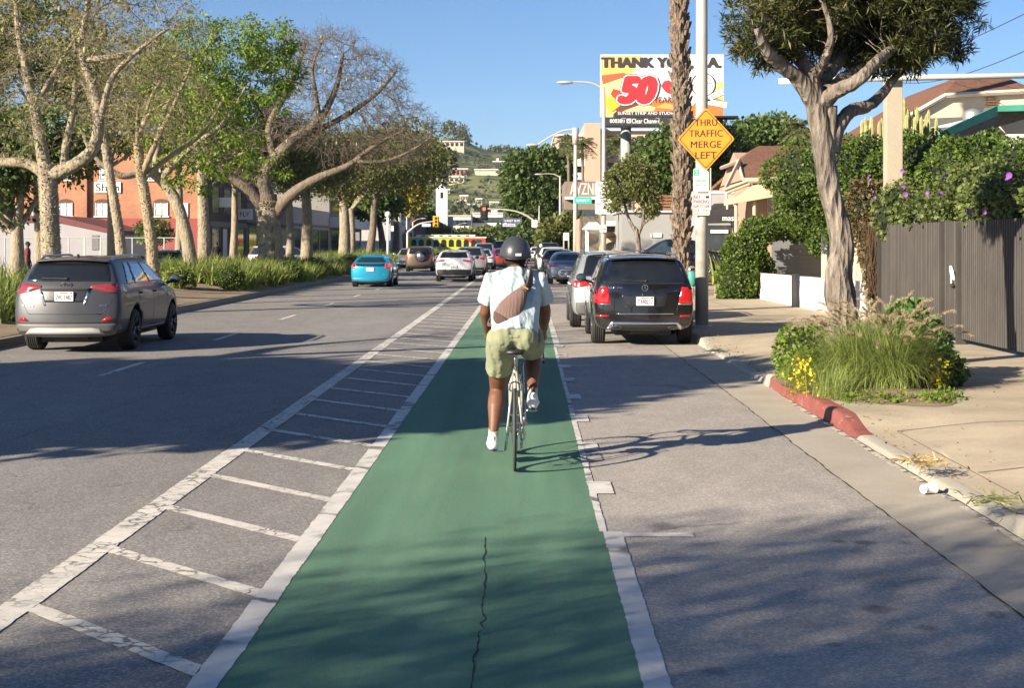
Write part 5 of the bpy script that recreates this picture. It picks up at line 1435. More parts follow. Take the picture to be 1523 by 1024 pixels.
T = flatsign('no_parking_sign', 'white sign with red border reading NO PARKING 5AM to 7AM', c, .345, .44, m_signwhite, 0, [('NO',-.09,.145,.12,.075,.03),('PARKING',0,.055,.28,.075,.02),('5AM TO 7AM',0,-.04,.29,.06),('TUE - THU',0,-.12,.27,.05),('STREET CLEANING',0,-.175,.26,.022,.0)], mt=m_sr)
mb = MB(); mb.box(.09,.15,-.0052,-.0046,.12,.17); part(T,'tow_symbol',mb,m_signblack,world=False)

# -- parking meter
mx, my = 3.43, 30.6; T = thing('parking_meter', 'teal parking meter with silver dome beside the light pole', 'parking meter', (mx,my,SZ))
mb = MB(); mb.tube([(mx,my,SZ),(mx,my,1.12)], .03, 12); part(T,'post',mb,m_pole,smooth=True)
m_teal = M('meter_teal', (.06,.33,.28), .45, var=.08)
mb = MB(); mb.cap([(mx,my,.98),(mx,my,1.22)], [.075,.095], 18, [.055,.065]); part(T,'housing',mb,m_teal,smooth=True)
mb = MB(); mb.ball((mx,my,1.28), .098,.07,.085, 18, 12); hd_ = part(T,'dome',mb,M('meter_dome',(.5,.5,.48),.3,metal=.7),smooth=True); mb = MB(); mb.box(mx-.05,mx+.05,my-.074,my-.062,1.27,1.32); part(hd_,'display',mb,m_dark)

# -- palm with overlapping leaf bases
def palm(base, r, zt, label):
    rng = np.random.default_rng(11); T = thing('palm_tree', label, 'tree', tuple(base)); bx,by,bz = base
    mb = MB(); P=[(bx+.05*math.sin(z*.5),by,z) for z in np.linspace(bz,zt,24)]; mb.tube(P, [r*1.15*(1+.5*math.exp(-(p[2]-bz)/.5)) if i<6 else r*.9 for i,p in enumerate(P)], 18); tr = part(T,'trunk',mb,bark('palm_core',(.075,.052,.036),(.17,.125,.09),10,.5),smooth=True)
    V=[];F=[]; n=0; z=bz+.1; k=0
    while z < zt:
        a = k*2.399; 
        ln=rng.uniform(.28,.46); wd=rng.uniform(.09,.14)*.9; out=rng.uniform(.05,.15); u=np.array((math.cos(a),math.sin(a),0)); s=np.array((-math.sin(a),math.cos(a),0)); c0=np.array((bx+.05*math.sin(z*.5),by,z))
        pr=[(0,1.0,0),(.35,.95,.35),(.7,.62,.75),(1.0,.22,1.0)]
        for (f,wf,of) in pr:
            ctr=c0+u*(r*.88+out*of)+np.array((0,0,ln*f)); tw=rng.normal(0,.012,3)
            V += [ctr-s*wd*wf+tw-u*.03, ctr+u*.045*(1-.6*f)+tw, ctr+s*wd*wf+tw-u*.03]
        for i in range(3): F += [(n+3*i,n+3*i+1,n+3*i+4,n+3*i+3),(n+3*i+1,n+3*i+2,n+3*i+5,n+3*i+4)]
        F.append((n+9,n+10,n+11)); n += 12; k += 1; z += .021
    lb = part(T,'leaf_bases',(np.array(V),F),bark('palm_boot',(.060,.044,.032),(.27,.21,.16),9,.5,.9),norm=False)
    md = lb.modifiers.new('s','SOLIDIFY'); md.thickness=.018
    palm_fronds((bx,by,zt), rng, 46, 2.6, L_dark, T)
    return T
palm((3.74,36.0,SZ), .165, 17, 'tall palm trunk covered in ragged leaf bases rising beside the light pole')

# -- the planter at the red kerb
rngP = np.random.default_rng(21)
b = MB(); n_=28
V=[(4.0+.95*math.cos(a)*(1+.1*math.sin(3*a)), 17.35+2.15*math.sin(a)*(1+.08*math.sin(4*a)), SZ+.004) for a in np.linspace(0,2*math.pi,n_,endpoint=False)]+[(4.15,17.35,SZ+.10)]
b.add(V,[(i,(i+1)%n_,n_) for i in range(n_)]); struct('planter_soil', b, m_soil, smooth=True, norm=False)
cs = np.stack([rngP.normal(4.0,.17,22), rngP.normal(17.0,.35,22), np.full(22,SZ+.05)],1)
T = thing('fountain_grass', 'big clump of arching fountain grass with feathery brown plumes behind the red kerb', 'grass clump', (4.0,17.0,SZ))
bl=catv([blades(cs, rngP, 300, .88, .0075, 7, .08, 1.3), blades(cs, rngP, 90, .75, .008, 6, .12, 2.1)]); part(T,'blades', bl, L_grass)
V=[];F=[];pieces=[];st=[]
for k in range(105):
    c0=cs[rngP.integers(len(cs))]+np.array((rngP.normal(0,.06),rngP.normal(0,.06),0)); az=rngP.uniform(0,2*math.pi); L=rngP.uniform(.70,.98); th=rngP.uniform(.0,.45); kp=rngP.uniform(.3,1.1)
    h=np.array((math.cos(az),math.sin(az),0)); pts=[c0]
    for i_ in range(7):
        a_=th+kp*((i_+.5)/7)**1.5; pts.append(pts[-1]+(h*math.sin(a_)+np.array((0,0,math.cos(a_))))*L/7)
    st.append(pts); q=[pts[-1]]; PL=rngP.uniform(.14,.21)
    for i_ in range(10):
        a_=th+kp+.9*(i_/10)**1.2*rngP.uniform(.7,1.3); q.append(q[-1]+(h*math.sin(a_)+np.array((0,0,math.cos(a_))))*PL/10)
    q=np.array(q); dq=np.gradient(q,axis=0); dq/=np.linalg.norm(dq,axis=1)[:,None]; base=np.repeat(q,30,axis=0); dirs=np.repeat(dq,30,axis=0)+rngP.normal(0,.65,(len(base),3)); pieces.append(leafquads(base,.028,rngP,.12,0,dirs=dirs))
sb=MB()
for pts in st: sb.tube(pts,.003,3,caps=False)
part(T,'stems',sb,L_grass); part(T,'plumes',catv(pieces),leafmat('plume',(.36,.27,.18),(.70,.58,.42),.4,scale=4))
def bush(name,label,cat,blobs,nl,size,leaf_m,seed,core=True,stems=None,aspect=.7,extra=None,core_f=.78,group=None,lumps=16):
    """shrub or hedge: leaves on and just inside the surface of joined lumps, solid core inside, its dark colour standing in for inner shade"""
    rng=np.random.default_rng(seed); e=np.array(blobs,float); e0=e; sub=[]
    for q in e:
        for _ in range(lumps):
            d_=rng.normal(size=3); d_/=np.linalg.norm(d_); f_=rng.uniform(.2,.42); sub.append(np.concatenate([q[:3]+d_*q[3:]*.86,q[3:]*f_]))
    e=np.concatenate([e*np.array([1,1,1,.97,.97,.97])]+([np.array(sub)] if lumps else [])); area=(e[:,3]*e[:,4]+e[:,4]*e[:,5]+e[:,3]*e[:,5]); k=rng.choice(len(e),nl,p=area/area.sum())
    d=rng.normal(size=(nl,3)); d/=np.linalg.norm(d,axis=1)[:,None]; r_=1.08-.34*rng.random(nl)**2+.05*np.sin(d[:,0]*9+k)*np.cos(d[:,2]*8)
    pos=e[k,:3]+d*r_[:,None]*e[k,3:]
    keep=pos[:,2]>SZ*.5; 
    for j in range(len(e)):
        q=(pos-e[j,:3])/(e[j,3:]*.72); keep&=((q**2).sum(1)>1)|(k==j)
    pos=pos[keep]; d=d[keep]
    lo=e0[:,:3].mean(0); T=thing(name,label,cat,(lo[0],lo[1],max(0,(e[:,2]-e[:,5]).min())),0,group)
    part(T,'foliage',leafquads(pos,size*rng.uniform(.6,1.45,len(pos)),rng,aspect,.25,dirs=d*.8+rng.normal(0,.5,d.shape)),leaf_m)
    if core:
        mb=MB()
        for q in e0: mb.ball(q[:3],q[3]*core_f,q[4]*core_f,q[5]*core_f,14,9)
        part(T,'dark_core',mb,M('dark_core',(.012,.02,.006),.95,var=.4,vs=5,bmp=1,bs=9),smooth=True)  # solid filler blocks see-through; the shade of the gaps is in its colour
    return T, pos
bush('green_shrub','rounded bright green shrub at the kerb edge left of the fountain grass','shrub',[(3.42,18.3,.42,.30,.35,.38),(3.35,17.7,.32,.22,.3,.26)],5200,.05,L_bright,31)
T,_=bush('yellow_flower_plant','fine leaved plant with small yellow flowers spilling over the red kerb','plant',[(3.22,17.2,.26,.17,.45,.30),(3.25,16.6,.2,.15,.3,.2)],4200,.04,leafmat('fine_leaf',(.09,.13,.02),(.26,.32,.06),.4,scale=2),32,core=False,aspect=.25)
q=np.stack([rngP.normal(3.14,.06,60),rngP.normal(16.85,.28,60),rngP.uniform(.14,.52,60)],1)
YF=leafmat('yellow_petal',(.65,.50,.02),(.85,.70,.05),.3)
for p_ in q: part(T,'flower',leafquads(np.repeat(p_[None],4,0)+rngP.normal(0,.008,(4,3)),.034,rngP,.9),YF)
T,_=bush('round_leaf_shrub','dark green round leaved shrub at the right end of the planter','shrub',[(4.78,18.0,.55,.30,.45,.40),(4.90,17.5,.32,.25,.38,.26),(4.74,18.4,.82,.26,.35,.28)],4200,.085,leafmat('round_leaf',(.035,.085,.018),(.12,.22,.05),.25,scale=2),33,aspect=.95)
q=np.stack([rngP.normal(4.72,.07,30),rngP.normal(16.8,.12,30),rngP.uniform(.22,.50,30)],1)
for p_ in q: part(T,'flower',leafquads(np.repeat(p_[None],4,0)+rngP.normal(0,.008,(4,3)),.034,rngP,.9),YF)
bush('low_green_weeds','low green weeds along the pavement side of the planter','plant',[(3.65,15.6,.16,.3,.22,.10),(4.15,15.55,.16,.32,.22,.09),(4.5,15.9,.16,.22,.25,.10)],2600,.035,L_bright,34,core=False)
cs2=np.stack([rngP.uniform(3.28,3.6,16), rngP.uniform(15.6,18.0,16), np.full(16,SZ+.02)],1)
single('short_grass_fringe', blades(cs2, rngP, 130, .42, .006, 4, .09, 1.3), L_grass, 'short green grass fringe drooping over the painted red kerb', 'grass')

# -- the big tree in the planter
def limb(pts, rad, pa=None): return ([W(x,y,Y) for x,y,Y in pts], rad, pa)
Yt=19.2
limbs=[limb([(1262,560,Yt),(1258,500,Yt),(1248,420,Yt),(1252,360,Yt+.05),(1238,300,Yt+.05),(1228,250,Yt),(1222,200,Yt),(1214,155,Yt)],[.25,.205,.18,.155,.135,.14,.15,.155]),
 limb([(1214,160,Yt),(1190,120,Yt-.1),(1160,95,Yt-.3),(1140,75,Yt-.5),(1125,40,Yt-.7)],[.13,.11,.09,.07,.04],0),
 limb([(1216,155,Yt),(1205,110,Yt),(1188,80,Yt+.2),(1190,45,Yt+.3),(1200,10,Yt+.3)],[.13,.11,.095,.07,.045],0),
 limb([(1218,150,Yt),(1228,115,Yt+.3),(1248,90,Yt+.6),(1258,55,Yt+.8),(1262,10,Yt+1)],[.12,.095,.08,.06,.04],0),
 limb([(1222,160,Yt),(1240,138,Yt-.2),(1275,120,Yt-.5),(1300,95,Yt-.4),(1330,70,Yt+.1),(1372,42,Yt+.5)],[.12,.10,.085,.075,.055,.03],0),
 limb([(1225,140,Yt),(1255,118,Yt+.3),(1285,95,Yt+.5),(1305,60,Yt+.7),(1310,20,Yt+.8)],[.11,.09,.075,.06,.04],0),
 limb([(1236,225,Yt+.05),(1246,190,Yt+.05),(1265,165,Yt+.2),(1290,158,Yt+.4),(1312,140,Yt+.6),(1345,100,Yt+.9),(1385,75,Yt+1)],[.11,.095,.09,.08,.065,.045,.03],0),
 limb([(1234,215,Yt),(1236,180,Yt-.03),(1236,157,Yt-.05)],[.085,.08,.075],0),
 limb([(1208,118,Yt),(1228,85,Yt-.3),(1236,50,Yt-.5),(1225,5,Yt-.6)],[.07,.06,.045,.03],2)]
def E(px,py,Y,rx,ry,rz): 
    w_=W(px,py,Y); return (w_.x,w_.y,w_.z,rx,ry,rz)
ells=[E(1150,25,Yt-.4,.55,1.1,.62),E(1215,-15,Yt,.9,1.3,.75),E(1300,-5,Yt+.2,.9,1.4,.95),E(1375,10,Yt,.72,1.2,.78),E(1435,28,Yt,.46,.8,.46),E(1340,70,Yt+.3,.42,.9,.33),E(1255,40,Yt+.4,.55,.8,.42),E(1135,60,Yt-.4,.3,.6,.3),E(1290,-90,Yt+.2,1.5,1.7,.7)]
ells=[(a,b_+.5,c_,d_,e_*.8,f_) for a,b_,c_,d_,e_,f_ in ells]
rt_, Pn, rn, tips_ = make_tree('street_tree','broad dense tree with twisted grey trunk rising from the kerbside planter','tree',limbs,ells,7,n_attr=1500,step=.11,infl=.8,kill=.17,iters=90,tip=.006,
   leaves=None,bark_m=m_bark_r,leaf_m=L_needle,jitter=.22,up=.02,sides=30,expo=2.3)
rng=np.random.default_rng(8); tp=Pn[np.where(tips_)[0]]; tp=np.concatenate([tp,in_ellipsoids(ells,6400,rng,.7)])
from mathutils import noise as mnz
tp=tp[[mnz.noise(Vector(q*1.9))+.6*mnz.noise(Vector(q*4.1))>-.13 for q in tp]]
dd=rng.normal(size=(len(tp),1,3)); pos=np.repeat(tp,20,0); dirs=(rng.normal(size=(len(tp),20,3))*.75+dd*.6); dirs[:,:,2]+=.15
part(rt_,'crown',leafquads(pos+rng.normal(0,.035,pos.shape),.13,rng,.14,0,dirs=dirs.reshape(-1,3)),L_needle)

# -- corrugated fence and gate
def fencemat():
    m,t,b=nt('dark_corrugated_metal'); v=coords(t,scale=(1,1,1)); g_=t.nodes.new('ShaderNodeMath')
    n1=noise(t,coords(t,scale=(.1,9,.12)),1.0,3,.7); a=ramp(t,[(.3,(.030,.028,.026)),(.7,(.068,.062,.057))],n1)
    d=ramp(t,[(.3,.75),(.7,1.2)],noise(t,v,1.3,6,.7)); t.links.new(mixc(t,a.outputs[0],d.outputs[0],1.0,'MULTIPLY'),b.inputs['Base Color']); b.inputs['Roughness'].default_value=.6; b.inputs['Metallic'].default_value=.1; return m
FX=7.2; m_fence=fencemat()
T=thing('metal_fence','dark brown corrugated metal fence and gate facing the pavement','fence',(FX,23,SZ))
V=[];F=[];y=12.0;z0,z1=.25,2.21; k=0; dzx=.02
prof_y=[]; 
while y<29.9:
    prof_y+= [(y,0),(y+.035,0),(y+.048,dzx*1.6),(y+.085,dzx*1.6),(y+.098,0)]; y+=.110
for (yy,dx) in prof_y: V+=[(FX+dx,yy,z0),(FX+dx,yy,z1)]
F=[(2*i,2*i+1,2*i+3,2*i+2) for i in range(len(prof_y)-1)]
pn=part(T,'corrugated_panel',(np.array(V),F),m_fence,norm=False); md=pn.modifiers.new('s','SOLIDIFY'); md.thickness=.012
mb=MB()
for yy in (29.95,25.4,24.45,20.9,16.5,12.0): mb.box(FX-.05,FX+.08,yy-.06,yy+.06,SZ,z1+.01 if yy!=24.45 else z1-.02)
part(T,'post',mb,m_fence); mb=MB(); mb.box(FX+.045,FX+.09,12,29.9,.3,.37); mb.box(FX+.045,FX+.09,12,29.9,2.0,2.06); part(T,'rail',mb,m_fence)
mb=MB(); c0=(FX-.08,24.75,1.32)
bird=[(.0,.0),(.05,.10),(.10,.17),(.19,.24),(.23,.22),(.22,.15),(.17,.08),(.10,.03)]
mb.prism([(c0[1]-.12+a,c0[2]-.1+b_) for a,b_ in bird],FX-.055,FX-.02,'YZ'); mb.tube([(FX-.05,c0[1],c0[2]-.05),(FX-.05,c0[1],c0[2]-.16)],.014,6); ob=part(T,'handle',mb,M('white_metal',(.7,.7,.7),.35),bevel=.004)
mb=MB(); mb.lathe([(0,-.03),(.04,-.03),(.04,0),(0,0)],(FX-.02,c0[1],c0[2]-.2),'X',14); part(ob,'lock',mb,m_chrome)

# -- vines over the fence
rv=np.random.default_rng(12)
blobs=[(7.78,y,2.52+.18*math.sin(y*1.3),.56,.75,.52) for y in np.arange(16,29,.9)]+[(7.55,29.35,2.62,.42,.5,.52),(7.3,29.6,2.45,.34,.45,.5)]
T,pv=bush('flowering_vine','leafy vine with purple morning glories hanging over the corrugated fence','vine',blobs,38000,.07,L_vine,40,aspect=.85)
fl=[(1300,262,28.5),(1302,268,28.5),(1306,285,28.3),(1308,295,28.3),(1350,255,25.5),(1352,277,25.3),(1355,290,25.3),(1410,268,22.8),(1416,262,22.6),(1388,288,23.8),(1407,289,23.0),(1412,292,22.8),(1450,315,21.5),(1473,316,21.0),(1507,267,20.2),(1510,262,20.1)]
for px,py,Y in fl:
    c=W(px,py,Y)+Vector((-.12,-.12,0)); dq=Vector((-.6,-.75,.15)).normalized(); mb=MB(); prof=[(.006,-.05),(.010,-.02),(.026,0),(.040,.008)]
    k_=rv.uniform(.6,1.25); mb.lathe([(0,-.01)]+[(a*k_*(1+.0),b_*k_) for a,b_ in prof[2:]],(0,0,0),'Z',10); mb.v[0][:,0]*=rv.uniform(.7,1.1); dq=(dq+Vector(rv.normal(0,.45,3))).normalized(); q=dq.to_track_quat('Z','Y').to_matrix(); mb.v=[a@np.array(q).T+np.array(c) for a in mb.v]; part(T,'flower',mb,M('purple_petal',(.17,.045,.27),.6,var=.2,vs=30),smooth=True,norm=False)
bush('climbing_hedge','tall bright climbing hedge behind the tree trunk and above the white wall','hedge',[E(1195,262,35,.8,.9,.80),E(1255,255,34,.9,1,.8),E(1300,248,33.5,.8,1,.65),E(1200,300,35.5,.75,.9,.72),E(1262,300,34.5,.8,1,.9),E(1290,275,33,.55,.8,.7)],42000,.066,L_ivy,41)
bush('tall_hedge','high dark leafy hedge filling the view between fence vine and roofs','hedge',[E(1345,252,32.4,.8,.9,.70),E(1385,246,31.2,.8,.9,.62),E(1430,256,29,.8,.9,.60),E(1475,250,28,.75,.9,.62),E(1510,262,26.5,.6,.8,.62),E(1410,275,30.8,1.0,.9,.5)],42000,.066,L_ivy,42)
T,_=bush('hanging_dry_vine','brown dry vine tangle hanging at the end of the corrugated fence','vine',[E(1300,360,31,.30,.35,.75),E(1305,430,30.8,.22,.3,.6),E(1290,310,31.2,.45,.4,.6)],9000,.07,leafmat('dry_vine',(.06,.05,.022),(.19,.15,.07),.25,scale=1.5),43,core_f=.6)
mb=MB(); rr=np.random.default_rng(4)
for k in range(90):
    c=W(1300+rr.normal(0,10),330,30.6+rr.normal(0,.15)); mb.tube([c,c+Vector((rr.normal(0,.06),rr.normal(0,.06),-.7)),c+Vector((rr.normal(0,.12),rr.normal(0,.1),-1.5))],.006,3,caps=False)
part(T,'runners',mb,M('runner',(.17,.11,.065),.9))

# -- low white wall, lap sided wall, ivy arch, brick wall
mb=MB(); w0=(7.05,44.0); w1=(7.42,31.6)
def wallseg(mb,p,q,th,z0,z1a,z1b):
    d=Vector((q[0]-p[0],q[1]-p[1],0)).normalized(); n_=Vector((-d.y,d.x,0))*th/2
    v=[(p[0]-n_.x,p[1]-n_.y,z0),(q[0]-n_.x,q[1]-n_.y,z0),(q[0]+n_.x,q[1]+n_.y,z0),(p[0]+n_.x,p[1]+n_.y,z0),(p[0]-n_.x,p[1]-n_.y,z1a),(q[0]-n_.x,q[1]-n_.y,z1b),(q[0]+n_.x,q[1]+n_.y,z1b),(p[0]+n_.x,p[1]+n_.y,z1a)]
    mb.add(v,[(0,3,2,1),(4,5,6,7),(0,1,5,4),(1,2,6,5),(2,3,7,6),(3,0,4,7)])
wallseg(mb,w0,w1,.16,.1,.93,1.0); single('low_white_wall',mb,m_white,'low white rendered wall along the pavement behind the tree','wall')
mb=MB(); mb.box(6.98,7.16,38.6,38.8,.12,1.02); single('wall_post',mb,M('grey_post',(.22,.22,.23),.6),'grey post standing against the low white wall','post')
mb=MB(); 
for k in range(9): 
    z=.7+k*.15; x0,x1=Xat(1148,46.5),Xat(1238,46.5); mb.add([(x0,46.5,z),(x1,46.5,z),(x1,46.47,z+.15),(x0,46.47,z+.15),(x0,46.6,z),(x1,46.6,z),(x1,46.6,z+.15),(x0,46.6,z+.15)],[(0,1,2,3),(4,7,6,5),(0,4,5,1),(3,2,6,7),(0,3,7,4),(1,5,6,2)])
mb.box(x0,x1,46.5,46.62,.1,.7); single('lap_siding_wall',mb,M('blue_grey_siding',(.17,.18,.19),.7,var=.06),'grey horizontal lap siding wall behind the ivy arch','wall')
bush('ivy_arch','dense ivy mound arching over the path beside the low white wall','ivy',[E(1098,418,44.5,.62,.7,.62),E(1108,375,44.6,.60,.7,.62),E(1128,345,44.8,.55,.6,.42),E(1160,338,45,.50,.5,.38),E(1190,340,45,.42,.5,.40),E(1218,352,44.6,.36,.5,.5),E(1130,410,44.8,.42,.6,.62),E(1085,440,44.4,.35,.5,.3)],26000,.075,L_ivy,44,aspect=.9)
mb=MB(); mb.box(Xat(1062,46),Xat(1090,46),45.6,46.0,.1,Zat(424,46)); single('brick_planter_wall',mb,brick('pale_brick',(.30,.18,.12),(.36,.24,.17),(.34,.31,.27)),'low brick wall at the foot of the ivy','wall')
T=thing('spiky_plant','yellow green spiky plant above the low brick wall','plant',(Xat(1072,45.2),45.2,.5)); part(T,'blades',blades([(Xat(1072,45.2),45.2,.6),(Xat(1066,45.2),45.3,.55)],rngP,40,.9,.09,4,.05,1.0),leafmat('agave',(.20,.26,.06),(.42,.45,.14),.3,scale=2))
mb=MB(); mb.box(Xat(1222,36.5),Xat(1229,36.5),36.4,36.55,.1,2.5); single('fence_post',mb,M('pale_post',(.45,.43,.38),.7),'slim pale post behind the tree trunk','post')

# -- beige column with long horizontal pipe
T=thing('pipe_gantry','beige square column carrying a long white horizontal pipe','column',(Xat(1328,29.9),29.9,.1))
mb=MB(); x=Xat(1328,29.9); mb.box(x-.165,x+.165,29.75,30.05,.1,Zat(120,29.9)); part(T,'column',mb,concrete('beige_render',(.38,.335,.26)),bevel=.01)
mb=MB(); mb.tube([(Xat(1158,29.6),29.62,Zat(121,29.6)),(Xat(1328,29.6),29.6,Zat(116,29.6)),(Xat(1700,29.6),29.58,Zat(109,29.6))],.060,12); part(T,'pipe',mb,m_white,smooth=True)

# -- cactus cluster
T=thing('cactus','cluster of pale ribbed column cacti above the hedge','cactus',(Xat(1330,37),37,.1)); rc=np.random.default_rng(6); V=[]
cm=M('cactus_flesh',(.33,.33,.14),.7,var=.2,vs=6)
for k in range(36):
    px=(1284+30*k/11 if k<12 else 1343+44*(k-12)/23)+rc.normal(0,1.5); top=(168 if k<12 else 142+(px-1343)*.5)+rc.uniform(0,26); x=Xat(px,37)+rc.normal(0,.03); y=37+rc.uniform(-.4,.4); mb=MB(); r_=.045
    prof=[(r_,.0),(r_,.9),(r_*.8,.97),(0,1)]; z0=1.5; zt=Zat(top,37); nn=20; ring=[]
    for (rr_,f) in prof:
        for j in range(nn): 
            a=2*math.pi*j/nn; q=rr_*(1+.2*(-1)**j); ring.append((x+q*math.cos(a),y+q*math.sin(a),z0+(zt-z0)*f))
    mb.add(ring,[(i*nn+j,i*nn+(j+1)%nn,(i+1)*nn+(j+1)%nn,(i+1)*nn+j) for i in range(3) for j in range(nn)]); part(T,'stem',mb,cm)

# -- houses behind the hedge
m_shingle=bark('brown_shingle',(.12,.062,.040),(.20,.105,.070),5,1.0,.4); m_shg=bark('grey_shingle',(.10,.098,.09),(.17,.165,.15),5,1.0,.4)
m_cream=concrete('cream_stucco',(.58,.50,.37),stain=.06); m_trim=M('beige_trim',(.46,.36,.27),.6,var=.08)
def slab(mb,pts,th):
    n=len(pts); P=[Vector(p) for p in pts]; nn=(P[1]-P[0]).cross(P[2]-P[0]).normalized()*th
    if nn.z>0: nn=-nn
    mb.add([tuple(p) for p in P]+[tuple(p+nn) for p in P],[tuple(range(n)),tuple(range(2*n-1,n-1,-1))]+[(i,(i+1)%n,n+(i+1)%n,n+i) for i in range(n)])
T=thing('stucco_house','cream stucco house with brown hipped gable roof behind the hedge','house',(Xat(1450,44),46,.1))
mb=MB(); x0,x1=Xat(1342,44),Xat(1640,44); pk=[(x0,.1),(x1+2,.1),(x1+2,Zat(180,44)),(Xat(1523,44),Zat(137,44)),(Xat(1412,44),Zat(141,44)),(x0,Zat(181,44))]; mb.prism(pk,44,52,'XZ'); part(T,'wall',mb,m_cream)
mb=MB(); slab(mb,[W(1405,138,43.85),W(1535,131,43.85),W(1492,113,46.5),W(1428,113,46.5)],.14); slab(mb,[W(1405,138,43.85),W(1428,113,46.5),(Xat(1428,46.5),53,Zat(113,46.5)),(Xat(1318,43.85),53,Zat(190,43.85)),W(1318,190,43.85)],.16)
slab(mb,[W(1535,131,43.85),W(1660,190,43.85),(Xat(1660,43.85),53,Zat(190,43.85)),(Xat(1492,46.5),53,Zat(113,46.5)),W(1492,113,46.5)],.16)
part(T,'roof',mb,m_shingle)
mb=MB(); mb.tube([W(1322,190,43.8),W(1406,142,43.8),W(1535,135,43.8)],.075,4); part(T,'fascia',mb,M('pale_fascia',(.56,.49,.40),.6))
mb=MB(); 
for k in range(5): mb.box(Xat(1466,44),Xat(1482,44),43.9,43.96,Zat(164-k*4,44),Zat(162-k*4,44))
part(T,'gable_vent',mb,m_shingle)
T=thing('green_trim_building','low building with grey shingle roof, green fascia and round metal vent','building',(Xat(1450,38),40,.1))
mb=MB(); mb.prism([(Xat(1340,39),.1),(Xat(1700,39),.1),(Xat(1700,39),Zat(160,39)),(Xat(1465,39),Zat(172,39)),(Xat(1340,39),Zat(200,39))],38.6,43,'XZ'); part(T,'wall',mb,m_white)
mb=MB(); slab(mb,[W(1332,205,37),W(1480,206,35.5),W(1480,172,40.5),W(1380,176,41)],.1); slab(mb,[W(1400,208,33.5),W(1478,160,35),W(1600,156,35),W(1600,150,38),W(1470,160,38.5)],.10); part(T,'roof',mb,m_shg)
mb=MB(); slab(mb,[W(1398,208,33.4),W(1398,196,33.4),W(1484,157,34.9),W(1484,172,34.9)],.05); slab(mb,[W(1484,157,34.9),W(1484,166,34.9),W(1620,163,34.9),W(1620,153,34.9)],.05); part(T,'fascia',mb,M('green_fascia',(.05,.27,.20),.6))
mb=MB(); c=W(1447,180,37.6); mb.lathe([(.25,-.35),(.25,.18),(.22,.26),(.0,.33)],tuple(c),'Z',18); part(T,'roof_vent',mb,m_signback,smooth=True)
mb=MB(); mb.box(Xat(1497,31),Xat(1600,31),30.9,31.1,.1,Zat(200,31)); single('white_wall_panel',mb,m_white,'white wall showing through the hedge at the right edge','wall')

# -- craftsman house with number 1030
T=thing('bungalow','brown roofed bungalow with beige porch numbered 1030','house',(Xat(1140,58),60,.1)); m_pink=M('tan_siding',(.36,.26,.19),.75,var=.08)
xe0,xr0=Xat(1104,56.5),Xat(1128,61); ze=Zat(266,56.5); zr=Zat(217,61); xR=Xat(1300,58)
mb=MB(); mb.box(Xat(1112,57.5),xR,57.5,66,.1,ze+.05); mb.prism([(57.5,ze),(66,ze),(61.5,zr-.25)],Xat(1112,57.5),xR,'YZ'); part(T,'wall',mb,m_pink)
mb=MB(); slab(mb,[(xe0,56.5,ze),(xR,56.5,ze),(xR,61,zr),(xr0,61,zr),(Xat(1101,58.5),58.6,Zat(238,58.6))],.14); slab(mb,[(xe0,66.5,ze),(xR,66.5,ze),(xR,61,zr),(xr0,61,zr)],.14)
slab(mb,[(Xat(1101,58.5),58.6,Zat(238,58.6)),(xr0,61,zr),(Xat(1101,58.5),63.6,Zat(238,58.6))],.12); part(T,'roof',mb,m_shingle)
mb=MB(); mb.tube([W(1106,268,56.4),W(1230,265,56.4)],.09,4); mb.tube([W(1106,268,56.4),W(1098,240,58.2),(Xat(1098,58.2),63.4,Zat(240,58.2))],.08,4)
mb.tube([W(1078,283,55.8),W(1100,238,57.9)],.08,4); mb.tube([W(1078,283,55.8),W(1112,270,55.8),W(1200,268,55.8)],.075,4); mb.tube([W(1082,287,55.7),W(1115,274,55.7)],.05,4)
part(T,'trim',mb,m_trim)
mb=MB(); mb.prism([(Xat(1092,54.5),Zat(303,54.5)),(Xat(1190,54.5),Zat(286,54.5)),(Xat(1190,54.5),Zat(268,54.5)),(Xat(1128,54.5),Zat(274,54.5)),(Xat(1092,54.5),Zat(296,54.5))],54.5,57.4,'XZ'); ph=part(T,'porch_roof',mb,M('porch_beige',(.50,.40,.29),.65,var=.06))
mb=MB(); text(mb,'1030',(Xat(1157,54.4),54.46,Zat(273,54.4)+.03),.62,.22,bold=.02); part(T,'house_number',mb,m_signblack,norm=False)
for px in (1095,1122): mb=MB(); mb.tube([W(px,300,54.8),(Xat(px,54.8),54.8,.15)],.07,8); part(T,'post',mb,m_trim)
for px in (1146,1160):
    mb=MB(); mb.box(Xat(px-5,57.5),Xat(px+5,57.5),57.42,57.5,Zat(318,57.4),Zat(290,57.4)); wf=part(T,'window',mb,m_white); mb=MB(); mb.box(Xat(px-3.5,57.4),Xat(px+3.5,57.4),57.40,57.45,Zat(316,57.4),Zat(292,57.4)); part(wf,'pane',mb,m_win)

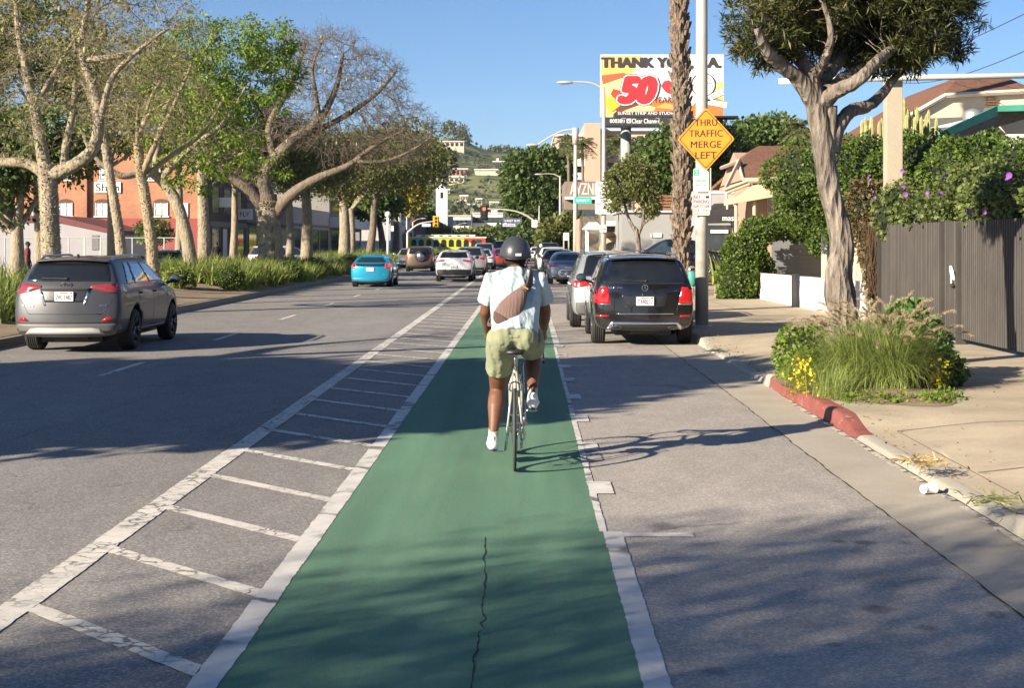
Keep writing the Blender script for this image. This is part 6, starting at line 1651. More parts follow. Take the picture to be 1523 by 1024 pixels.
# -- massage shop
T=thing('shop','dark shop front with sloping black awning lettered massage','shop',(Xat(1075,62),64,.1))
mb=MB(); mb.box(Xat(1035,62),Xat(1130,62),62,70,.1,Zat(283,62)); part(T,'wall',mb,concrete('shop_grey',(.33,.34,.35)))
mb=MB(); slab(mb,[W(1042,322,60),W(1125,318,60),W(1118,300,62),W(1062,303,62)],.05); slab(mb,[W(1042,322,60),W(1125,318,60),W(1125,331,60),W(1042,333,60)],.04); aw=part(T,'awning',mb,M('black_canvas',(.022,.022,.024),.8))
mb=MB(); text(mb,'massage',(Xat(1093,59.9),59.93,Zat(327,59.9)),1.0,.24,bold=.02); part(aw,'lettering',mb,m_signwhite,norm=False)
mb=MB(); mb.box(Xat(1045,61.9),Xat(1120,61.9),61.85,62.0,.2,Zat(335,61.9)); part(T,'shopfront',mb,m_win)
mb=MB(); mb.box(Xat(1057,61.8),Xat(1083,61.8),61.78,61.84,Zat(347,61.8),Zat(342,61.8)); part(T,'shop_sign',mb,m_signwhite)
mb=MB(); mb.tube([W(1055,288,61),W(1092,287,61)],.06,4); mb.tube([W(1080,288,61),W(1082,312,61)],.05,4); mb.tube([W(1057,250,61),W(1057,316,61)],.03,4); part(T,'white_frame',mb,m_white)

# -- grey stucco building with timber screen
T=thing('grey_building','grey stucco building with a timber slat screen on its roof','building',(Xat(970,66),70,.1)); m_gst=concrete('grey_stucco',(.27,.275,.275),stain=.05)
mb=MB(); mb.box(Xat(925,66),Xat(1045,66),66,80,.1,Zat(316,66)); part(T,'wall',mb,m_gst)
mb=MB(); mb.box(Xat(922,66),Xat(1046,66),65.85,80.1,Zat(316,66),Zat(313,66)); part(T,'coping',mb,M('pale_coping',(.5,.5,.48),.6))
for k in range(5): mb=MB(); mb.box(Xat(958,67),Xat(1045,67),67,67.08,Zat(312-k*4.6,67),Zat(309-k*4.6,67)); part(T,'slat',mb,M('redwood_slat',(.20,.085,.045),.7,var=.2,vs=3))
mb=MB(); mb.box(Xat(972,65.9),Xat(984,65.9),65.93,65.98,Zat(353,65.9),Zat(347,65.9)); mb.box(Xat(968,65.9),Xat(970,65.9),65.93,65.98,Zat(353,65.9),Zat(348,65.9)); part(T,'notice',mb,m_signwhite)
T=thing('arched_shop','small shop with a peach arch, iron gate and white canopy','shop',(Xat(900,72),75,.1))
mb=MB(); mb.box(Xat(893,72),Xat(926,72),72,84,.1,Zat(318,72)); part(T,'wall',mb,m_gst)
mb=MB(); mb.box(Xat(868,74),Xat(893,74),74,86,.1,Zat(322,74)); part(T,'side_wall',mb,concrete('tan_facade',(.36,.29,.22)))
def arch(mb,cx,zc,r0,r1,y0,y1,zb):
    a=np.linspace(0,math.pi,13); P=[(cx+r1*math.cos(t),zc+r1*math.sin(t)) for t in a]+[(cx-r1,zb),(cx-r0,zb)]+[(cx-r0*math.cos(t),zc+r0*math.sin(t)) for t in a]+[(cx+r0,zb),(cx+r1,zb)]
    n=len(P); P2=P
    for i in range(12):
        q=[(cx+r1*math.cos(a[i]),zc+r1*math.sin(a[i])),(cx+r1*math.cos(a[i+1]),zc+r1*math.sin(a[i+1])),(cx+r0*math.cos(a[i+1]),zc+r0*math.sin(a[i+1])),(cx+r0*math.cos(a[i]),zc+r0*math.sin(a[i]))]; mb.prism(q,y0,y1,'XZ')
    mb.box(cx-r1,cx-r0,y0,y1,zb,zc); mb.box(cx+r0,cx+r1,y0,y1,zb,zc)
m_peach=concrete('peach_render',(.62,.38,.24),stain=.06)
mb=MB(); arch(mb,Xat(910,71.8),Zat(372,71.8),.40,.62,71.7,71.95,.1); part(T,'arch',mb,m_peach); mb=MB(); mb.box(Xat(897,71.85),Xat(929,71.85),71.8,72.0,Zat(352,71.8),Zat(345,71.8)); part(T,'arch_band',mb,m_peach)
mb=MB()
for k in range(9): mb.tube([(Xat(900+k*2.4,71.6),71.65,.15),(Xat(900+k*2.4,71.6),71.65,1.5+.35*math.sin(k/8*math.pi))],.015,4)
part(T,'iron_gate',mb,m_signblack)
mb=MB(); mb.box(Xat(901,71),Xat(930,71),70.9,71,Zat(336,71),Zat(329,71)); cn=part(T,'canopy_sign',mb,m_signwhite); mb=MB(); mb.box(Xat(901,71),Xat(930,71),71.0,72,Zat(338,71),Zat(336.5,71)); part(T,'canopy',mb,m_signblack)
mb=MB(); slab(mb,[W(866,340,69.5),W(897,340,69.5),W(888,330,72),W(876,330,72)],.06); part(T,'white_canopy',mb,m_signwhite)
for px in (873,924): mb=MB(); mb.box(Xat(px-2.5,70),Xat(px+2.5,70),70,70.15,.15,Zat(338,70)); part(T,'canopy_post',mb,m_white)

# -- small street tree in front of the grey building
limbs=[limb([(951,431,55),(950,390,55),(948,350,55),(942,338,55)],[.13,.11,.10,.08]),limb([(946,345,55),(935,325,55.1),(928,300,55.2),(920,275,55.2)],[.08,.06,.05,.03],0),limb([(949,350,55),(956,330,55),(958,300,54.8),(952,270,54.8)],[.08,.06,.05,.03],0),limb([(955,335,55),(968,322,55),(975,300,55)],[.05,.04,.025],2)]
ells=[E(922,275,55.2,.55,.7,.65),E(952,270,54.9,.55,.7,.72),E(965,300,55,.42,.6,.55),E(918,300,55,.35,.5,.4),E(940,250,55,.45,.6,.4)]
r0,Pn,rn,tips_=make_tree('small_street_tree','small bushy street tree in front of the grey stucco building','tree',limbs,ells,17,n_attr=420,step=.13,infl=1.2,kill=.2,iters=60,tip=.006,bark_m=m_bark_r,leaf_m=L_olive,sides=10)
part(r0,'crown',clump_crown(ells,190,60,.115,np.random.default_rng(2),.20,.5,.2),L_olive)

# -- lane sign pole with the street lamp
def streetlamp(px,Y,ytop,arm_px,arm_py,r,label,base_z=SZ,group='street lamps along the avenue',name='street_lamp',arm_dy=0):
    x=Xat(px,Y); zt=Zat(ytop,Y); T=thing(name,label,'street lamp',(x,Y,base_z),0,group); mb=MB(); mb.tube([(x,Y,base_z),(x,Y,zt*.5),(x,Y,zt)],[r*1.25,r,r*.75],12); part(T,'pole',mb,m_pole,smooth=True)
    e=W(arm_px,arm_py,Y+arm_dy); s=Vector((x,Y,zt-.1)); mb=MB(); p_,q_=smoothpath([s,s.lerp(e,.35)+Vector((0,0,abs(e.x-s.x)*.10)),s.lerp(e,.75)+Vector((0,0,abs(e.x-s.x)*.06)),e],[r*.5,r*.42,r*.35,r*.3],4); mb.tube(p_,q_,8); part(T,'arm',mb,m_pole,smooth=True)
    mb=MB(); sg=1 if e.x>s.x else -1; mb.ball((e.x+sg*.3,e.y,e.z-.02),.40,.15,.085,14,8); part(T,'lamp_head',mb,m_pole,smooth=True); return T
streetlamp(898,68,129,850,122,.10,'street lamp with slim arm standing left of the billboard')
c=W(898.5,282,67.8); flatsign('lane_sign','white sign reading RIGHT LANE MUST TURN RIGHT, upper of two on the lamp post',c,.76,.74,m_signwhite,0,[('RIGHT LANE',0,.22,.62,.12),('MUST',0,0,.34,.13),('TURN RIGHT',0,-.22,.62,.12)])
c=W(899,307,67.8); T=flatsign('lane_sign','white sign reading BEGIN RIGHT TURN LANE YIELD TO BIKES with a small arrow',c,.86,.72,m_signwhite,0,[('BEGIN',0,.26,.32,.10),('RIGHT TURN LANE',0,.12,.74,.10),('YIELD TO BIKES',0,-.26,.68,.10)])
mb=MB(); mb.prism([(-.10,-.12),(.02,-.12),(.10,.0),(.04,.0),(.0,.05),(-.06,0),(-.03,-.02)],-.0062,-.0055,'XZ'); part(T,'arrow',mb,m_signblack,world=False)
c=W(897,340,67.8); flatsign('red_sign','small red and white kerb sign low on the lamp post',c,.32,.36,m_signwhite,0,[('NO',0,.09,.18,.09),('STOPPING',0,-.03,.25,.07),('ANY TIME',0,-.12,.2,.05)],mt=m_sr)
T=streetlamp(856,88,190,800,215,.13,'thick pale street lamp post with the teal street name sign')
mb=MB(); x=Xat(856,88); mb.tube([(x,88,Zat(215,88)),(x,88,Zat(190,88))],.19,12); part(T,'collar',mb,m_pole,smooth=True)
c=W(867,298,87.7); T=flatsign('street_name_sign','teal street name sign on the thick pale lamp post',c,1.05,.40,M('teal_sign',(.02,.42,.36),.5,var=.03),0,[('ROMAINE ST',0,.0,.8,.16)],mt=m_signwhite,border=False)
streetlamp(833,140,262,806,259,.11,'street lamp beyond the teal sign with a short arm')
c=W(842,352,95); T=flatsign('square_sign','plain white square sign on two posts beyond the parked sedans',c,.36,.5,m_signwhite,0,[],border=False)
mb=MB(); mb.box(-.2,-.12,.01,.07,-2.0,.1); mb.box(.12,.2,.01,.07,-2.0,.1); part(T,'posts',mb,m_pole,world=False)

# -- litter: paper cup, dry tufts, leaves
T=thing('paper_cup','white paper cup lying in the gutter against the kerb','cup',(2.94,10.75,.045),R(35)); mb=MB(); mb.lathe([(0,-.055),(.030,-.055),(.031,-.05),(.044,.05),(.046,.052),(.046,.058),(.043,.058),(.0285,-.048),(0,-.048)],(0,0,.0),'X',28); part(T,'cup',mb,M('paper_white',(.75,.74,.71),.7,var=.05),smooth=True,world=False)
mb=MB(); mb.lathe([(0,-.060),(.033,-.060),(.034,-.050),(.031,-.050)],(0,0,0),'X',24); part(T,'lid',mb,M('lid_white',(.7,.7,.68),.4),world=False)
def flat_tuft(px,py,n,L,m,name,label,seed):
    r_=np.random.default_rng(seed); Y=FPX*(CH-SZ)/(py-HY); c=np.array((Xat(px,Y),Y,SZ+.01)); pos=c+r_.normal(0,1,(n,3))*np.array((.09,.12,.006)); pos[:,2]=np.abs(pos[:,2]-SZ)+SZ; d=r_.normal(size=(n,3))*np.array((1,.5,.12)); single(name,leafquads(pos,L,r_,.10,0,dirs=d*2),m,label,'grass tuft')
flat_tuft(1372,688,150,.12,leafmat('straw',(.30,.22,.10),(.48,.38,.2),.2,scale=4),'dry_grass_tuft','pale dry grass tuft lying on the pavement above the cup',1)
flat_tuft(1478,745,90,.11,leafmat('pale_blade',(.22,.24,.08),(.42,.42,.18),.2,scale=4),'green_grass_tuft','thin green tuft in the pavement joint at the right edge',2)
flat_tuft(1065,523,90,.10,leafmat('pale_blade',(.22,.24,.08),(.42,.42,.18),.2,scale=4),'kerb_weed','small weed at the kerb corner behind the black suv',3)
r_=np.random.default_rng(9); n=420; pos=np.stack([np.where(r_.random(n)<.6,3.2+np.abs(r_.normal(0,.25,n)),r_.uniform(3.3,7,n)),r_.uniform(8.6,29,n),np.full(n,0.)],1); pos[:,2]=[walkz(p[0],p[1])+.008 for p in pos]
d=r_.normal(size=(n,3))*np.array((1,1,.1)); single('fallen_leaves',leafquads(pos,.035,r_,.5,0,dirs=d*2),leafmat('litter',(.09,.06,.03),(.30,.21,.10),.1,scale=5),'dry brown leaf litter scattered along the kerb and pavement','leaves',kind='stuff')
# overhead wires at the right
for k,(a,b_) in enumerate((((1270,92,60),(1560,2,34)),((1300,118,60),(1560,60,34)))):
    p0,p1=W(*a),W(*b_); mb=MB(); mb.tube([p0.lerp(p1,t)+Vector((0,0,-.5*math.sin(math.pi*t))) for t in np.linspace(0,1,12)],.012,4); single('overhead_wire',mb,M('wire',(.05,.05,.05),.6),'thin overhead wire crossing the sky, '+('upper' if k==0 else 'lower')+' of the pair at right','wire')
# ================================================================= left side: median planting and trees
bumpy = .4
B_floss = bark('pale_floss_bark', (.18,.15,.11), (.34,.295,.22), 7, .5, .5)
B_olivebark = bark('olive_branch_bark', (.20,.18,.10), (.36,.32,.20), 8, .5, .4)
B_darkbark = bark('dark_branch_bark', (.085,.068,.052), (.22,.18,.14), 8, .4, .5)  # dark tone also stands for the shade on the bare tree's limbs
L_sparse = leafmat('sparse_yellow_leaf', (.12,.13,.03), (.34,.34,.10), .4, scale=.8)
L_twig = leafmat('dry_twig_leaf', (.12,.10,.05), (.30,.25,.12), .3, scale=.8)
GM = 'trees along the planted median'
def LM(pts, rad, pa=None, dx=0): return ([W(x,y,Y) for x,y,Y in pts], rad, pa)
def EE(px,py,Y,rpx,rpy,ry): 
    k=Y/FPX; w_=W(px,py,Y); return (w_.x,w_.y,w_.z,rpx*k,ry,rpy*k)
# A: nearest pale thorny trunk forking into wide U shaped limbs
Y=36.6
limbs=[LM([(76,470,Y),(76,400,Y),(74,330,Y),(72,280,Y),(70,245,Y)],[.33,.30,.28,.27,.29]),
 LM([(72,262,Y),(110,246,Y-.2),(138,222,Y-.4),(147,180,Y-.6),(140,135,Y-.5),(122,80,Y-.3),(128,20,Y),(140,-40,Y)],[.24,.20,.19,.17,.14,.11,.08,.05],0),
 LM([(70,262,Y),(40,243,Y+.1),(0,241,Y+.3),(-50,235,Y+.5),(-90,200,Y+.6),(-110,120,Y+.6)],[.20,.16,.15,.13,.10,.07],0),
 LM([(68,255,Y),(60,210,Y+.2),(52,165,Y+.3),(40,110,Y+.3),(28,50,Y+.5),(22,-20,Y+.6)],[.22,.18,.16,.13,.10,.06],0),
 LM([(95,250,Y),(98,215,Y+.3),(108,170,Y+.6),(112,120,Y+.8)],[.13,.12,.10,.07],0),
 LM([(147,190,Y-.6),(165,120,Y-.8),(200,80,Y-1),(245,45,Y-1)],[.10,.09,.07,.04],1),
 LM([(125,90,Y-.3),(170,84,Y-.5),(215,72,Y-.6),(240,50,Y-.6)],[.10,.10,.07,.03],1),
 LM([(50,160,Y+.3),(80,110,Y+.5),(110,60,Y+.7),(150,10,Y+1)],[.09,.07,.05,.03],3)]
ells=[EE(60,40,Y,150,110,2.6),EE(190,60,Y,120,90,2.4),EE(40,150,Y,110,80,2),EE(-60,80,Y,110,100,2),EE(150,-60,Y,170,80,2.6),EE(210,150,Y,70,60,1.5)]
A_,PA,rA,tA=make_tree('floss_silk_tree','pale thorny trunk forking into wide curved limbs, nearest behind the grey crossover','tree',limbs,ells,1,n_attr=2600,step=.17,infl=1.1,kill=.25,iters=90,fat=.82,tip=.0055,twigs=(2,.42,.0045),leaves=(1,.10,.10,.4,.2,.75),bark_m=B_floss,leaf_m=L_sparse,group=GM,nthorn=1500,thorn_limbs=2,jitter=.3,pods=22,expo=2.2)
# B..: slimmer trunks
def slim(px0,py0,px1,py1,Y,r,label,seed,ells,n=700,bark_m=B_floss,leaf=(1,.12,.12,.4,.2,.9),mid=None,thorn=700,limbs2=(),leaf_m=None,step=.22,tip=.006,**kw):
    pts=[(px0,py0,Y)]+(mid or [])+[(px1,py1,Y)]
    m=len(pts); rad=[r*(1.15-.45*i/(m-1)) for i in range(m)]
    if m==2: pts=[pts[0],((px0+px1)/2+2,(py0+py1)/2,Y),pts[1]]; rad=[r*1.15,r*.95,r*.75]
    L_=[LM(pts,rad)]+[LM(a,b_,c_) for a,b_,c_ in limbs2]; top=np.array(L_[0][0][-1]); rr_=np.random.default_rng(seed+500)
    for e_ in ells+[ells[0]]:
        c_=np.array(e_[:3])+rr_.normal(0,.25,3)*np.array(e_[3:]); mid_=(top*.55+c_*.45)+np.array((rr_.normal(0,.2),0,.15*(c_[2]-top[2]))); L_.append(([tuple(top-np.array((0,0,.15))),tuple(mid_),tuple(c_)],[rad[-1]*.68,rad[-1]*.42,.02],0))
    return make_tree('floss_silk_tree',label,'tree',L_,ells,seed,twigs=(2,.45,.0055),n_attr=n,step=step,infl=1.4,kill=step*1.45,iters=70,tip=tip,leaves=leaf,bark_m=bark_m,leaf_m=leaf_m or L_sparse,group=GM,nthorn=thorn,jitter=.28,expo=2.3,**kw)
slim(182,452,152,190,46,.165,'slim grey trunk leaning left, just right of the nearest thorny tree',2,[EE(130,110,46,60,90,1.6),EE(170,60,46,60,60,1.6)],n=500,mid=[(180,370,46),(165,270,46)])
slim(228,447,205,210,43,.165,'slim yellowish trunk with dense thorns between two pale trunks',3,[EE(215,130,43,70,90,1.8),EE(260,160,43,50,70,1.5)],n=700,mid=[(226,370,43),(215,290,43),(208,250,43)],thorn=1400,bark_m=bark('yellow_bark',(.19,.155,.10),(.34,.285,.19),7,.5,.5),
  limbs2=[([(210,262,43),(235,205,42.8),(262,150,42.6),(285,95,42.5)],[.10,.08,.06,.03],0),([(208,270,43),(250,235,43.2),(300,200,43.4),(330,150,43.5)],[.09,.07,.05,.03],0)])
# D: big leaning trunk carrying the green leafy crown
Y=53
limbs=[LM([(285,432,Y),(284,400,Y),(277,350,Y),(262,300,Y),(240,268,Y),(218,252,Y-.4)],[.36,.31,.28,.26,.23,.18]),
 LM([(218,252,Y-.4),(185,262,Y-.8),(160,250,Y-1),(135,225,Y-1.2),(120,190,Y-1.4)],[.2,.15,.12,.09,.05],0),
 LM([(240,268,Y),(258,245,Y-.4),(290,215,Y-.8),(335,180,Y-1),(365,130,Y-1)],[.18,.15,.12,.08,.04],0),
 LM([(250,280,Y),(268,262,Y+.3),(305,245,Y+.5),(350,232,Y+.6),(400,215,Y+.5)],[.14,.12,.10,.07,.03],0),
 LM([(230,260,Y-.2),(236,210,Y),(250,150,Y),(290,90,Y),(330,50,Y)],[.17,.14,.11,.08,.04],0)]
crownD=[EE(330,75,Y,75,52,2.2),EE(395,65,Y,52,38,1.8),EE(270,70,Y,65,50,2),EE(300,150,Y,85,55,2.4),EE(385,140,Y,50,45,1.8),EE(405,100,Y,42,42,1.6),EE(250,130,Y,50,50,1.8),EE(330,215,Y,60,40,1.8),EE(255,215,Y,45,40,1.5),EE(400,250,Y,35,28,1.2),EE(300,265,Y,42,25,1.2)]
D_,PD,rD,tD=make_tree('leafy_median_tree','thick leaning trunk with the bright green leafy crown','tree',limbs,crownD,4,n_attr=1300,fat=.82,step=.24,infl=1.5,kill=.36,iters=80,tip=.007,bark_m=B_floss,leaf_m=L_bright,group=GM,nthorn=300,jitter=.25,sides=16)
rg=np.random.default_rng(44); tips3=PD[np.where(tD)[0]]; ctr=np.concatenate([tips3,in_ellipsoids(crownD,260,rg,.7)]); ctr=ctr[rg.random(len(ctr))<.72]
m_=56; dd=rg.normal(size=(len(ctr),m_,3)); dd/=np.linalg.norm(dd,axis=2)[:,:,None]; rad=.30*rg.uniform(.6,1.5,(len(ctr),1,1)); pos=ctr[:,None,:]+dd*rad*rg.random((len(ctr),m_,1))**.5*np.array([1.1,1.1,.8])
part(D_,'crown',leafquads(pos.reshape(-1,3),.155,rg,.42,.6,dirs=dd.reshape(-1,3)),L_bright)
# E slim, F broad trunk with bare dark crown, G H I ...
slim(304,420,300,250,60,.26,'slim thorny trunk standing just left of the broad trunk',5,[EE(300,190,60,55,60,1.8)],n=350,mid=[(303,340,60)],thorn=900)
Y=67
limbs=[LM([(405,425,Y),(403,385,Y),(400,345,Y),(398,312,Y),(396,290,Y)],[.66,.56,.51,.49,.48]),
 LM([(392,310,Y),(370,282,Y-.4),(340,262,Y-.6),(315,240,Y-.8),(295,200,Y-1)],[.34,.25,.20,.15,.08],0),
 LM([(408,322,Y),(425,298,Y-.2),(450,278,Y-.4),(480,262,Y-.5),(520,245,Y-.6),(560,215,Y-.6),(600,195,Y-.6)],[.32,.28,.24,.19,.14,.09,.05],0),
 LM([(396,295,Y),(392,265,Y),(410,235,Y),(440,205,Y),(475,178,Y),(500,130,Y),(510,80,Y)],[.42,.34,.29,.24,.18,.12,.06],0),
 LM([(440,205,Y),(480,190,Y+.4),(525,165,Y+.8),(565,135,Y+1),(590,105,Y+1)],[.18,.15,.12,.08,.04],3),
 LM([(410,240,Y),(400,190,Y+.4),(425,140,Y+.6),(445,95,Y+.8),(455,60,Y+.8)],[.2,.17,.13,.09,.05],3),
 LM([(475,178,Y),(470,140,Y-.5),(465,100,Y-.8),(480,60,Y-1)],[.13,.10,.07,.04],3),
 LM([(525,240,Y-.6),(570,240,Y-.8),(610,225,Y-1),(640,205,Y-1)],[.09,.07,.05,.03],2)]
ells=[EE(490,100,Y,70,62,2.6),EE(555,130,Y,55,60,2.6),EE(440,90,Y,38,48,2),EE(600,190,Y,52,42,2.4),EE(520,190,Y,80,45,2.6),EE(450,170,Y,60,55,2.4),EE(570,220,Y,70,32,2.2),EE(350,230,Y,60,40,2)]
F_,PF,rF,tF=make_tree('bare_median_tree','broad thorn studded trunk with a bare dark spreading crown of fine twigs','tree',limbs,ells,6,n_attr=5200,step=.20,infl=1.5,kill=.26,iters=110,tip=.0085,twigs=(2,.55,.0075),leaves=(1,.12,.10,.35,.3,.05),bark_m=B_darkbark,leaf_m=L_twig,group=GM,nthorn=0,jitter=.28,sides=18,expo=2.25,pods=26)
# pale studded lower trunk belongs to the same tree
mb=MB(); p_,q_=smoothpath([W(405,425,Y),W(403,385,Y),W(400,345,Y),W(398,312,Y),W(396,300,Y)],[.68,.58,.53,.51,.50],4)
rgt=np.random.default_rng(3); part(F_,'studded_bark',catv([tube_arr(p_,q_,22,rgt,.02),thorns(None,rgt,p_,q_,2200,.05)]),B_floss,smooth=True)
for (px,Y,r,top,label,sd,el) in [(430,80,.22,300,'slim trunk close behind the broad trunk',11,[EE(440,240,80,45,45,2)]),(455,84,.33,285,'sturdy pale trunk right of the broad trunk',12,[EE(480,235,84,55,45,2.2),EE(430,210,84,50,40,2)]),
    (511,96,.38,300,'pale trunk right of the white crossover behind the trunks',13,[EE(520,245,96,60,48,2.6),EE(570,255,96,50,35,2.2),EE(480,270,96,38,25,2)]),(522,104,.24,310,'thin pale trunk standing beside a thicker pale one',14,[EE(590,240,104,60,38,2.6),EE(630,235,104,38,30,2)])]:
    g_=FPX*(CH-.35)/Y+HY
    slim(px,g_,px,top,Y,r,label,sd,el,n=650,bark_m=B_floss if sd!=99 else None,leaf=(7,.19,.24,.5,.3,.85),thorn=500,leaf_m=L_olive,step=.30,tip=.009)
# darker leafy crowns of the median trees farther on
for (px,Y,rp,crown,label,sd,lm) in [(548,118,.30,[EE(560,235,118,60,38,3),EE(610,215,118,45,30,3),EE(520,260,118,45,28,2.5),EE(640,245,118,28,28,2.5)],'dense olive crowned tree above the blue hatchback',51,L_olive),
    (588,150,.28,[EE(600,285,150,34,26,3),EE(580,265,150,30,22,3)],'yellow green tree near the end of the median',52,leafmat('yellowish_leaf',(.14,.13,.02),(.42,.36,.06),.35,scale=.4)),
    (570,135,.3,[EE(560,300,135,34,24,3),EE(545,275,135,32,24,3)],'low leafy tree leaning over the far end of the median',53,L_dark)]:
    x=Xat(px,Y); leafy_tree('median_tree',label,'tree',(x,Y,.3),8,crown,sd,lm,B_darkbark,n_clump=200,per=46,size=.34,clump_r=.85,trunk_r=rp,group=GM)
# leafy trees on the lot behind the pale trunks
for (px,Y,crown,label,sd,lm) in [(165,72,[EE(160,150,72,60,50,2.2),EE(205,190,72,50,40,2),EE(120,110,72,60,50,2.2)],'yellow green leafy tree behind the slim pale trunks',66,L_olive),(265,78,[EE(265,130,78,65,50,2.4),EE(300,185,78,50,45,2.2),EE(240,190,78,50,35,2)],'bright leafy tree behind the leaning trunk',67,L_bright),
     (345,82,[EE(350,180,82,60,50,2.4),EE(330,235,82,50,30,2),EE(400,230,82,45,35,2)],'leafy tree behind the broad thorny trunk',68,L_olive),(60,70,[EE(60,60,70,90,60,2.6),EE(-20,80,70,60,60,2.6)],'leafy tree whose crown fills the top left corner',69,L_olive)]:
    leafy_tree('lot_tree',label,'tree',(Xat(px,Y),Y,.13),6,crown,sd,lm,B_floss,n_clump=230,per=44,size=.24,clump_r=.5,trunk_r=.2)
# dark dense trees behind at far left, on the lot
for (px,Y,crown,label,sd) in [(20,62,[EE(-5,215,62,55,55,2.5),EE(60,210,62,60,50,2.5),EE(0,290,62,36,46,2),EE(95,235,62,38,40,2)],'dark dense tree at the left edge with pale forked trunk',61),
     (-60,66,[EE(-70,200,66,70,80,3)],'dark tree just beyond the left edge',62)]:
    leafy_tree('dark_tree',label,'tree',(Xat(px,Y),Y,.13),6,crown,sd,L_dark,B_floss,n_clump=260,per=50,size=.26,clump_r=.6,trunk_r=.3)
leafy_tree('round_street_tree','small round clipped tree in front of the red painted wall','tree',(Xat(228,96),96,.13),3,[EE(228,345,96,24,17,1.2)],63,L_dark,B_darkbark,n_clump=60,per=50,size=.18,clump_r=.35,trunk_r=.1)
# trees that stand beside and behind the photographer: their shadows fall across the road
def shade_tree(x,y,crown,sd,label,nc=330):
    leafy_tree('shade_tree',label,'tree',(x,y,.3),6,crown,sd,L_dark,B_floss,n_clump=nc,per=42 if nc>300 else 120,size=.42 if nc>300 else .125,clump_r=.6 if nc>300 else 1.1,trunk_r=.4 if nc>300 else .25,group=GM,nlimb=6 if nc>300 else 4)
shade_tree(-12.3,9.4,[(-12.3,9.6,5.6,2.5,2.5,2.3),(-11.4,9.0,4.9,2.0,2.2,1.3),(-13.0,10.2,6.6,1.9,2.1,1.5)],71,'dense leafy median tree beside the camera whose shade crosses the bike lane')
shade_tree(-12.3,-6.0,[(-12.3,-6.0,6.4,3.0,3.0,1.8),(-11.0,-7.0,5.7,2.6,2.6,1.4),(-13.4,-5.2,7.4,2.3,2.4,1.4)],72,'open crowned leafy median tree behind the camera',290)
leafy_tree('shade_tree','dense leafy tree on the far pavement beyond the left edge','tree',(-19.9,8.2,.15),6,[(-20,8.0,6.4,2.9,2.9,2.0),(-21,8.6,7.4,2.1,2.1,1.5)],74,L_dark,B_floss,n_clump=300,per=42,size=.42,clump_r=.6,trunk_r=.4)
slim2=make_tree('floss_silk_tree','bare limbed median tree standing left of the camera view','tree',[([(-12.2,17.5,.2),(-12.2,17.5,2.5),(-12.3,17.6,4.2)],[.36,.3,.28],None),([(-12.3,17.6,4.0),(-10.2,18.2,5.0),(-8.4,18.6,6.6)],[.18,.13,.06],0),([(-12.3,17.6,4.0),(-14.2,17.9,5.4),(-15.6,18,7.4)],[.18,.13,.06],0)],[(-11,18.5,7.6,3.4,3.2,2.4),(-14.5,18,8.6,3,3,2.2)],73,n_attr=700,step=.3,infl=2,kill=.45,iters=60,tip=.009,leaves=(3,.13,.2,.4,.2,.9),bark_m=B_floss,leaf_m=L_sparse,group=GM,nthorn=300,jitter=.28)

# ---- strappy planting on the median
rs=np.random.default_rng(77)
def bed(x0,x1,y0,y1,n,L,name,label,seed,npb=34,wd=.040,m=None):
    r_=np.random.default_rng(seed); c=np.stack([r_.uniform(x0,x1,n),r_.uniform(y0,y1,n),np.zeros(n)],1)
    c[:,2]=[float(medz(a,b_)) for a,b_ in c[:,:2]]
    o=single(name,blades(c,r_,npb,L,wd,4,.12,1.15),m or L_strap,label,'planting',kind='stuff'); return o
bed(-14.8,-10.6,29,37.5,120,.95,'strap_leaf_planting','green strap leaved planting on the median beside the grey crossover',1)
bed(-15.2,-13.4,37.5,50,60,.8,'strap_leaf_planting','strap leaved planting at the back of the median near the slim trunks',2)
bed(-14.4,-9.65,51,69,560,.92,'strap_leaf_planting','thick bright strap leaved planting around the broad trunk',3)
bed(-14.4,-9.65,70,82,270,.75,'strap_leaf_planting','strap leaved planting in front of the sturdy pale trunk',4)
bed(-14.2,-9.7,88,112,330,.95,'strap_leaf_planting','bright strap leaved planting beside the blue hatchback',5)
bed(-14.2,-10.0,82,88,90,.6,'grey_green_planting','low grey green planting between the two bright strap leaf beds',6,m=leafmat('grey_green',(.09,.12,.06),(.26,.30,.17),.3,scale=1))
for k_,(x_,y_,s_,lm_) in enumerate([(-10.2,50.2,.45,L_ivy),(-11.6,48.8,.5,L_strap),(-10.1,62,.5,L_ivy),(-10.3,71,.55,L_ivy),(-10.2,84.5,.6,L_olive),(-10.5,90,.5,L_ivy),(-12.9,40.5,.6,L_olive),(-14.3,32,.7,L_ivy)]):
    bush('low_shrub','low rounded shrub in the median planting, '+['first before the bright strap leaves','among the roots of the leaning trunk','in front of the broad trunk','in front of the sturdy pale trunk','grey green one by the kerb','small one behind the blue hatchback','under the yellowish trunk','largest, beside the grey crossover'][k_],'shrub',[(x_,y_,.45+s_*.4,s_,s_,s_*.75)],2600,.07,lm_,300+k_,group='low shrubs in the median planting')
bed(-14.2,-10.0,114,195,260,.9,'strap_leaf_planting','distant planting running to the end of the median',7,npb=22,wd=.06)

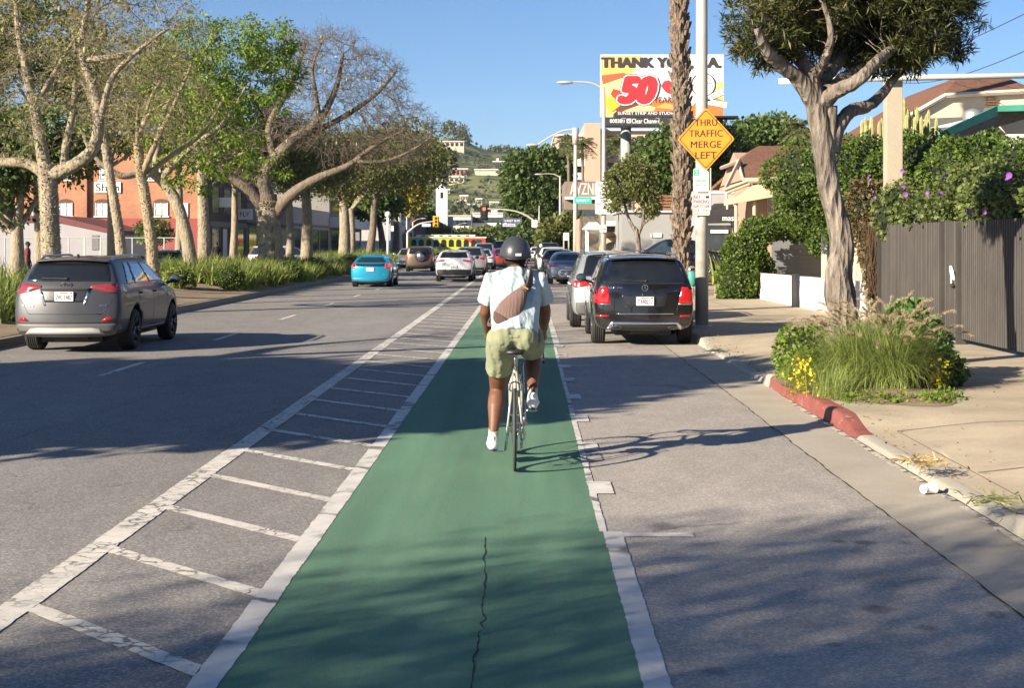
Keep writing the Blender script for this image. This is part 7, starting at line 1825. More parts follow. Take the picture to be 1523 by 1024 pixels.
# ================================================================= left buildings
m_brick=brick('orange_brick',(.36,.15,.080),(.43,.19,.105),(.36,.22,.15)); m_redpaint=concrete('red_painted_wall',(.30,.085,.075),stain=.1)
T=thing('brick_building','orange brick building with arched windows and red painted base behind the median trees','building',(-33,118,.13))
YB=112; x1=Xat(301,YB); x0=-64
mb=MB(); zs=Zat(325,YB); mb.box(x0,x1,YB,YB+30,zs,9.6); part(T,'brick_wall',mb,m_brick); mb=MB(); mb.box(x0-.03,x1+.03,YB-.04,YB+30.03,.1,zs); part(T,'painted_base',mb,m_redpaint)
mb=MB(); mb.box(x0-.1,x1+.15,YB-.15,YB+30,9.6,10.0); part(T,'parapet',mb,m_brick)
mb=MB(); mb.box(Xat(114,YB),Xat(131,YB),YB-.35,YB,zs,9.6); part(T,'pilaster',mb,m_brick)
def archwin(px,py0,py1,wp,arched=True):
    xc=Xat(px,YB); zb,zt=Zat(py1,YB),Zat(py0,YB); w2=wp/2/FPX*YB
    a=np.linspace(0,math.pi,9); top=[(xc+w2*math.cos(t),zt-.28+.28*math.sin(t)) for t in a] if arched else [(xc+w2,zt),(xc-w2,zt)]
    P=[(xc-w2,zb),(xc+w2,zb)]+top
    mb=MB(); mb.prism(P,YB-.015,YB+.2,'XZ'); wf=part(T,'window',mb,M('dark_reveal',(.10,.055,.04),.8))
    mb=MB(); e=.13
    mb.box(xc-w2+e,xc+w2-e,YB-.05,YB-.02,zb+.08,zt-.34); gl=part(wf,'pane',mb,M('bright_blind',(.50,.53,.53),.25,var=.35,vs=.8,spec=.8))
    mb=MB(); t_=.07
    for xx in (xc-w2+e,xc-.0,xc+w2-e): mb.box(xx-t_/2,xx+t_/2,YB-.09,YB-.05,zb+.05,zt-.3)
    mb.box(xc-w2+e,xc+w2-e,YB-.088,YB-.052,(zb+zt)/2-.1,(zb+zt)/2-.05); mb.box(xc-w2,xc+w2,YB-.14,YB-.016,zb-.08,zb+.03); part(wf,'frame',mb,m_white)
for px in (-40,8,58,98,152,240): archwin(px,296,322,24)
for px in (-40,8,58,98,157,230): archwin(px,244,268,22)
mb=MB(); mb.box(Xat(141,YB),Xat(180,YB),YB-.12,YB-.02,Zat(287,YB),Zat(271,YB)); sg_=part(T,'wall_sign',mb,m_signwhite); mb=MB(); text(mb,'Shiin',(Xat(160.5,YB),YB-.13,Zat(279,YB)),Xat(178,YB)-Xat(143,YB),.58,bold=.008); part(sg_,'lettering',mb,m_signblack,norm=False)
mb=MB(); mb.box(Xat(273,YB),Xat(280,YB),YB-.1,YB-.02,Zat(326,YB),Zat(302,YB)); part(T,'poster',mb,m_signwhite)
T=thing('low_grey_building','single storey grey building with sloping red roof edge in front of the brick','building',(-34,88,.13))
Y=98; mb=MB(); P=[(Xat(-60,Y),.1),(Xat(172,Y),.1),(Xat(172,Y),Zat(349,Y)),(Xat(85,Y),Zat(331,Y)),(Xat(-60,Y),Zat(331,Y))]; mb.prism(P,Y,Y+9,'XZ'); part(T,'wall',mb,concrete('lilac_grey_wall',(.34,.33,.35),stain=.06))
mb=MB(); P=[(Xat(-60,Y),Zat(331,Y)),(Xat(85,Y),Zat(331,Y)),(Xat(172,Y),Zat(349,Y)),(Xat(172,Y),Zat(343,Y)),(Xat(85,Y),Zat(321,Y)),(Xat(-60,Y),Zat(321,Y))]; mb.prism(P,Y-.08,Y+9.05,'XZ'); part(T,'roof_edge',mb,M('dark_red_trim',(.13,.035,.035),.7))
mb=MB(); mb.box(Xat(137,Y),Xat(147,Y),Y-.05,Y-.01,Zat(372,Y),Zat(350,Y)); part(T,'door',mb,M('grey_door',(.13,.13,.14),.5))
# chain link fence
T=thing('chain_link_fence','chain link fence with white posts behind the grey crossover','fence',(-28,80,.13)); Y=80; mf=M('galv_wire',(.42,.42,.40),.5,metal=.5)
xa,xb=Xat(-40,Y),Xat(268,Y); zt=Zat(354,Y)
for k in range(14): 
    x=xa+(xb-xa)*k/13; mb=MB(); mb.tube([(x,Y,.1),(x,Y,zt+.02)],.035,8); part(T,'post',mb,m_white if k in (5,7,8) else mf)
mb=MB(); mb.tube([(xa,Y,zt),(xb,Y,zt)],.03,8); mb.tube([(xa,Y,.25),(xb,Y,.25)],.015,6); part(T,'rail',mb,mf)
P0=[];P1=[]; hh=zt-.2
for k in range(int((xb-xa)/.16)+16):
    x=xa-hh+k*.16
    for sgn in (1,-1):
        s0=x if sgn>0 else x+hh; s1=x+hh if sgn>0 else x; z0,z1=.2,.2+hh
        if min(s0,s1)<xa or max(s0,s1)>xb: continue
        P0.append((s0,Y,z0)); P1.append((s1,Y,z1))
part(T,'wire_mesh',frustums(P0,P1,np.full(len(P0),.004),np.full(len(P0),.004),3),mf)
# shop row along the far pavement
FXL=-24.4
def shoprow(name,label,y0,y1,h,wallm,bands,bays,signs=(),x=FXL,depth=12):
    T=thing(name,label,'building',(x-depth/2,(y0+y1)/2,.13)); mb=MB(); mb.box(x-depth,x,y0,y1,.1,h); part(T,'wall',mb,wallm)
    for (z0,z1,out,m) in bands: mb=MB(); mb.box(x-.1,x+out,y0+.05,y1-.05,z0,z1); part(T,'band',mb,m)
    for (ya,yb,z0,z1,m) in bays:
        mb=MB(); mb.box(x-.05,x+.012,ya,yb,z0,z1); w_=part(T,'window',mb,m); mb=MB(); 
        for yy in (ya,yb): mb.box(x+.0,x+.06,yy-.07,yy+.07,z0,z1)
        mb.box(x+.0,x+.055,ya+.07,yb-.07,z1-.06,z1+.08); part(w_,'frame',mb,M('dark_frame',(.10,.085,.075),.6))
    for (yy,z,w_,h_,txt) in signs:
        mb=MB(); mb.box(x+.3,x+.3+w_,yy,yy+.08,z-h_/2,z+h_/2); mb.box(x,x+.3,yy+.02,yy+.06,z+h_/2-.08,z+h_/2-.03); s_=part(T,'hanging_sign',mb,m_signwhite)
        if txt: mb=MB(); text(mb,txt,(x+.3+w_/2,yy-.01,z),w_*.6,h_*.4); part(s_,'lettering',mb,m_signblack,norm=False)
    return T
brn=concrete('brown_render',(.105,.085,.075)); gry=concrete('grey_render',(.22,.21,.20)); lgt=concrete('light_render',(.42,.42,.41)); 
shoprow('dark_shop_row','dark brown two storey shop next to the brick building',112.5,127,7.6,brn,[(3.1,3.5,.1,gry),(6.9,7.6,.15,gry)],[(113,116,.2,3,m_win),(117,119,.2,3,m_white),(120,126,.2,3,m_win),(113,116,4.2,6.2,m_win),(117.5,120.5,4.2,6.2,m_win),(122,125,4.2,6.2,m_win)],[(114.5,5.0,1.1,.75,''),(121.5,4.2,1.3,.9,'FLY')])
shoprow('panelled_shop','grey shop with panelled parapet and dark display windows',127.2,150,5.7,gry,[(5.5,5.8,.2,lgt),(3.4,3.6,.15,brn)],[(128,132,.3,3.2,m_win),(133,139,.3,3.2,m_dark),(140,143,.3,3.2,m_win),(144,149,.3,3.2,m_dark)])
shoprow('curved_white_shop','pale fronted shop beyond the panelled grey one',150.2,180,5.6,lgt,[(3.6,3.9,.1,gry)],[(151,157,.3,3.3,m_win),(158,164,.3,3.3,m_dark),(165,171,.3,3.3,m_win),(172,179,.3,3.3,m_win)])
shoprow('glass_shop','two storey shop with a white band over dark glazing, seen between trunks',180.2,215,8.0,gry,[(3.7,5.0,1.4,m_white),(7.6,8.1,.2,gry)],[(182,190,.3,3.4,m_win),(191,199,.3,3.4,m_dark),(200,213,.3,3.4,m_win),(182,196,5.4,7.2,m_win),(198,212,5.4,7.2,m_win)])
shoprow('corner_shop','white shop with mixed signboards near the far junction',224,262,6.2,lgt,[(3.6,4.4,.5,m_white),(5.9,6.3,.2,gry)],[(226,236,.3,3.3,m_dark),(238,248,.3,3.3,m_win),(250,260,.3,3.3,m_dark)],[(230,4.8,1.8,1.0,'DELI')],x=-21)
shoprow('maroon_wall_building','long maroon walled building beside the trolley bus',264,330,6.8,concrete('maroon_wall',(.115,.05,.045)),[(6.5,6.9,.15,brn)],[(270,282,.4,3.2,m_dark),(290,300,.4,3.2,m_dark)],x=-20.5)
# far pavement lamp, parked person
def person(name,label,loc,rz,shirt,pants,hat=None,h=1.74):
    T=thing(name,label,'person',loc,rz); s=h/1.74; mb=MB()
    mb.cap([(0,0,.92),(0,.0,1.12),(0,0,1.33),(0,0,1.42)],[.145,.14,.175,.14],18,[.10,.10,.115,.09]); mb.cap([(-.15,0,1.39),(.15,0,1.39)],.06,12); mb.cap([(0,0,1.4),(0,.01,1.54)],[.055,.05],12)
    mb.ball((0,.015,1.625),.075,.095,.11,16,12); mb.ball((0,.105,1.61),.014,.018,.02,8,6); 
    for q in (-1,1): mb.ball((q*.077,.01,1.615),.01,.02,.03,8,6)
    for q in (-1,1):
        st=.16*q; mb.cap([(q*.09,0,.92),(q*.10,st*.5,.5),(q*.10,st,.12)],[.085,.06,.042],14); mb.cap([(q*.10,st-.03,.05),(q*.105,st+.15,.04)],[.045,.035],12)
        mb.cap([(q*.20,0,1.37),(q*.24,-st*.3,1.10),(q*.235,-st*.6+.05,.86)],[.055,.042,.03],12)
        hx=np.array((q*.235,-st*.6+.06,.80)); mb.cap([hx+np.array((0,0,.03)),hx-np.array((0,0,.03))],[.03,.035],10,[.018,.018])
        for k in range(4): mb.cap([hx+np.array((0,-.022+k*.015,-.05)),hx+np.array((-q*.008,-.02+k*.015,-.085)),hx+np.array((-q*.02,-.018+k*.014,-.10))],[.009,.008,.007],6)
        mb.cap([hx+np.array((0,.03,-.01)),hx+np.array((-q*.004,.045,-.045))],[.010,.008],6)
    me=remesh(mb,.012,2); me.transform(Matrix.Scale(s,4)); me.materials.clear(); me.materials.append(m_skin); link('body',me,None,T)
    mb=MB(); mb.tube([(0,0,.90),(0,0,1.1),(0,0,1.33),(0,0,1.44),(0,.0,1.49)],[.165,.16,.195,.15,.07],20,[.12,.12,.13,.10,.06]); mb.cap([(-.16,0,1.39),(.16,0,1.39)],.075,12)
    for q in (-1,1): mb.tube([(q*.19,0,1.40),(q*.235,-.02*q,1.15)],[.075,.062],14)
    me=remesh(mb,.014,2); me.transform(Matrix.Scale(s,4)); me.materials.clear(); me.materials.append(shirt); link('shirt',me,None,T)
    mb=MB(); mb.cap([(0,0,.98),(0,0,.90)],[.16,.155],16,[.12,.12])
    for q in (-1,1): mb.tube([(q*.085,0,.94),(q*.10,.08*q,.5),(q*.10,.16*q,.12)],[.105,.08,.065],14)
    me=remesh(mb,.014,2); me.transform(Matrix.Scale(s,4)); me.materials.clear(); me.materials.append(pants); link('trousers',me,None,T)
    mb=MB(); mb.ball((0,.0,1.66*s),.085,.10,.095,14,8)
    if hat: mb.tube([(0,.06,1.67*s),(0,.17,1.66*s)],[.07,.05],12,[.012,.008])
    part(T,'hat' if hat else 'hair',mb,hat or M('black_hair',(.008,.006,.005),.7),smooth=True,world=False); return T
c_blk=M('black_cotton',(.018,.018,.02),.9); c_red=M('maroon_cotton',(.10,.02,.025),.9)
person('person','person in black cap and dark maroon top walking behind the left planting',(Xat(41,60),60,.15),R(-70),c_red,c_blk,c_blk)
person('person','person in dark clothes behind the thorny trunk near the storefronts',(Xat(322,84),84,.15),R(30),c_blk,c_blk)
# ================================================================= billboard
YB=100.0
T=thing('billboard','large billboard reading THANK YOU L.A. with 50 YEARS in red, on a steel column','billboard',(Xat(932,YB),YB+1,.15))
def bp(px,py,d=0): return (Xat(px,YB),YB-d,Zat(py,YB))
def poly(name,pts,d,m,label=None):
    mb=MB(); mb.prism([(Xat(a,YB),Zat(b_,YB)) for a,b_ in pts],YB-d-.012,YB-d,'XZ'); return part(T,name,mb,m,label=label)
def flat(key,c): return M(key,c,.6,var=.06,vs=2)
mb=MB(); mb.box(Xat(893,YB),Xat(1076,YB),YB,YB+.35,Zat(174,YB),Zat(81,YB)); part(T,'panel',mb,flat('board_white',(.74,.75,.74)))
poly('gold_field',[(894,173),(894,83),(955,82),(930,130),(925,150),(930,173)],.0,flat('board_gold',(.75,.45,.13)))
poly('roll',[(894,112),(928,108),(934,112),(928,120),(897,126)],.02,flat('board_sausage',(.50,.10,.04)))
poly('leaf_salad',[(896,126),(925,116),(945,108),(950,116),(938,128),(928,140),(915,146),(903,142),(896,136)],.03,flat('board_salad',(.60,.60,.25)))
poly('tomato',[(908,140),(912,132),(928,136),(930,148),(915,148)],.04,flat('board_tomato',(.60,.05,.03)))
poly('cheese',[(899,146),(926,147),(925,155),(910,166),(902,158)],.05,flat('board_cheese',(.78,.50,.03)))
poly('patty',[(915,162),(930,153),(955,148),(958,154),(935,162),(918,168)],.05,flat('board_patty',(.14,.05,.035)))
poly('bun',[(920,168),(957,154),(975,160),(970,170),(925,172)],.055,flat('board_bun',(.78,.55,.25)))
poly('fries',[(957,153),(975,146),(985,150),(1000,148),(1010,160),(1030,157),(1040,146),(1076,128),(1076,173),(955,171)],.045,flat('board_orange',(.75,.16,.035)))
poly('fry_light',[(975,160),(990,153),(1008,158),(1000,163)],.06,flat('board_orange2',(.80,.32,.10)))
poly('warm_corner',[(1058,128),(1076,118),(1076,150),(1050,140)],.05,flat('board_gold2',(.78,.55,.20)))
poly('balloon',[(983,128),(987,121),(994,119),(1001,123),(1002,133),(997,140),(990,137)],.05,flat('board_balloon',(.60,.03,.04)))
def fat(body,x,z,w_,h_,gx,gz,d,shear=.25):
    mb=MB(); k=0
    for a in range(12): text(mb,body,(x+gx*math.cos(a*math.pi/6),YB-d-.0006*k,z+gz*math.sin(a*math.pi/6)),w_,h_,shear=shear); k+=1
    text(mb,body,(x,YB-d-.0006*k,z),w_,h_,shear=shear); return mb
x5,z5=Xat(948,YB),Zat(134,YB)
part(T,'numeral_shadow',fat('50',x5,z5,2.35,1.65,.36,.30,.075),M('board_dark',(.05,.03,.04),.6),norm=False)
part(T,'numeral_outline',fat('50',x5,z5,2.35,1.65,.31,.25,.085),flat('board_white',(.74,.75,.74)),norm=False)
part(T,'numeral',fat('50',x5,z5,2.35,1.65,.23,.17,.095),flat('board_red',(.62,.02,.03)),norm=False)
mb=MB(); 
for k_,dx in enumerate((-.07,-.035,.035,.07,0)): text(mb,'THANK YOU, L.A.',(Xat(983,YB)+dx,YB-.06-.0006*k_,Zat(94,YB)+(.03 if k_%2 else -.02)),8.1,.78)
part(T,'headline',mb,M('board_text',(.035,.03,.035),.6),norm=False)
mb=MB(); text(mb,'YEARS',(Xat(988,YB),YB-.08,Zat(148.5,YB)),1.45,.42,bold=.015); part(T,'years_lettering',mb,M('board_text',(.035,.03,.035),.6),norm=False)
mb=MB(); mb.prism([(Xat(912,YB),Zat(174,YB)),(Xat(912,YB),Zat(170,YB)),(Xat(916,YB),Zat(166,YB)),(Xat(1030,YB),Zat(165,YB)),(Xat(1030,YB),Zat(174,YB))],YB-.09,YB-.075,'XZ'); part(T,'black_band',mb,M('board_text',(.035,.03,.035),.6))
mb=MB(); text(mb,'SUNSET STRIP AND STUDIO CITY',(Xat(970,YB),YB-.095,Zat(168.5,YB)),4.7,.20,bold=.015); part(T,'address_lettering',mb,flat('board_white',(.74,.75,.74)),norm=False)
cx,cz=Xat(1045.5,YB),Zat(126,YB)
mb=MB(); mb.lathe([(0,-.10),(.80,-.10),(.80,-.085),(0,-.085)],(cx,YB,cz),'Y',36); dk=part(T,'round_badge',mb,flat('board_white',(.74,.75,.74)))
mb=MB(); mb.tube([(cx+.8*math.cos(a),YB-.105,cz+.8*math.sin(a)) for a in np.linspace(0,2*math.pi,37)],.035,5,caps=False); text(mb,"CARNEY'S",(cx,YB-.106,cz),1.35,.34,bold=.01); part(T,'badge_lettering',mb,M('board_text',(.035,.03,.035),.6),norm=False)
for (x0,z0,rot,txt) in ((1056,145,.42,'HAMBURGERS'),(1060,153,-.18,'HOT DOGS')):
    c=(Xat(x0,YB),YB-.115,Zat(z0,YB)); mb=MB(); w2,h2=.95,.19; P=[(c[0]+a*math.cos(rot)-b_*math.sin(rot),c[2]+a*math.sin(rot)+b_*math.cos(rot)) for a,b_ in ((-w2,-h2),(w2,-h2),(w2,h2),(-w2,h2))]; mb.prism(P,YB-.115,YB-.105,'XZ'); pb=part(T,'ribbon',mb,flat('board_white',(.74,.75,.74)))
    mb=MB(); text(mb,txt,(c[0],YB-.118,c[2]),1.6,.2,bold=.01,rot=rot); part(pb,'ribbon_lettering',mb,M('board_text',(.035,.03,.035),.6),norm=False)
mb=MB(); mb.box(Xat(897,YB),Xat(1075,YB),YB-.05,YB+.3,Zat(187,YB),Zat(174.5,YB)); part(T,'name_strip',mb,M('strip_black',(.03,.03,.035),.6))
mb=MB(); text(mb,'000380',(Xat(918,YB),YB-.055,Zat(180,YB)),1.0,.27,bold=.015); text(mb,'Clear Channel',(Xat(960,YB),YB-.055,Zat(180,YB)),1.85,.32,bold=.015); mb.box(Xat(932,YB),Xat(938.5,YB),YB-.06,YB-.052,Zat(183,YB),Zat(176.5,YB)); part(T,'strip_lettering',mb,flat('board_white',(.74,.75,.74)),norm=False)
mb=MB(); mb.prism([(Xat(933,YB),Zat(181,YB)),(Xat(935,YB),Zat(182.3,YB)),(Xat(938,YB),Zat(177.5,YB)),(Xat(936,YB),Zat(178.5,YB))],YB-.066,YB-.061,'XZ'); part(T,'strip_mark',mb,M('strip_black',(.03,.03,.035),.6))
mb=MB(); mb.box(Xat(897,YB),Xat(1094,YB),YB-1.1,YB-.1,Zat(190,YB),Zat(188.6,YB)); mb.box(Xat(1050,YB),Xat(1095,YB),YB-1.0,YB+.6,Zat(177,YB),Zat(174,YB)); part(T,'catwalk',mb,m_dark)
for px in (925,975,1030): mb=MB(); mb.tube([bp(px,188,.9),bp(px,180,1.6)],.03,5); mb.box(Xat(px-3,YB),Xat(px+3,YB),YB-1.9,YB-1.5,Zat(180,YB),Zat(178.5,YB)); part(T,'floodlight',mb,m_signback)
mb=MB(); mb.tube([(Xat(932,YB),YB+.7,.1),(Xat(932,YB),YB+.7,Zat(186,YB))],.36,18); part(T,'column',mb,M('painted_steel',(.36,.37,.35),.5,var=.1),smooth=True)
mb=MB(); mb.box(Xat(893,YB),Xat(1076,YB),YB+.36,YB+.9,Zat(150,YB),Zat(145,YB)); mb.box(Xat(893,YB),Xat(1076,YB),YB+.36,YB+.9,Zat(110,YB),Zat(105,YB)); part(T,'frame',mb,m_signback)

# ================================================================= apartment block and others on the right
m_apt=concrete('peach_cream_stucco',(.56,.42,.32),stain=.05); m_apt2=concrete('deep_peach_stucco',(.50,.34,.26),stain=.05)  # the stair tower's stucco is a deeper peach
T=thing('apartment_building','tall cream apartment block with balconies behind the billboard','building',(Xat(910,165),170,.1)); Y=165
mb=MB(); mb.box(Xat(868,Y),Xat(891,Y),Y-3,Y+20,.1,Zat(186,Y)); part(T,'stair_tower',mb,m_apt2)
mb=MB(); mb.box(Xat(826,Y),Xat(868,Y),Y+2,Y+20,.1,Zat(201,Y)); part(T,'left_wing',mb,m_apt)
mb=MB(); mb.box(Xat(891,Y),Xat(980,Y),Y,Y+20,.1,Zat(195,Y)); part(T,'right_wing',mb,m_apt)
mb=MB(); mb.box(Xat(889,Y),Xat(982,Y),Y-.6,Y+20,Zat(195,Y),Zat(192,Y)); mb.box(Xat(824,Y),Xat(867.9,Y),Y+1.6,Y+20,Zat(201,Y),Zat(198,Y)); part(T,'parapet',mb,m_white)
for px in (908,926,952,972):
    for k in range(5):
        z1=Zat(202+k*20,Y); mb=MB(); mb.box(Xat(px-4.5,Y),Xat(px+4.5,Y),Y-.04,Y+.05,z1-1.1,z1); w_=part(T,'window',mb,m_win); mb=MB(); mb.box(Xat(px-5,Y),Xat(px+5,Y),Y-.3,Y,z1-1.25,z1-1.1); part(w_,'sill',mb,m_apt)
for px in (836,850):
    for k in range(4): z1=Zat(210+k*20,Y); mb=MB(); mb.box(Xat(px-4,Y),Xat(px+4,Y),Y+1.96,Y+2.05,z1-1.2,z1); part(T,'window',mb,m_win)
for k in range(5):
    z1=Zat(262+k*20,Y)+2.5; mb=MB(); mb.box(Xat(856,Y),Xat(868,Y),Y-2.5,Y+2,z1,z1+.15); mb.box(Xat(856,Y),Xat(868,Y),Y-2.5,Y-2.4,z1+.15,z1+.8); part(T,'balcony',mb,m_white)
T=thing('striped_mural_building','brown fronted building with large white slanted letters','building',(Xat(868,120),124,.1)); Y=120
mb=MB(); mb.box(Xat(840,Y),Xat(890,Y),Y,Y+10,.1,Zat(270,Y)); part(T,'wall',mb,concrete('plum_brown_wall',(.22,.175,.155)))
mb=MB(); text(mb,'AVZNI',(Xat(867,Y),Y-.02,Zat(281,Y)),2.1,.95,bold=.02); part(T,'lettering',mb,M('mural_white',(.5,.48,.45),.7),norm=False)
mb=MB(); mb.box(Xat(840,Y),Xat(890,Y),Y-.5,Y,Zat(297,Y),Zat(293,Y)); part(T,'canopy',mb,m_signwhite); mb=MB(); mb.box(Xat(838,Y),Xat(890,Y),Y-.05,Y+.02,.3,Zat(312,Y)); part(T,'shopfront',mb,m_win)

# ================================================================= trees in the middle distance
GR='trees along the right of the avenue'
def LT(px,gy,Y,crown,label,sd,lm,tr=.2,n=330,per=46,size=None,cr=None,group=None,bk=None,name='tree'):
    leafy_tree(name,label,'tree',(Xat(px,Y),Y,.12),6,crown,sd,lm,bk or B_darkbark,n_clump=n,per=per,size=size or .0034*Y,clump_r=cr or .0065*Y,trunk_r=tr,group=group)
LT(842,0,165,[EE(800,245,165,38,24,2.6),EE(835,262,165,24,26,2.4),EE(778,275,165,26,26,2.5),EE(800,300,165,38,32,2.6),EE(825,300,165,24,32,2.4),EE(770,255,165,16,14,1.5)],'large dark ficus leaning over the avenue above the far signals',81,L_dark,.4,n=380,per=50,bk=B_floss,name='ficus_tree')
LT(830,0,118,[EE(828,352,118,20,18,2.2),EE(848,345,118,16,20,2.0)],'low bushy street tree left of the teal sign post',82,L_olive,.15,n=120)
LT(862,0,150,[EE(862,340,150,20,16,2),EE(878,350,150,14,12,2)],'low street tree behind the teal sign post',83,L_olive,.15,n=100)
LT(1000,0,98,[EE(985,240,98,34,36,3),EE(1010,222,98,32,34,3),EE(1000,272,98,42,32,3),EE(962,262,98,20,22,2.5)],'dense green tree mass behind the palm trunk',84,L_dark,.35,n=420)
LT(1040,0,104,[EE(1060,235,104,45,45,3),EE(1035,270,104,35,32,3)],'green tree between the light pole and the bungalow',85,L_dark,.3,n=260)
LT(1130,0,112,[EE(1120,215,112,34,38,3),EE(1150,205,112,28,30,3),EE(1172,222,112,26,30,3),EE(1090,225,112,26,36,3)],'row of leafy trees behind the bungalow roof',86,L_dark,.3,n=330)
def palm2(px,Y,top,label,r=.16,L=1.6):
    x=Xat(px,Y); zt=Zat(top,Y); T=thing('palm_tree',label,'tree',(x,Y,.1),0,'distant fan palms'); mb=MB(); mb.tube([(x,Y,.1),(x+.1,Y,zt*.5),(x,Y,zt)],[r*1.4,r,r*.9],10); part(T,'trunk',mb,B_darkbark,smooth=True)
    palm_fronds((x,Y,zt),np.random.default_rng(int(px)),34,L,leafmat('palm_leaf',(.05,.07,.02),(.20,.22,.08),.3),T)
palm2(1190,95,190,'fan palm rising behind the bungalow roof',L=1.3); palm2(866,150,212,'fan palm against the cream stair tower'); palm2(845,155,208,'shaggy palm left of the thick lamp post'); palm2(922,140,205,'tall palm below the billboard',L=1.7); palm2(940,142,215,'palm just right of the billboard column',L=1.6)

# far end of the avenue: wall of trees and pale buildings
rf=np.random.default_rng(90)
for i,(px,Y,py,rx,ry,lm) in enumerate([(545,262,340,26,26,L_dark),(590,285,322,28,30,L_dark),(618,300,325,20,30,L_dark),(650,326,352,18,10,L_dark),(690,345,354,22,8,L_olive),(725,350,352,22,9,L_olive),(755,355,350,20,10,L_dark),(785,350,343,20,16,L_dark),(815,330,342,26,22,L_olive),(700,300,362,18,10,L_dark),(770,300,358,18,12,L_dark),(840,300,345,24,22,L_dark),(870,290,335,24,26,L_dark),(520,250,330,26,26,L_olive)]):
    LT(px,0,Y,[EE(px,py,Y,rx,ry,4),EE(px+rx*.5,py+ry*.3,Y,rx*.6,ry*.6,3),EE(px-rx*.5,py+ry*.25,Y,rx*.6,ry*.65,3)],'tree in the wall of greenery closing the avenue, '+['far left behind the blue hatchback','behind the maroon wall','left of the church tower foot','against the church tower','below the white flats, left one','below the white flats, middle one','below the white flats, right one','right of the red signal','under the ficus','low beside the dark pickup','low beside the helmet','beyond the teal sign','behind the mural building','leftmost of the far trees'][i],100+i,lm,.3,n=150,per=40,size=.95,cr=1.5,group='trees closing the end of the avenue')
LT(603,0,240,[EE(603,270,240,16,26,3),EE(612,295,240,14,20,3)],'yellowing tree left of the church tower',120,leafmat('yellowish_leaf',(.14,.13,.02),(.42,.36,.06),.35,scale=.4),.25,n=110)
T=thing('church_tower','white church tower with stepped octagonal top and a finial','tower',(Xat(657,330),335,.1)); Y=330; mw=concrete('church_white',(.66,.66,.62),stain=.04)
def octa(mb,cx,cy,r,z0,z1,r1=None): mb.lathe([(0,z0),(r,z0),(r1 or r,z1),(0,z1)],(cx,cy,0),'Z',8)
cx=Xat(657,Y); mb=MB(); mb.box(Xat(648.5,Y),Xat(665.5,Y),Y,Y+2.6,.1,Zat(281,Y)); part(T,'shaft',mb,mw)
mb=MB(); octa(mb,cx,Y+1.3,1.2,Zat(281,Y),Zat(278,Y),1.0); octa(mb,cx,Y+1.3,.72,Zat(278,Y),Zat(275,Y),.5); mb.tube([(cx,Y+1.3,Zat(275,Y)),(cx,Y+1.3,Zat(262,Y))],.14,6); part(T,'cap',mb,mw)
mb=MB(); mb.box(Xat(655,Y),Xat(659,Y),Y-.05,Y+.1,Zat(295,Y),Zat(286,Y)); part(T,'window',mb,m_dark); mb=MB(); mb.box(Xat(662,Y),Xat(672,Y),Y+2.7,Y+6,.1,Zat(322,Y)); part(T,'side_block',mb,concrete('pale_grey_wall',(.4,.4,.4)))
def flats(name,label,px0,px1,Y,top,wins,rows_=2,m=None,dz=3.0,base=.1):
    T=thing(name,label,'building',(Xat((px0+px1)/2,Y),Y+5,base)); mb=MB(); mb.box(Xat(px0,Y),Xat(px1,Y),Y,Y+10,base,Zat(top,Y)); part(T,'wall',mb,m or mw); mb=MB(); mb.box(Xat(px0-.5,Y),Xat(px1+.5,Y),Y-.3,Y+10.2,Zat(top,Y),Zat(top,Y)+.35); part(T,'roof',mb,m_trim)
    for k in range(wins):
        for j in range(rows_): xx=Xat(px0+(px1-px0)*(k+.5)/wins,Y); z1=Zat(top,Y)-.9-j*dz; mb=MB(); mb.box(xx-.7,xx+.7,Y-.04,Y+.05,z1-1.5,z1); part(T,'window',mb,m_win)
flats('white_flats','white apartment row just right of the church tower',667,700,370,322,5); flats('white_flats','taller white apartment block left of the red signal',703,748,380,318,6); flats('pale_house','pale house right of the red signal',750,778,375,328,3); flats('pale_house','pale long building under the ficus crown',778,830,360,336,6)
# billboard frame and lamps on the far left
T=thing('billboard','billboard seen from behind on a leaning post beyond the shops','billboard',(Xat(590,205),205,.1)); Y=205
mb=MB(); mb.box(Xat(566,Y),Xat(594,Y),Y,Y+.5,Zat(312,Y),Zat(297,Y)); part(T,'panel',mb,lgt); mb=MB(); mb.tube([(Xat(592,Y),Y+.3,Zat(297,Y)),(Xat(596,Y),Y+.3,.1)],.3,8); part(T,'post',mb,m_pole)
for (px,Y,yt,ax,ay,lab) in [(605,190,322,630,302,'street lamp with arm over the trolley bus'),(614,215,330,627,325,'short street lamp behind the trolley bus'),(577,112,322,577.5,322,'slim white lamp post with a globe head left of the blue hatchback'),(672,300,340,690,332,'distant lamp in front of the church tower'),(694,320,352,712,346,'most distant lamp near the avenue end')]:
    if px==577:
        x=Xat(px,Y); T=thing('street_lamp',lab,'street lamp',(x,Y,.1)); mb=MB(); mb.tube([(x,Y,.1),(x,Y,Zat(yt,Y))],.10,8); part(T,'pole',mb,m_white,smooth=True); mb=MB(); mb.ball((x,Y,Zat(yt,Y)+.15),.24); part(T,'globe',mb,m_white,smooth=True)
    else: streetlamp(px,Y,yt,ax,ay,.12,lab,base_z=.1)
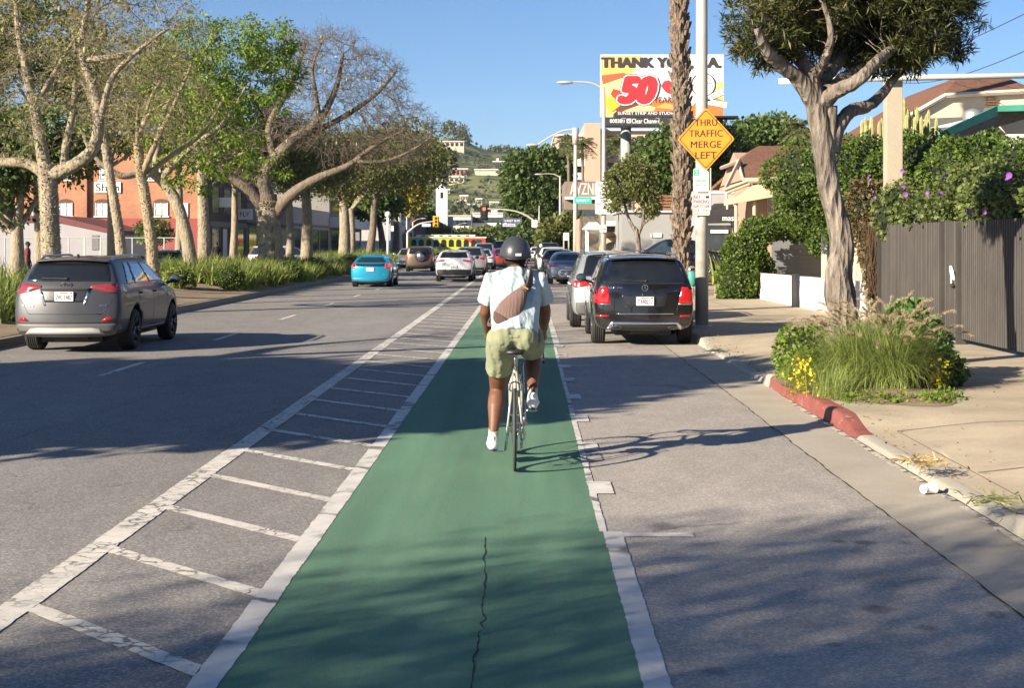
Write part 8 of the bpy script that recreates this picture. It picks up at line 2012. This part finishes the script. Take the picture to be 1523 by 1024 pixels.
# ---- signals
def signal(px,py,Y,h,lit,label,body,arm_from=None,arm_base=None,pole_top=None):
    T=thing('traffic_signal',label,'traffic light',W(px,py,Y),0,'traffic signals at the far junctions'); x=Xat(px,Y); z=Zat(py,Y); w_=h*.44
    mb=MB(); mb.box(x-w_*.72,x+w_*.72,Y+.05,Y+.08,z-h*.58,z+h*.58); part(T,'backplate',mb,body)
    mb=MB(); mb.box(x-w_/2,x+w_/2,Y-.12,Y+.04,z-h/2,z+h/2); part(T,'housing',mb,body,bevel=.02)
    for k,(nm,c) in enumerate((('red',(1,.03,.01)),('amber',(.5,.3,.02)),('green',(.02,.3,.15)))):
        zz=z+h*(.33-.33*k); on=(k==lit); m=M('signal_'+nm+('_on' if on else '_off'),(.5,.03,.02) if on else tuple(q*.06+.01 for q in c),.4,emit=c if on else None,es=6 if on else 0)
        mb=MB(); mb.lathe([(0,-.145),(h*.13,-.14),(h*.13,-.12)],(x,Y,zz),'Y',16); part(T,'lens',mb,m)
        mb=MB(); mb.tube([(x+h*.15*math.cos(a),Y-.13,zz+h*.15*math.sin(a)) for a in np.linspace(-.2,math.pi+.2,9)],.02,4); part(T,'visor',mb,body)
    return T
signal(720,317,150,1.25,0,'red traffic signal hanging above the white sedan',m_dark)
signal(648.5,330,165,1.15,9,'yellow cased traffic signal seen above the trolley bus',M('signal_yellow',(.60,.33,.02),.5))
signal(808,348,150,1.05,0,'low red traffic signal on a post right of the helmet',m_dark)
signal(837,362,175,.9,0,'small distant traffic signal beside the square sign',M('signal_yellow',(.60,.33,.02),.5))
def mast(label,base,pts,r=.12):
    T=thing('signal_mast',label,'pole',base); mb=MB(); p_,q_=smoothpath([W(*p) for p in pts],[r*(1-.6*i/(len(pts)-1)) for i in range(len(pts))],4); mb.tube(p_,q_,8); part(T,'mast_arm',mb,m_pole,smooth=True); mb=MB(); mb.tube([base,W(*pts[0])],[r*1.2,r],10); part(T,'pole',mb,m_pole,smooth=True)
mast('signal mast with curved arm reaching left over the lanes',(Xat(800,150),150,.1),[(800,333,150),(785,322,150),(765,314,150),(735,311,150),(716,311,150)])
mast('signal mast with long low arm above the trolley bus',(Xat(606,165),165,.1),[(606,346,165),(622,334,165),(640,330,165),(651,329,165)])
mast('thin post carrying the low red signal right of the helmet',(Xat(802,150.3),150.3,.1),[(802,330,150.3),(802,306,150.3)],.10)
m_bl=M('sign_navy',(.03,.04,.16),.5); c=W(762,328.5,149.5); T=flatsign('street_name_sign','navy street name sign hanging from the curved signal arm',c,1.9,.46,m_bl,0,[('SUNSET BLVD',0,.0,1.6,.22)],mt=m_signwhite,edge=m_signwhite)
c=W(757,335,149.4); flatsign('arrow_sign','pale sign just below the navy street name sign',c,1.3,.30,M('pale_lilac_sign',(.45,.45,.6),.5),0,[('LEFT LANE',0,0,1.0,.13)],border=False)
c=W(634,335,164.5); flatsign('street_name_sign','pale blue street name sign beside the yellow signal',c,1.0,.36,M('pale_blue_sign',(.35,.48,.62),.5),0,[('LA BREA',0,0,.8,.16)],border=False,mt=m_signwhite)
c=W(735,318,149.4); flatsign('turn_sign','white no turn sign on the signal arm',c,.62,.75,m_signwhite,0,[('NO',0,.18,.3,.16),('TURNS',0,-.1,.45,.14)])
c=W(795,333,149.8); flatsign('turn_sign','pale square sign at the elbow of the signal mast',c,.62,.75,m_signwhite,0,[('ONLY',0,-.1,.4,.14)])

# ---- trolley bus
Y=208.0; xa,xb=Xat(606,Y),Xat(722,Y); T=thing('trolley_bus','yellow green and red painted trolley bus with arched windows crossing the avenue','bus',((xa+xb)/2,Y+1.2,.02)); zt=Zat(352,Y)+.15
m_ty=M('bus_lime',(.42,.45,.04),.35,var=.12,vs=.6,coat=.3); m_tt=M('bus_teal',(.10,.42,.42),.35,coat=.3); m_tr=M('bus_red',(.55,.04,.03),.35,coat=.3); m_tyw=M('bus_yellow',(.70,.52,.05),.35,coat=.3)
mb=MB(); mb.box(xa,xb,Y,Y+2.4,.45,zt-.35); part(T,'body',mb,m_ty,bevel=.08)
mb=MB(); mb.box(xa-.15,xb+.15,Y-.12,Y+2.5,zt-.36,zt-.18); part(T,'roof_edge',mb,M('bus_cream',(.62,.58,.42),.5)); mb=MB(); mb.box(xa+1.2,xb-1.4,Y+.4,Y+2.0,zt-.18,zt+.12); part(T,'clerestory',mb,M('bus_cream',(.62,.58,.42),.5),bevel=.05)
for k in range(7): mb=MB(); x=xa+2.0+k*1.25; mb.box(x,x+.5,Y+.37,Y+.42,zt-.12,zt+.04); part(T,'roof_window',mb,m_dark)
def patch(x0,x1,z0,z1,m,nm='paint_patch'): mb=MB(); n=12; P=[(x0+(x1-x0)*(.5+.5*math.cos(a))*(1),z0+(z1-z0)*(.5+.5*math.sin(a))) for a in np.linspace(0,2*math.pi,16,endpoint=False)]; mb.prism(P,Y-.014,Y+.001,'XZ'); part(T,nm,mb,m)
patch(xa+1.0,xa+5.2,.5,1.45,m_tt); patch(xa+2.2,xa+4.2,.55,1.2,m_tyw)
mb=MB(); mb.box(xa+1.0,xa+2.2,Y-.012,Y,1.2,zt-.4); mb.box(xa+3.6,xa+4.3,Y-.012,Y,1.2,zt-.4); part(T,'teal_panel',mb,m_tt)
mb=MB(); mb.prism([(xb-3.2,zt-.45),(xb-.02,zt-.45),(xb-.02,.5),(xb-1.2,.5),(xb-1.4,1.4)],Y-.013,Y,'XZ'); part(T,'red_panel',mb,m_tr)
for k in range(9):
    x=xa+.55+k*1.06; 
    a=np.linspace(0,math.pi,9); P=[(x,1.25),(x+.72,1.25)]+[(x+.36+.36*math.cos(t_),1.95+.36*math.sin(t_)) for t_ in a]
    mb=MB(); mb.prism(P,Y-.03,Y,'XZ'); part(T,'window',mb,m_dark)
mb=MB(); mb.box(xb-1.35,xb-.5,Y-.03,Y,.4,2.3); part(T,'door',mb,m_win)
for x in (xa+2.2,xb-2.4):
    mb=MB(); mb.lathe([(0,-.14),(.26,-.14),(.30,-.16),(.46,-.15),(.47,.12),(.0,.12)],(x,Y+.02,.48),'Y',24); part(T,'wheel',mb,m_tyre,smooth=False)

# ---- scooter rider ahead on the right
T=thing('motor_scooter','dark scooter ridden ahead between cyclist and parked cars','scooter',(Xat(805,98),98,0)); X0=Xat(805,98)
for yy in (0,1.25):
    mb=MB(); mb.lathe([(.13,-.06),(.25,-.06),(.29,-.03),(.29,.03),(.25,.06),(.13,.06)],(X0,98+yy,.29),'X',22,True); w_=part(T,'wheel',mb,m_tyre,smooth=True); mb=MB(); mb.lathe([(0,-.04),(.14,-.04),(.14,.04),(0,.04)],(X0,98+yy,.29),'X',16); part(w_,'rim',mb,m_rim)
mb=MB(); mb.cap([(X0,97.85,.72),(X0,98.5,.68)],[.16,.13],16,[.14,.10]); mb.cap([(X0,98.0,.5),(X0,98.3,.42),(X0,98.8,.35),(X0,99.0,.4),(X0,99.15,.95)],[.15,.16,.15,.14,.08],14,[.14,.12,.06,.06,.10]); part(T,'body',mb,m_black if 'm_black' in globals() else m_dark,smooth=True)
mb=MB(); mb.tube([(X0-.33,99.0,1.05),(X0,99.15,1.0),(X0+.33,99.0,1.05)],.018,6); part(T,'handlebar',mb,m_dark); mb=MB(); mb.box(X0-.09,X0+.09,97.66,97.72,.62,.70); part(T,'taillight',mb,m_redb)
T=thing('person','scooter rider in dark jacket and white helmet','person',(X0,98.3,0)); mb=MB()
mb.cap([(X0,98.2,.84),(X0,98.3,1.1),(X0,98.45,1.35)],[.17,.17,.19],18,[.13,.12,.12]); mb.cap([(X0,98.48,1.38),(X0,98.52,1.5)],.06,10); mb.cap([(X0,98.54,1.55),(X0,98.55,1.62)],.095,14)
for q in (-1,1):
    mb.cap([(X0+q*.2,98.45,1.38),(X0+q*.32,98.6,1.15),(X0+q*.30,98.95,1.08)],[.07,.055,.04],12); mb.cap([(X0+q*.10,98.2,.82),(X0+q*.20,98.65,.78),(X0+q*.17,98.6,.38)],[.10,.08,.055],12); mb.cap([(X0+q*.17,98.5,.34),(X0+q*.17,98.72,.33)],[.05,.045],10)
me=remesh(mb,.012,2); me.transform(Matrix.Translation((-X0,-98.3,0))); me.materials.clear(); me.materials.append(c_blk); link('body',me,None,T)
mb=MB(); mb.ball((X0,98.53,1.63),.13,.15,.14,18,12); part(T,'helmet',mb,m_white,smooth=True)

# ================================================================= hills
# target picture rows by distance give the terrain its heights
PXS=np.array([-900,-300,100,420,560,620,650,675,695,715,740,765,790,815,860,950,1100,1300,1700,2400])
RID=np.array([268,262,255,245,225,212,208,206,216,224,228,228,232,238,243,250,262,270,280,290])
def tz(px,Y):
    """picture row reached by the ground at distance Y"""
    rid=np.interp(px,PXS,RID); mid=262+ (6*math.sin(px*.021)+4*math.sin(px*.05+1)) + max(0,(px-800)*.03)
    pts=[(420,363.5),(520,352),(640,330),(760,300),(880,mid+8),(900,mid+2),(1000,mid-2),(1150,(mid*.45+rid*.55)),(1320,rid),(1500,rid+14),(2100,360)]
    return float(np.interp(Y,[p[0] for p in pts],[p[1] for p in pts]))
from mathutils import noise as mnoise
gpx=np.linspace(-900,2400,180); gY=np.concatenate([np.linspace(420,1500,90),[1650,1850,2100]])
V=[]
for Yv in gY:
    for px in gpx:
        py=tz(px,Yv); z=Zat(py,Yv); x=Xat(px,Yv); z+=mnoise.fractal(Vector((x*.012,Yv*.012,0)),.9,2,5)*min(1,(Yv-420)/150)*4.5; V.append((x,Yv,z-.3 if Yv>425 else -.4))
nx=len(gpx); F=[(i*nx+j,i*nx+j+1,(i+1)*nx+j+1,(i+1)*nx+j) for i in range(len(gY)-1) for j in range(nx-1)]
def hillmat():
    m,t,b=nt('hillside'); v=coords(t)
    a=ramp(t,[(.35,(.10,.115,.045)),(.55,(.17,.18,.075)),(.72,(.23,.205,.12))],noise(t,v,.012,5,.6))
    d=ramp(t,[(.46,0.0),(.56,1.0)],noise(t,v,.045,5,.7)); t.links.new(mixc(t,a.outputs[0],(.05,.068,.03),d.outputs[0]),b.inputs['Base Color']); b.inputs['Roughness'].default_value=1; b.inputs['Specular IOR Level'].default_value=.05; return m
struct('hills',MB().add(V,F),hillmat(),smooth=True,norm=False)
def hillp(px,py):
    lo,hi=430.,1320.
    for _ in range(30):
        m_=(lo+hi)/2
        if tz(px,m_)>py: lo=m_
        else: hi=m_
    Yv=(lo+hi)/2; x=Xat(px,Yv); return Vector((x,Yv,Zat(py,Yv)))
rh=np.random.default_rng(55); cc=[]; sz=[]
for k in range(4200):
    px=rh.uniform(380,1250) if k<3500 else rh.uniform(-700,2200); Yv=rh.uniform(430,1400); py=tz(px,Yv)
    green=(255<py<300 and 660<px<830); 
    if green and rh.random()<.75: continue
    if mnoise.noise(Vector((px*.03,Yv*.012,3)))<-.15 and rh.random()<.8: continue
    x=Xat(px,Yv); s_=rh.uniform(1.5,4.2)*(1.15 if Yv<900 else 1); z=Zat(py,Yv)+mnoise.fractal(Vector((x*.012,Yv*.012,0)),.9,2,5)*min(1,(Yv-420)/150)*4.5; cc.append((x,Yv,z+s_*.3)); sz.append(s_)
for k in range(110):   # ridge-top conifers and clumps
    px=rh.uniform(655,700) if k<60 else rh.uniform(728,772); Yv=1318+rh.uniform(-12,6); py=float(np.interp(px,PXS,RID)); x=Xat(px,Yv); s_=rh.uniform(2.5,4.5); cc.append((x,Yv,Zat(py,Yv)+s_*rh.uniform(.4,2.4)*(1.5 if k<60 else .5))); sz.append(s_)
cc=np.array(cc); sz=np.array(sz); per=26; d=rh.normal(size=(len(cc),per,3)); d/=np.linalg.norm(d,axis=2)[:,:,None]; pos=cc[:,None,:]+d*(sz[:,None,None]*rh.random((len(cc),per,1))**.35)*np.array([1,1,.75])
single('hillside_trees',leafquads(pos.reshape(-1,3),np.repeat(sz,per)*.55,rh,.8,.1),leafmat('hill_tree_leaf',(.035,.05,.025),(.12,.145,.065),.15,scale=.02),'scrub and trees covering the far hillside','trees',kind='stuff')
m_h1=concrete('hill_house_cream',(.55,.47,.36),stain=.05); m_h2=concrete('hill_house_terracotta',(.42,.22,.15),stain=.05)
def hhouse(name,label,px0,px1,y0,y1,m,flat=True,wins=4,chim=None,rowsn=1):
    p=hillp((px0+px1)/2,y1); Y=p.y-6; T=thing(name,label,'house',(p.x,Y,p.z)); mb=MB(); mb.box(Xat(px0,Y),Xat(px1,Y),Y,Y+14,Zat(y1,Y)-6,Zat(y0,Y)); part(T,'wall',mb,m)
    mb=MB(); mb.box(Xat(px0-.6,Y),Xat(px1+.6,Y),Y-1,Y+14.5,Zat(y0,Y),Zat(y0,Y)+.7); part(T,'roof',mb,m_white)
    for k in range(wins):
        mb=MB(); xx=Xat(px0+(px1-px0)*(k+.5)/wins,Y); w_=(Xat(px1,Y)-Xat(px0,Y))/wins*.32; mb.box(xx-w_,xx+w_,Y-.1,Y+.1,Zat(y0,Y)-(Zat(y0,Y)-Zat(y1,Y))*.8,Zat(y0,Y)-.8); part(T,'window',mb,m_dark)
    if chim: mb=MB(); mb.box(Xat(chim-1.5,Y),Xat(chim+1.5,Y),Y+2,Y+5,Zat(y0,Y),Zat(y0-6,Y)); part(T,'chimney',mb,m_white)
hhouse('hill_house','long pale wall and house on the hilltop under the conifers',655,690,211,219,m_h1,wins=5)
hhouse('hill_house','dark windowed hill house with a white chimney on the right slope',733,752,241,249,concrete('hill_house_dark',(.16,.14,.12)),wins=6,chim=740)
hhouse('hill_house','stacked terracotta and cream hill house in the middle of the slope',672,696,252,262,m_h2,wins=4)
hhouse('hill_house','lower cream terrace of the stacked hill house',668,690,264,271,m_h1,wins=3)
hhouse('retaining_wall','long pale retaining wall across the right slope',706,750,253,257,m_h1,wins=0)
for i,(px,py,w_,h_) in enumerate([(664,288,10,5),(690,298,12,6),(712,302,10,5),(735,308,14,6),(700,310,12,5),(675,306,12,5),(760,300,12,6),(770,312,12,6)]):
    hhouse('hill_house','small pale house among the trees at the hill foot',px-w_/2,px+w_/2,py-h_,py,m_h1,wins=3)
hh_=[]
for o in list(C.objects):
    if o.get('label')=='small pale house among the trees at the hill foot': hh_.append(o)
hh_.sort(key=lambda o: o.location.x/o.location.y)
for k,o in enumerate(hh_): o['group']='small pale houses at the hill foot'; o['label']=['leftmost','second from left','third from left','fourth from left','fourth from right','third from right','second from right','rightmost'][k]+' of the small pale houses at the hill foot'

# ================================================================= air
mb=MB(); mb.box(-6100,6100,-450,7100,-8,190); hz=single('haze',mb,None,'thin afternoon haze over the avenue and hills','haze',kind='stuff',norm=True)
m=bpy.data.materials.new('haze'); m.use_nodes=True; t=m.node_tree; t.nodes.remove(t.nodes['Principled BSDF']); pv_=t.nodes.new('ShaderNodeVolumePrincipled'); pv_.inputs['Density'].default_value=.00007; pv_.inputs['Color'].default_value=(.80,.88,1,1); pv_.inputs['Anisotropy'].default_value=.1
t.links.new(pv_.outputs[0],t.nodes['Material Output'].inputs['Volume']); hz.data.materials.clear(); hz.data.materials.append(m)
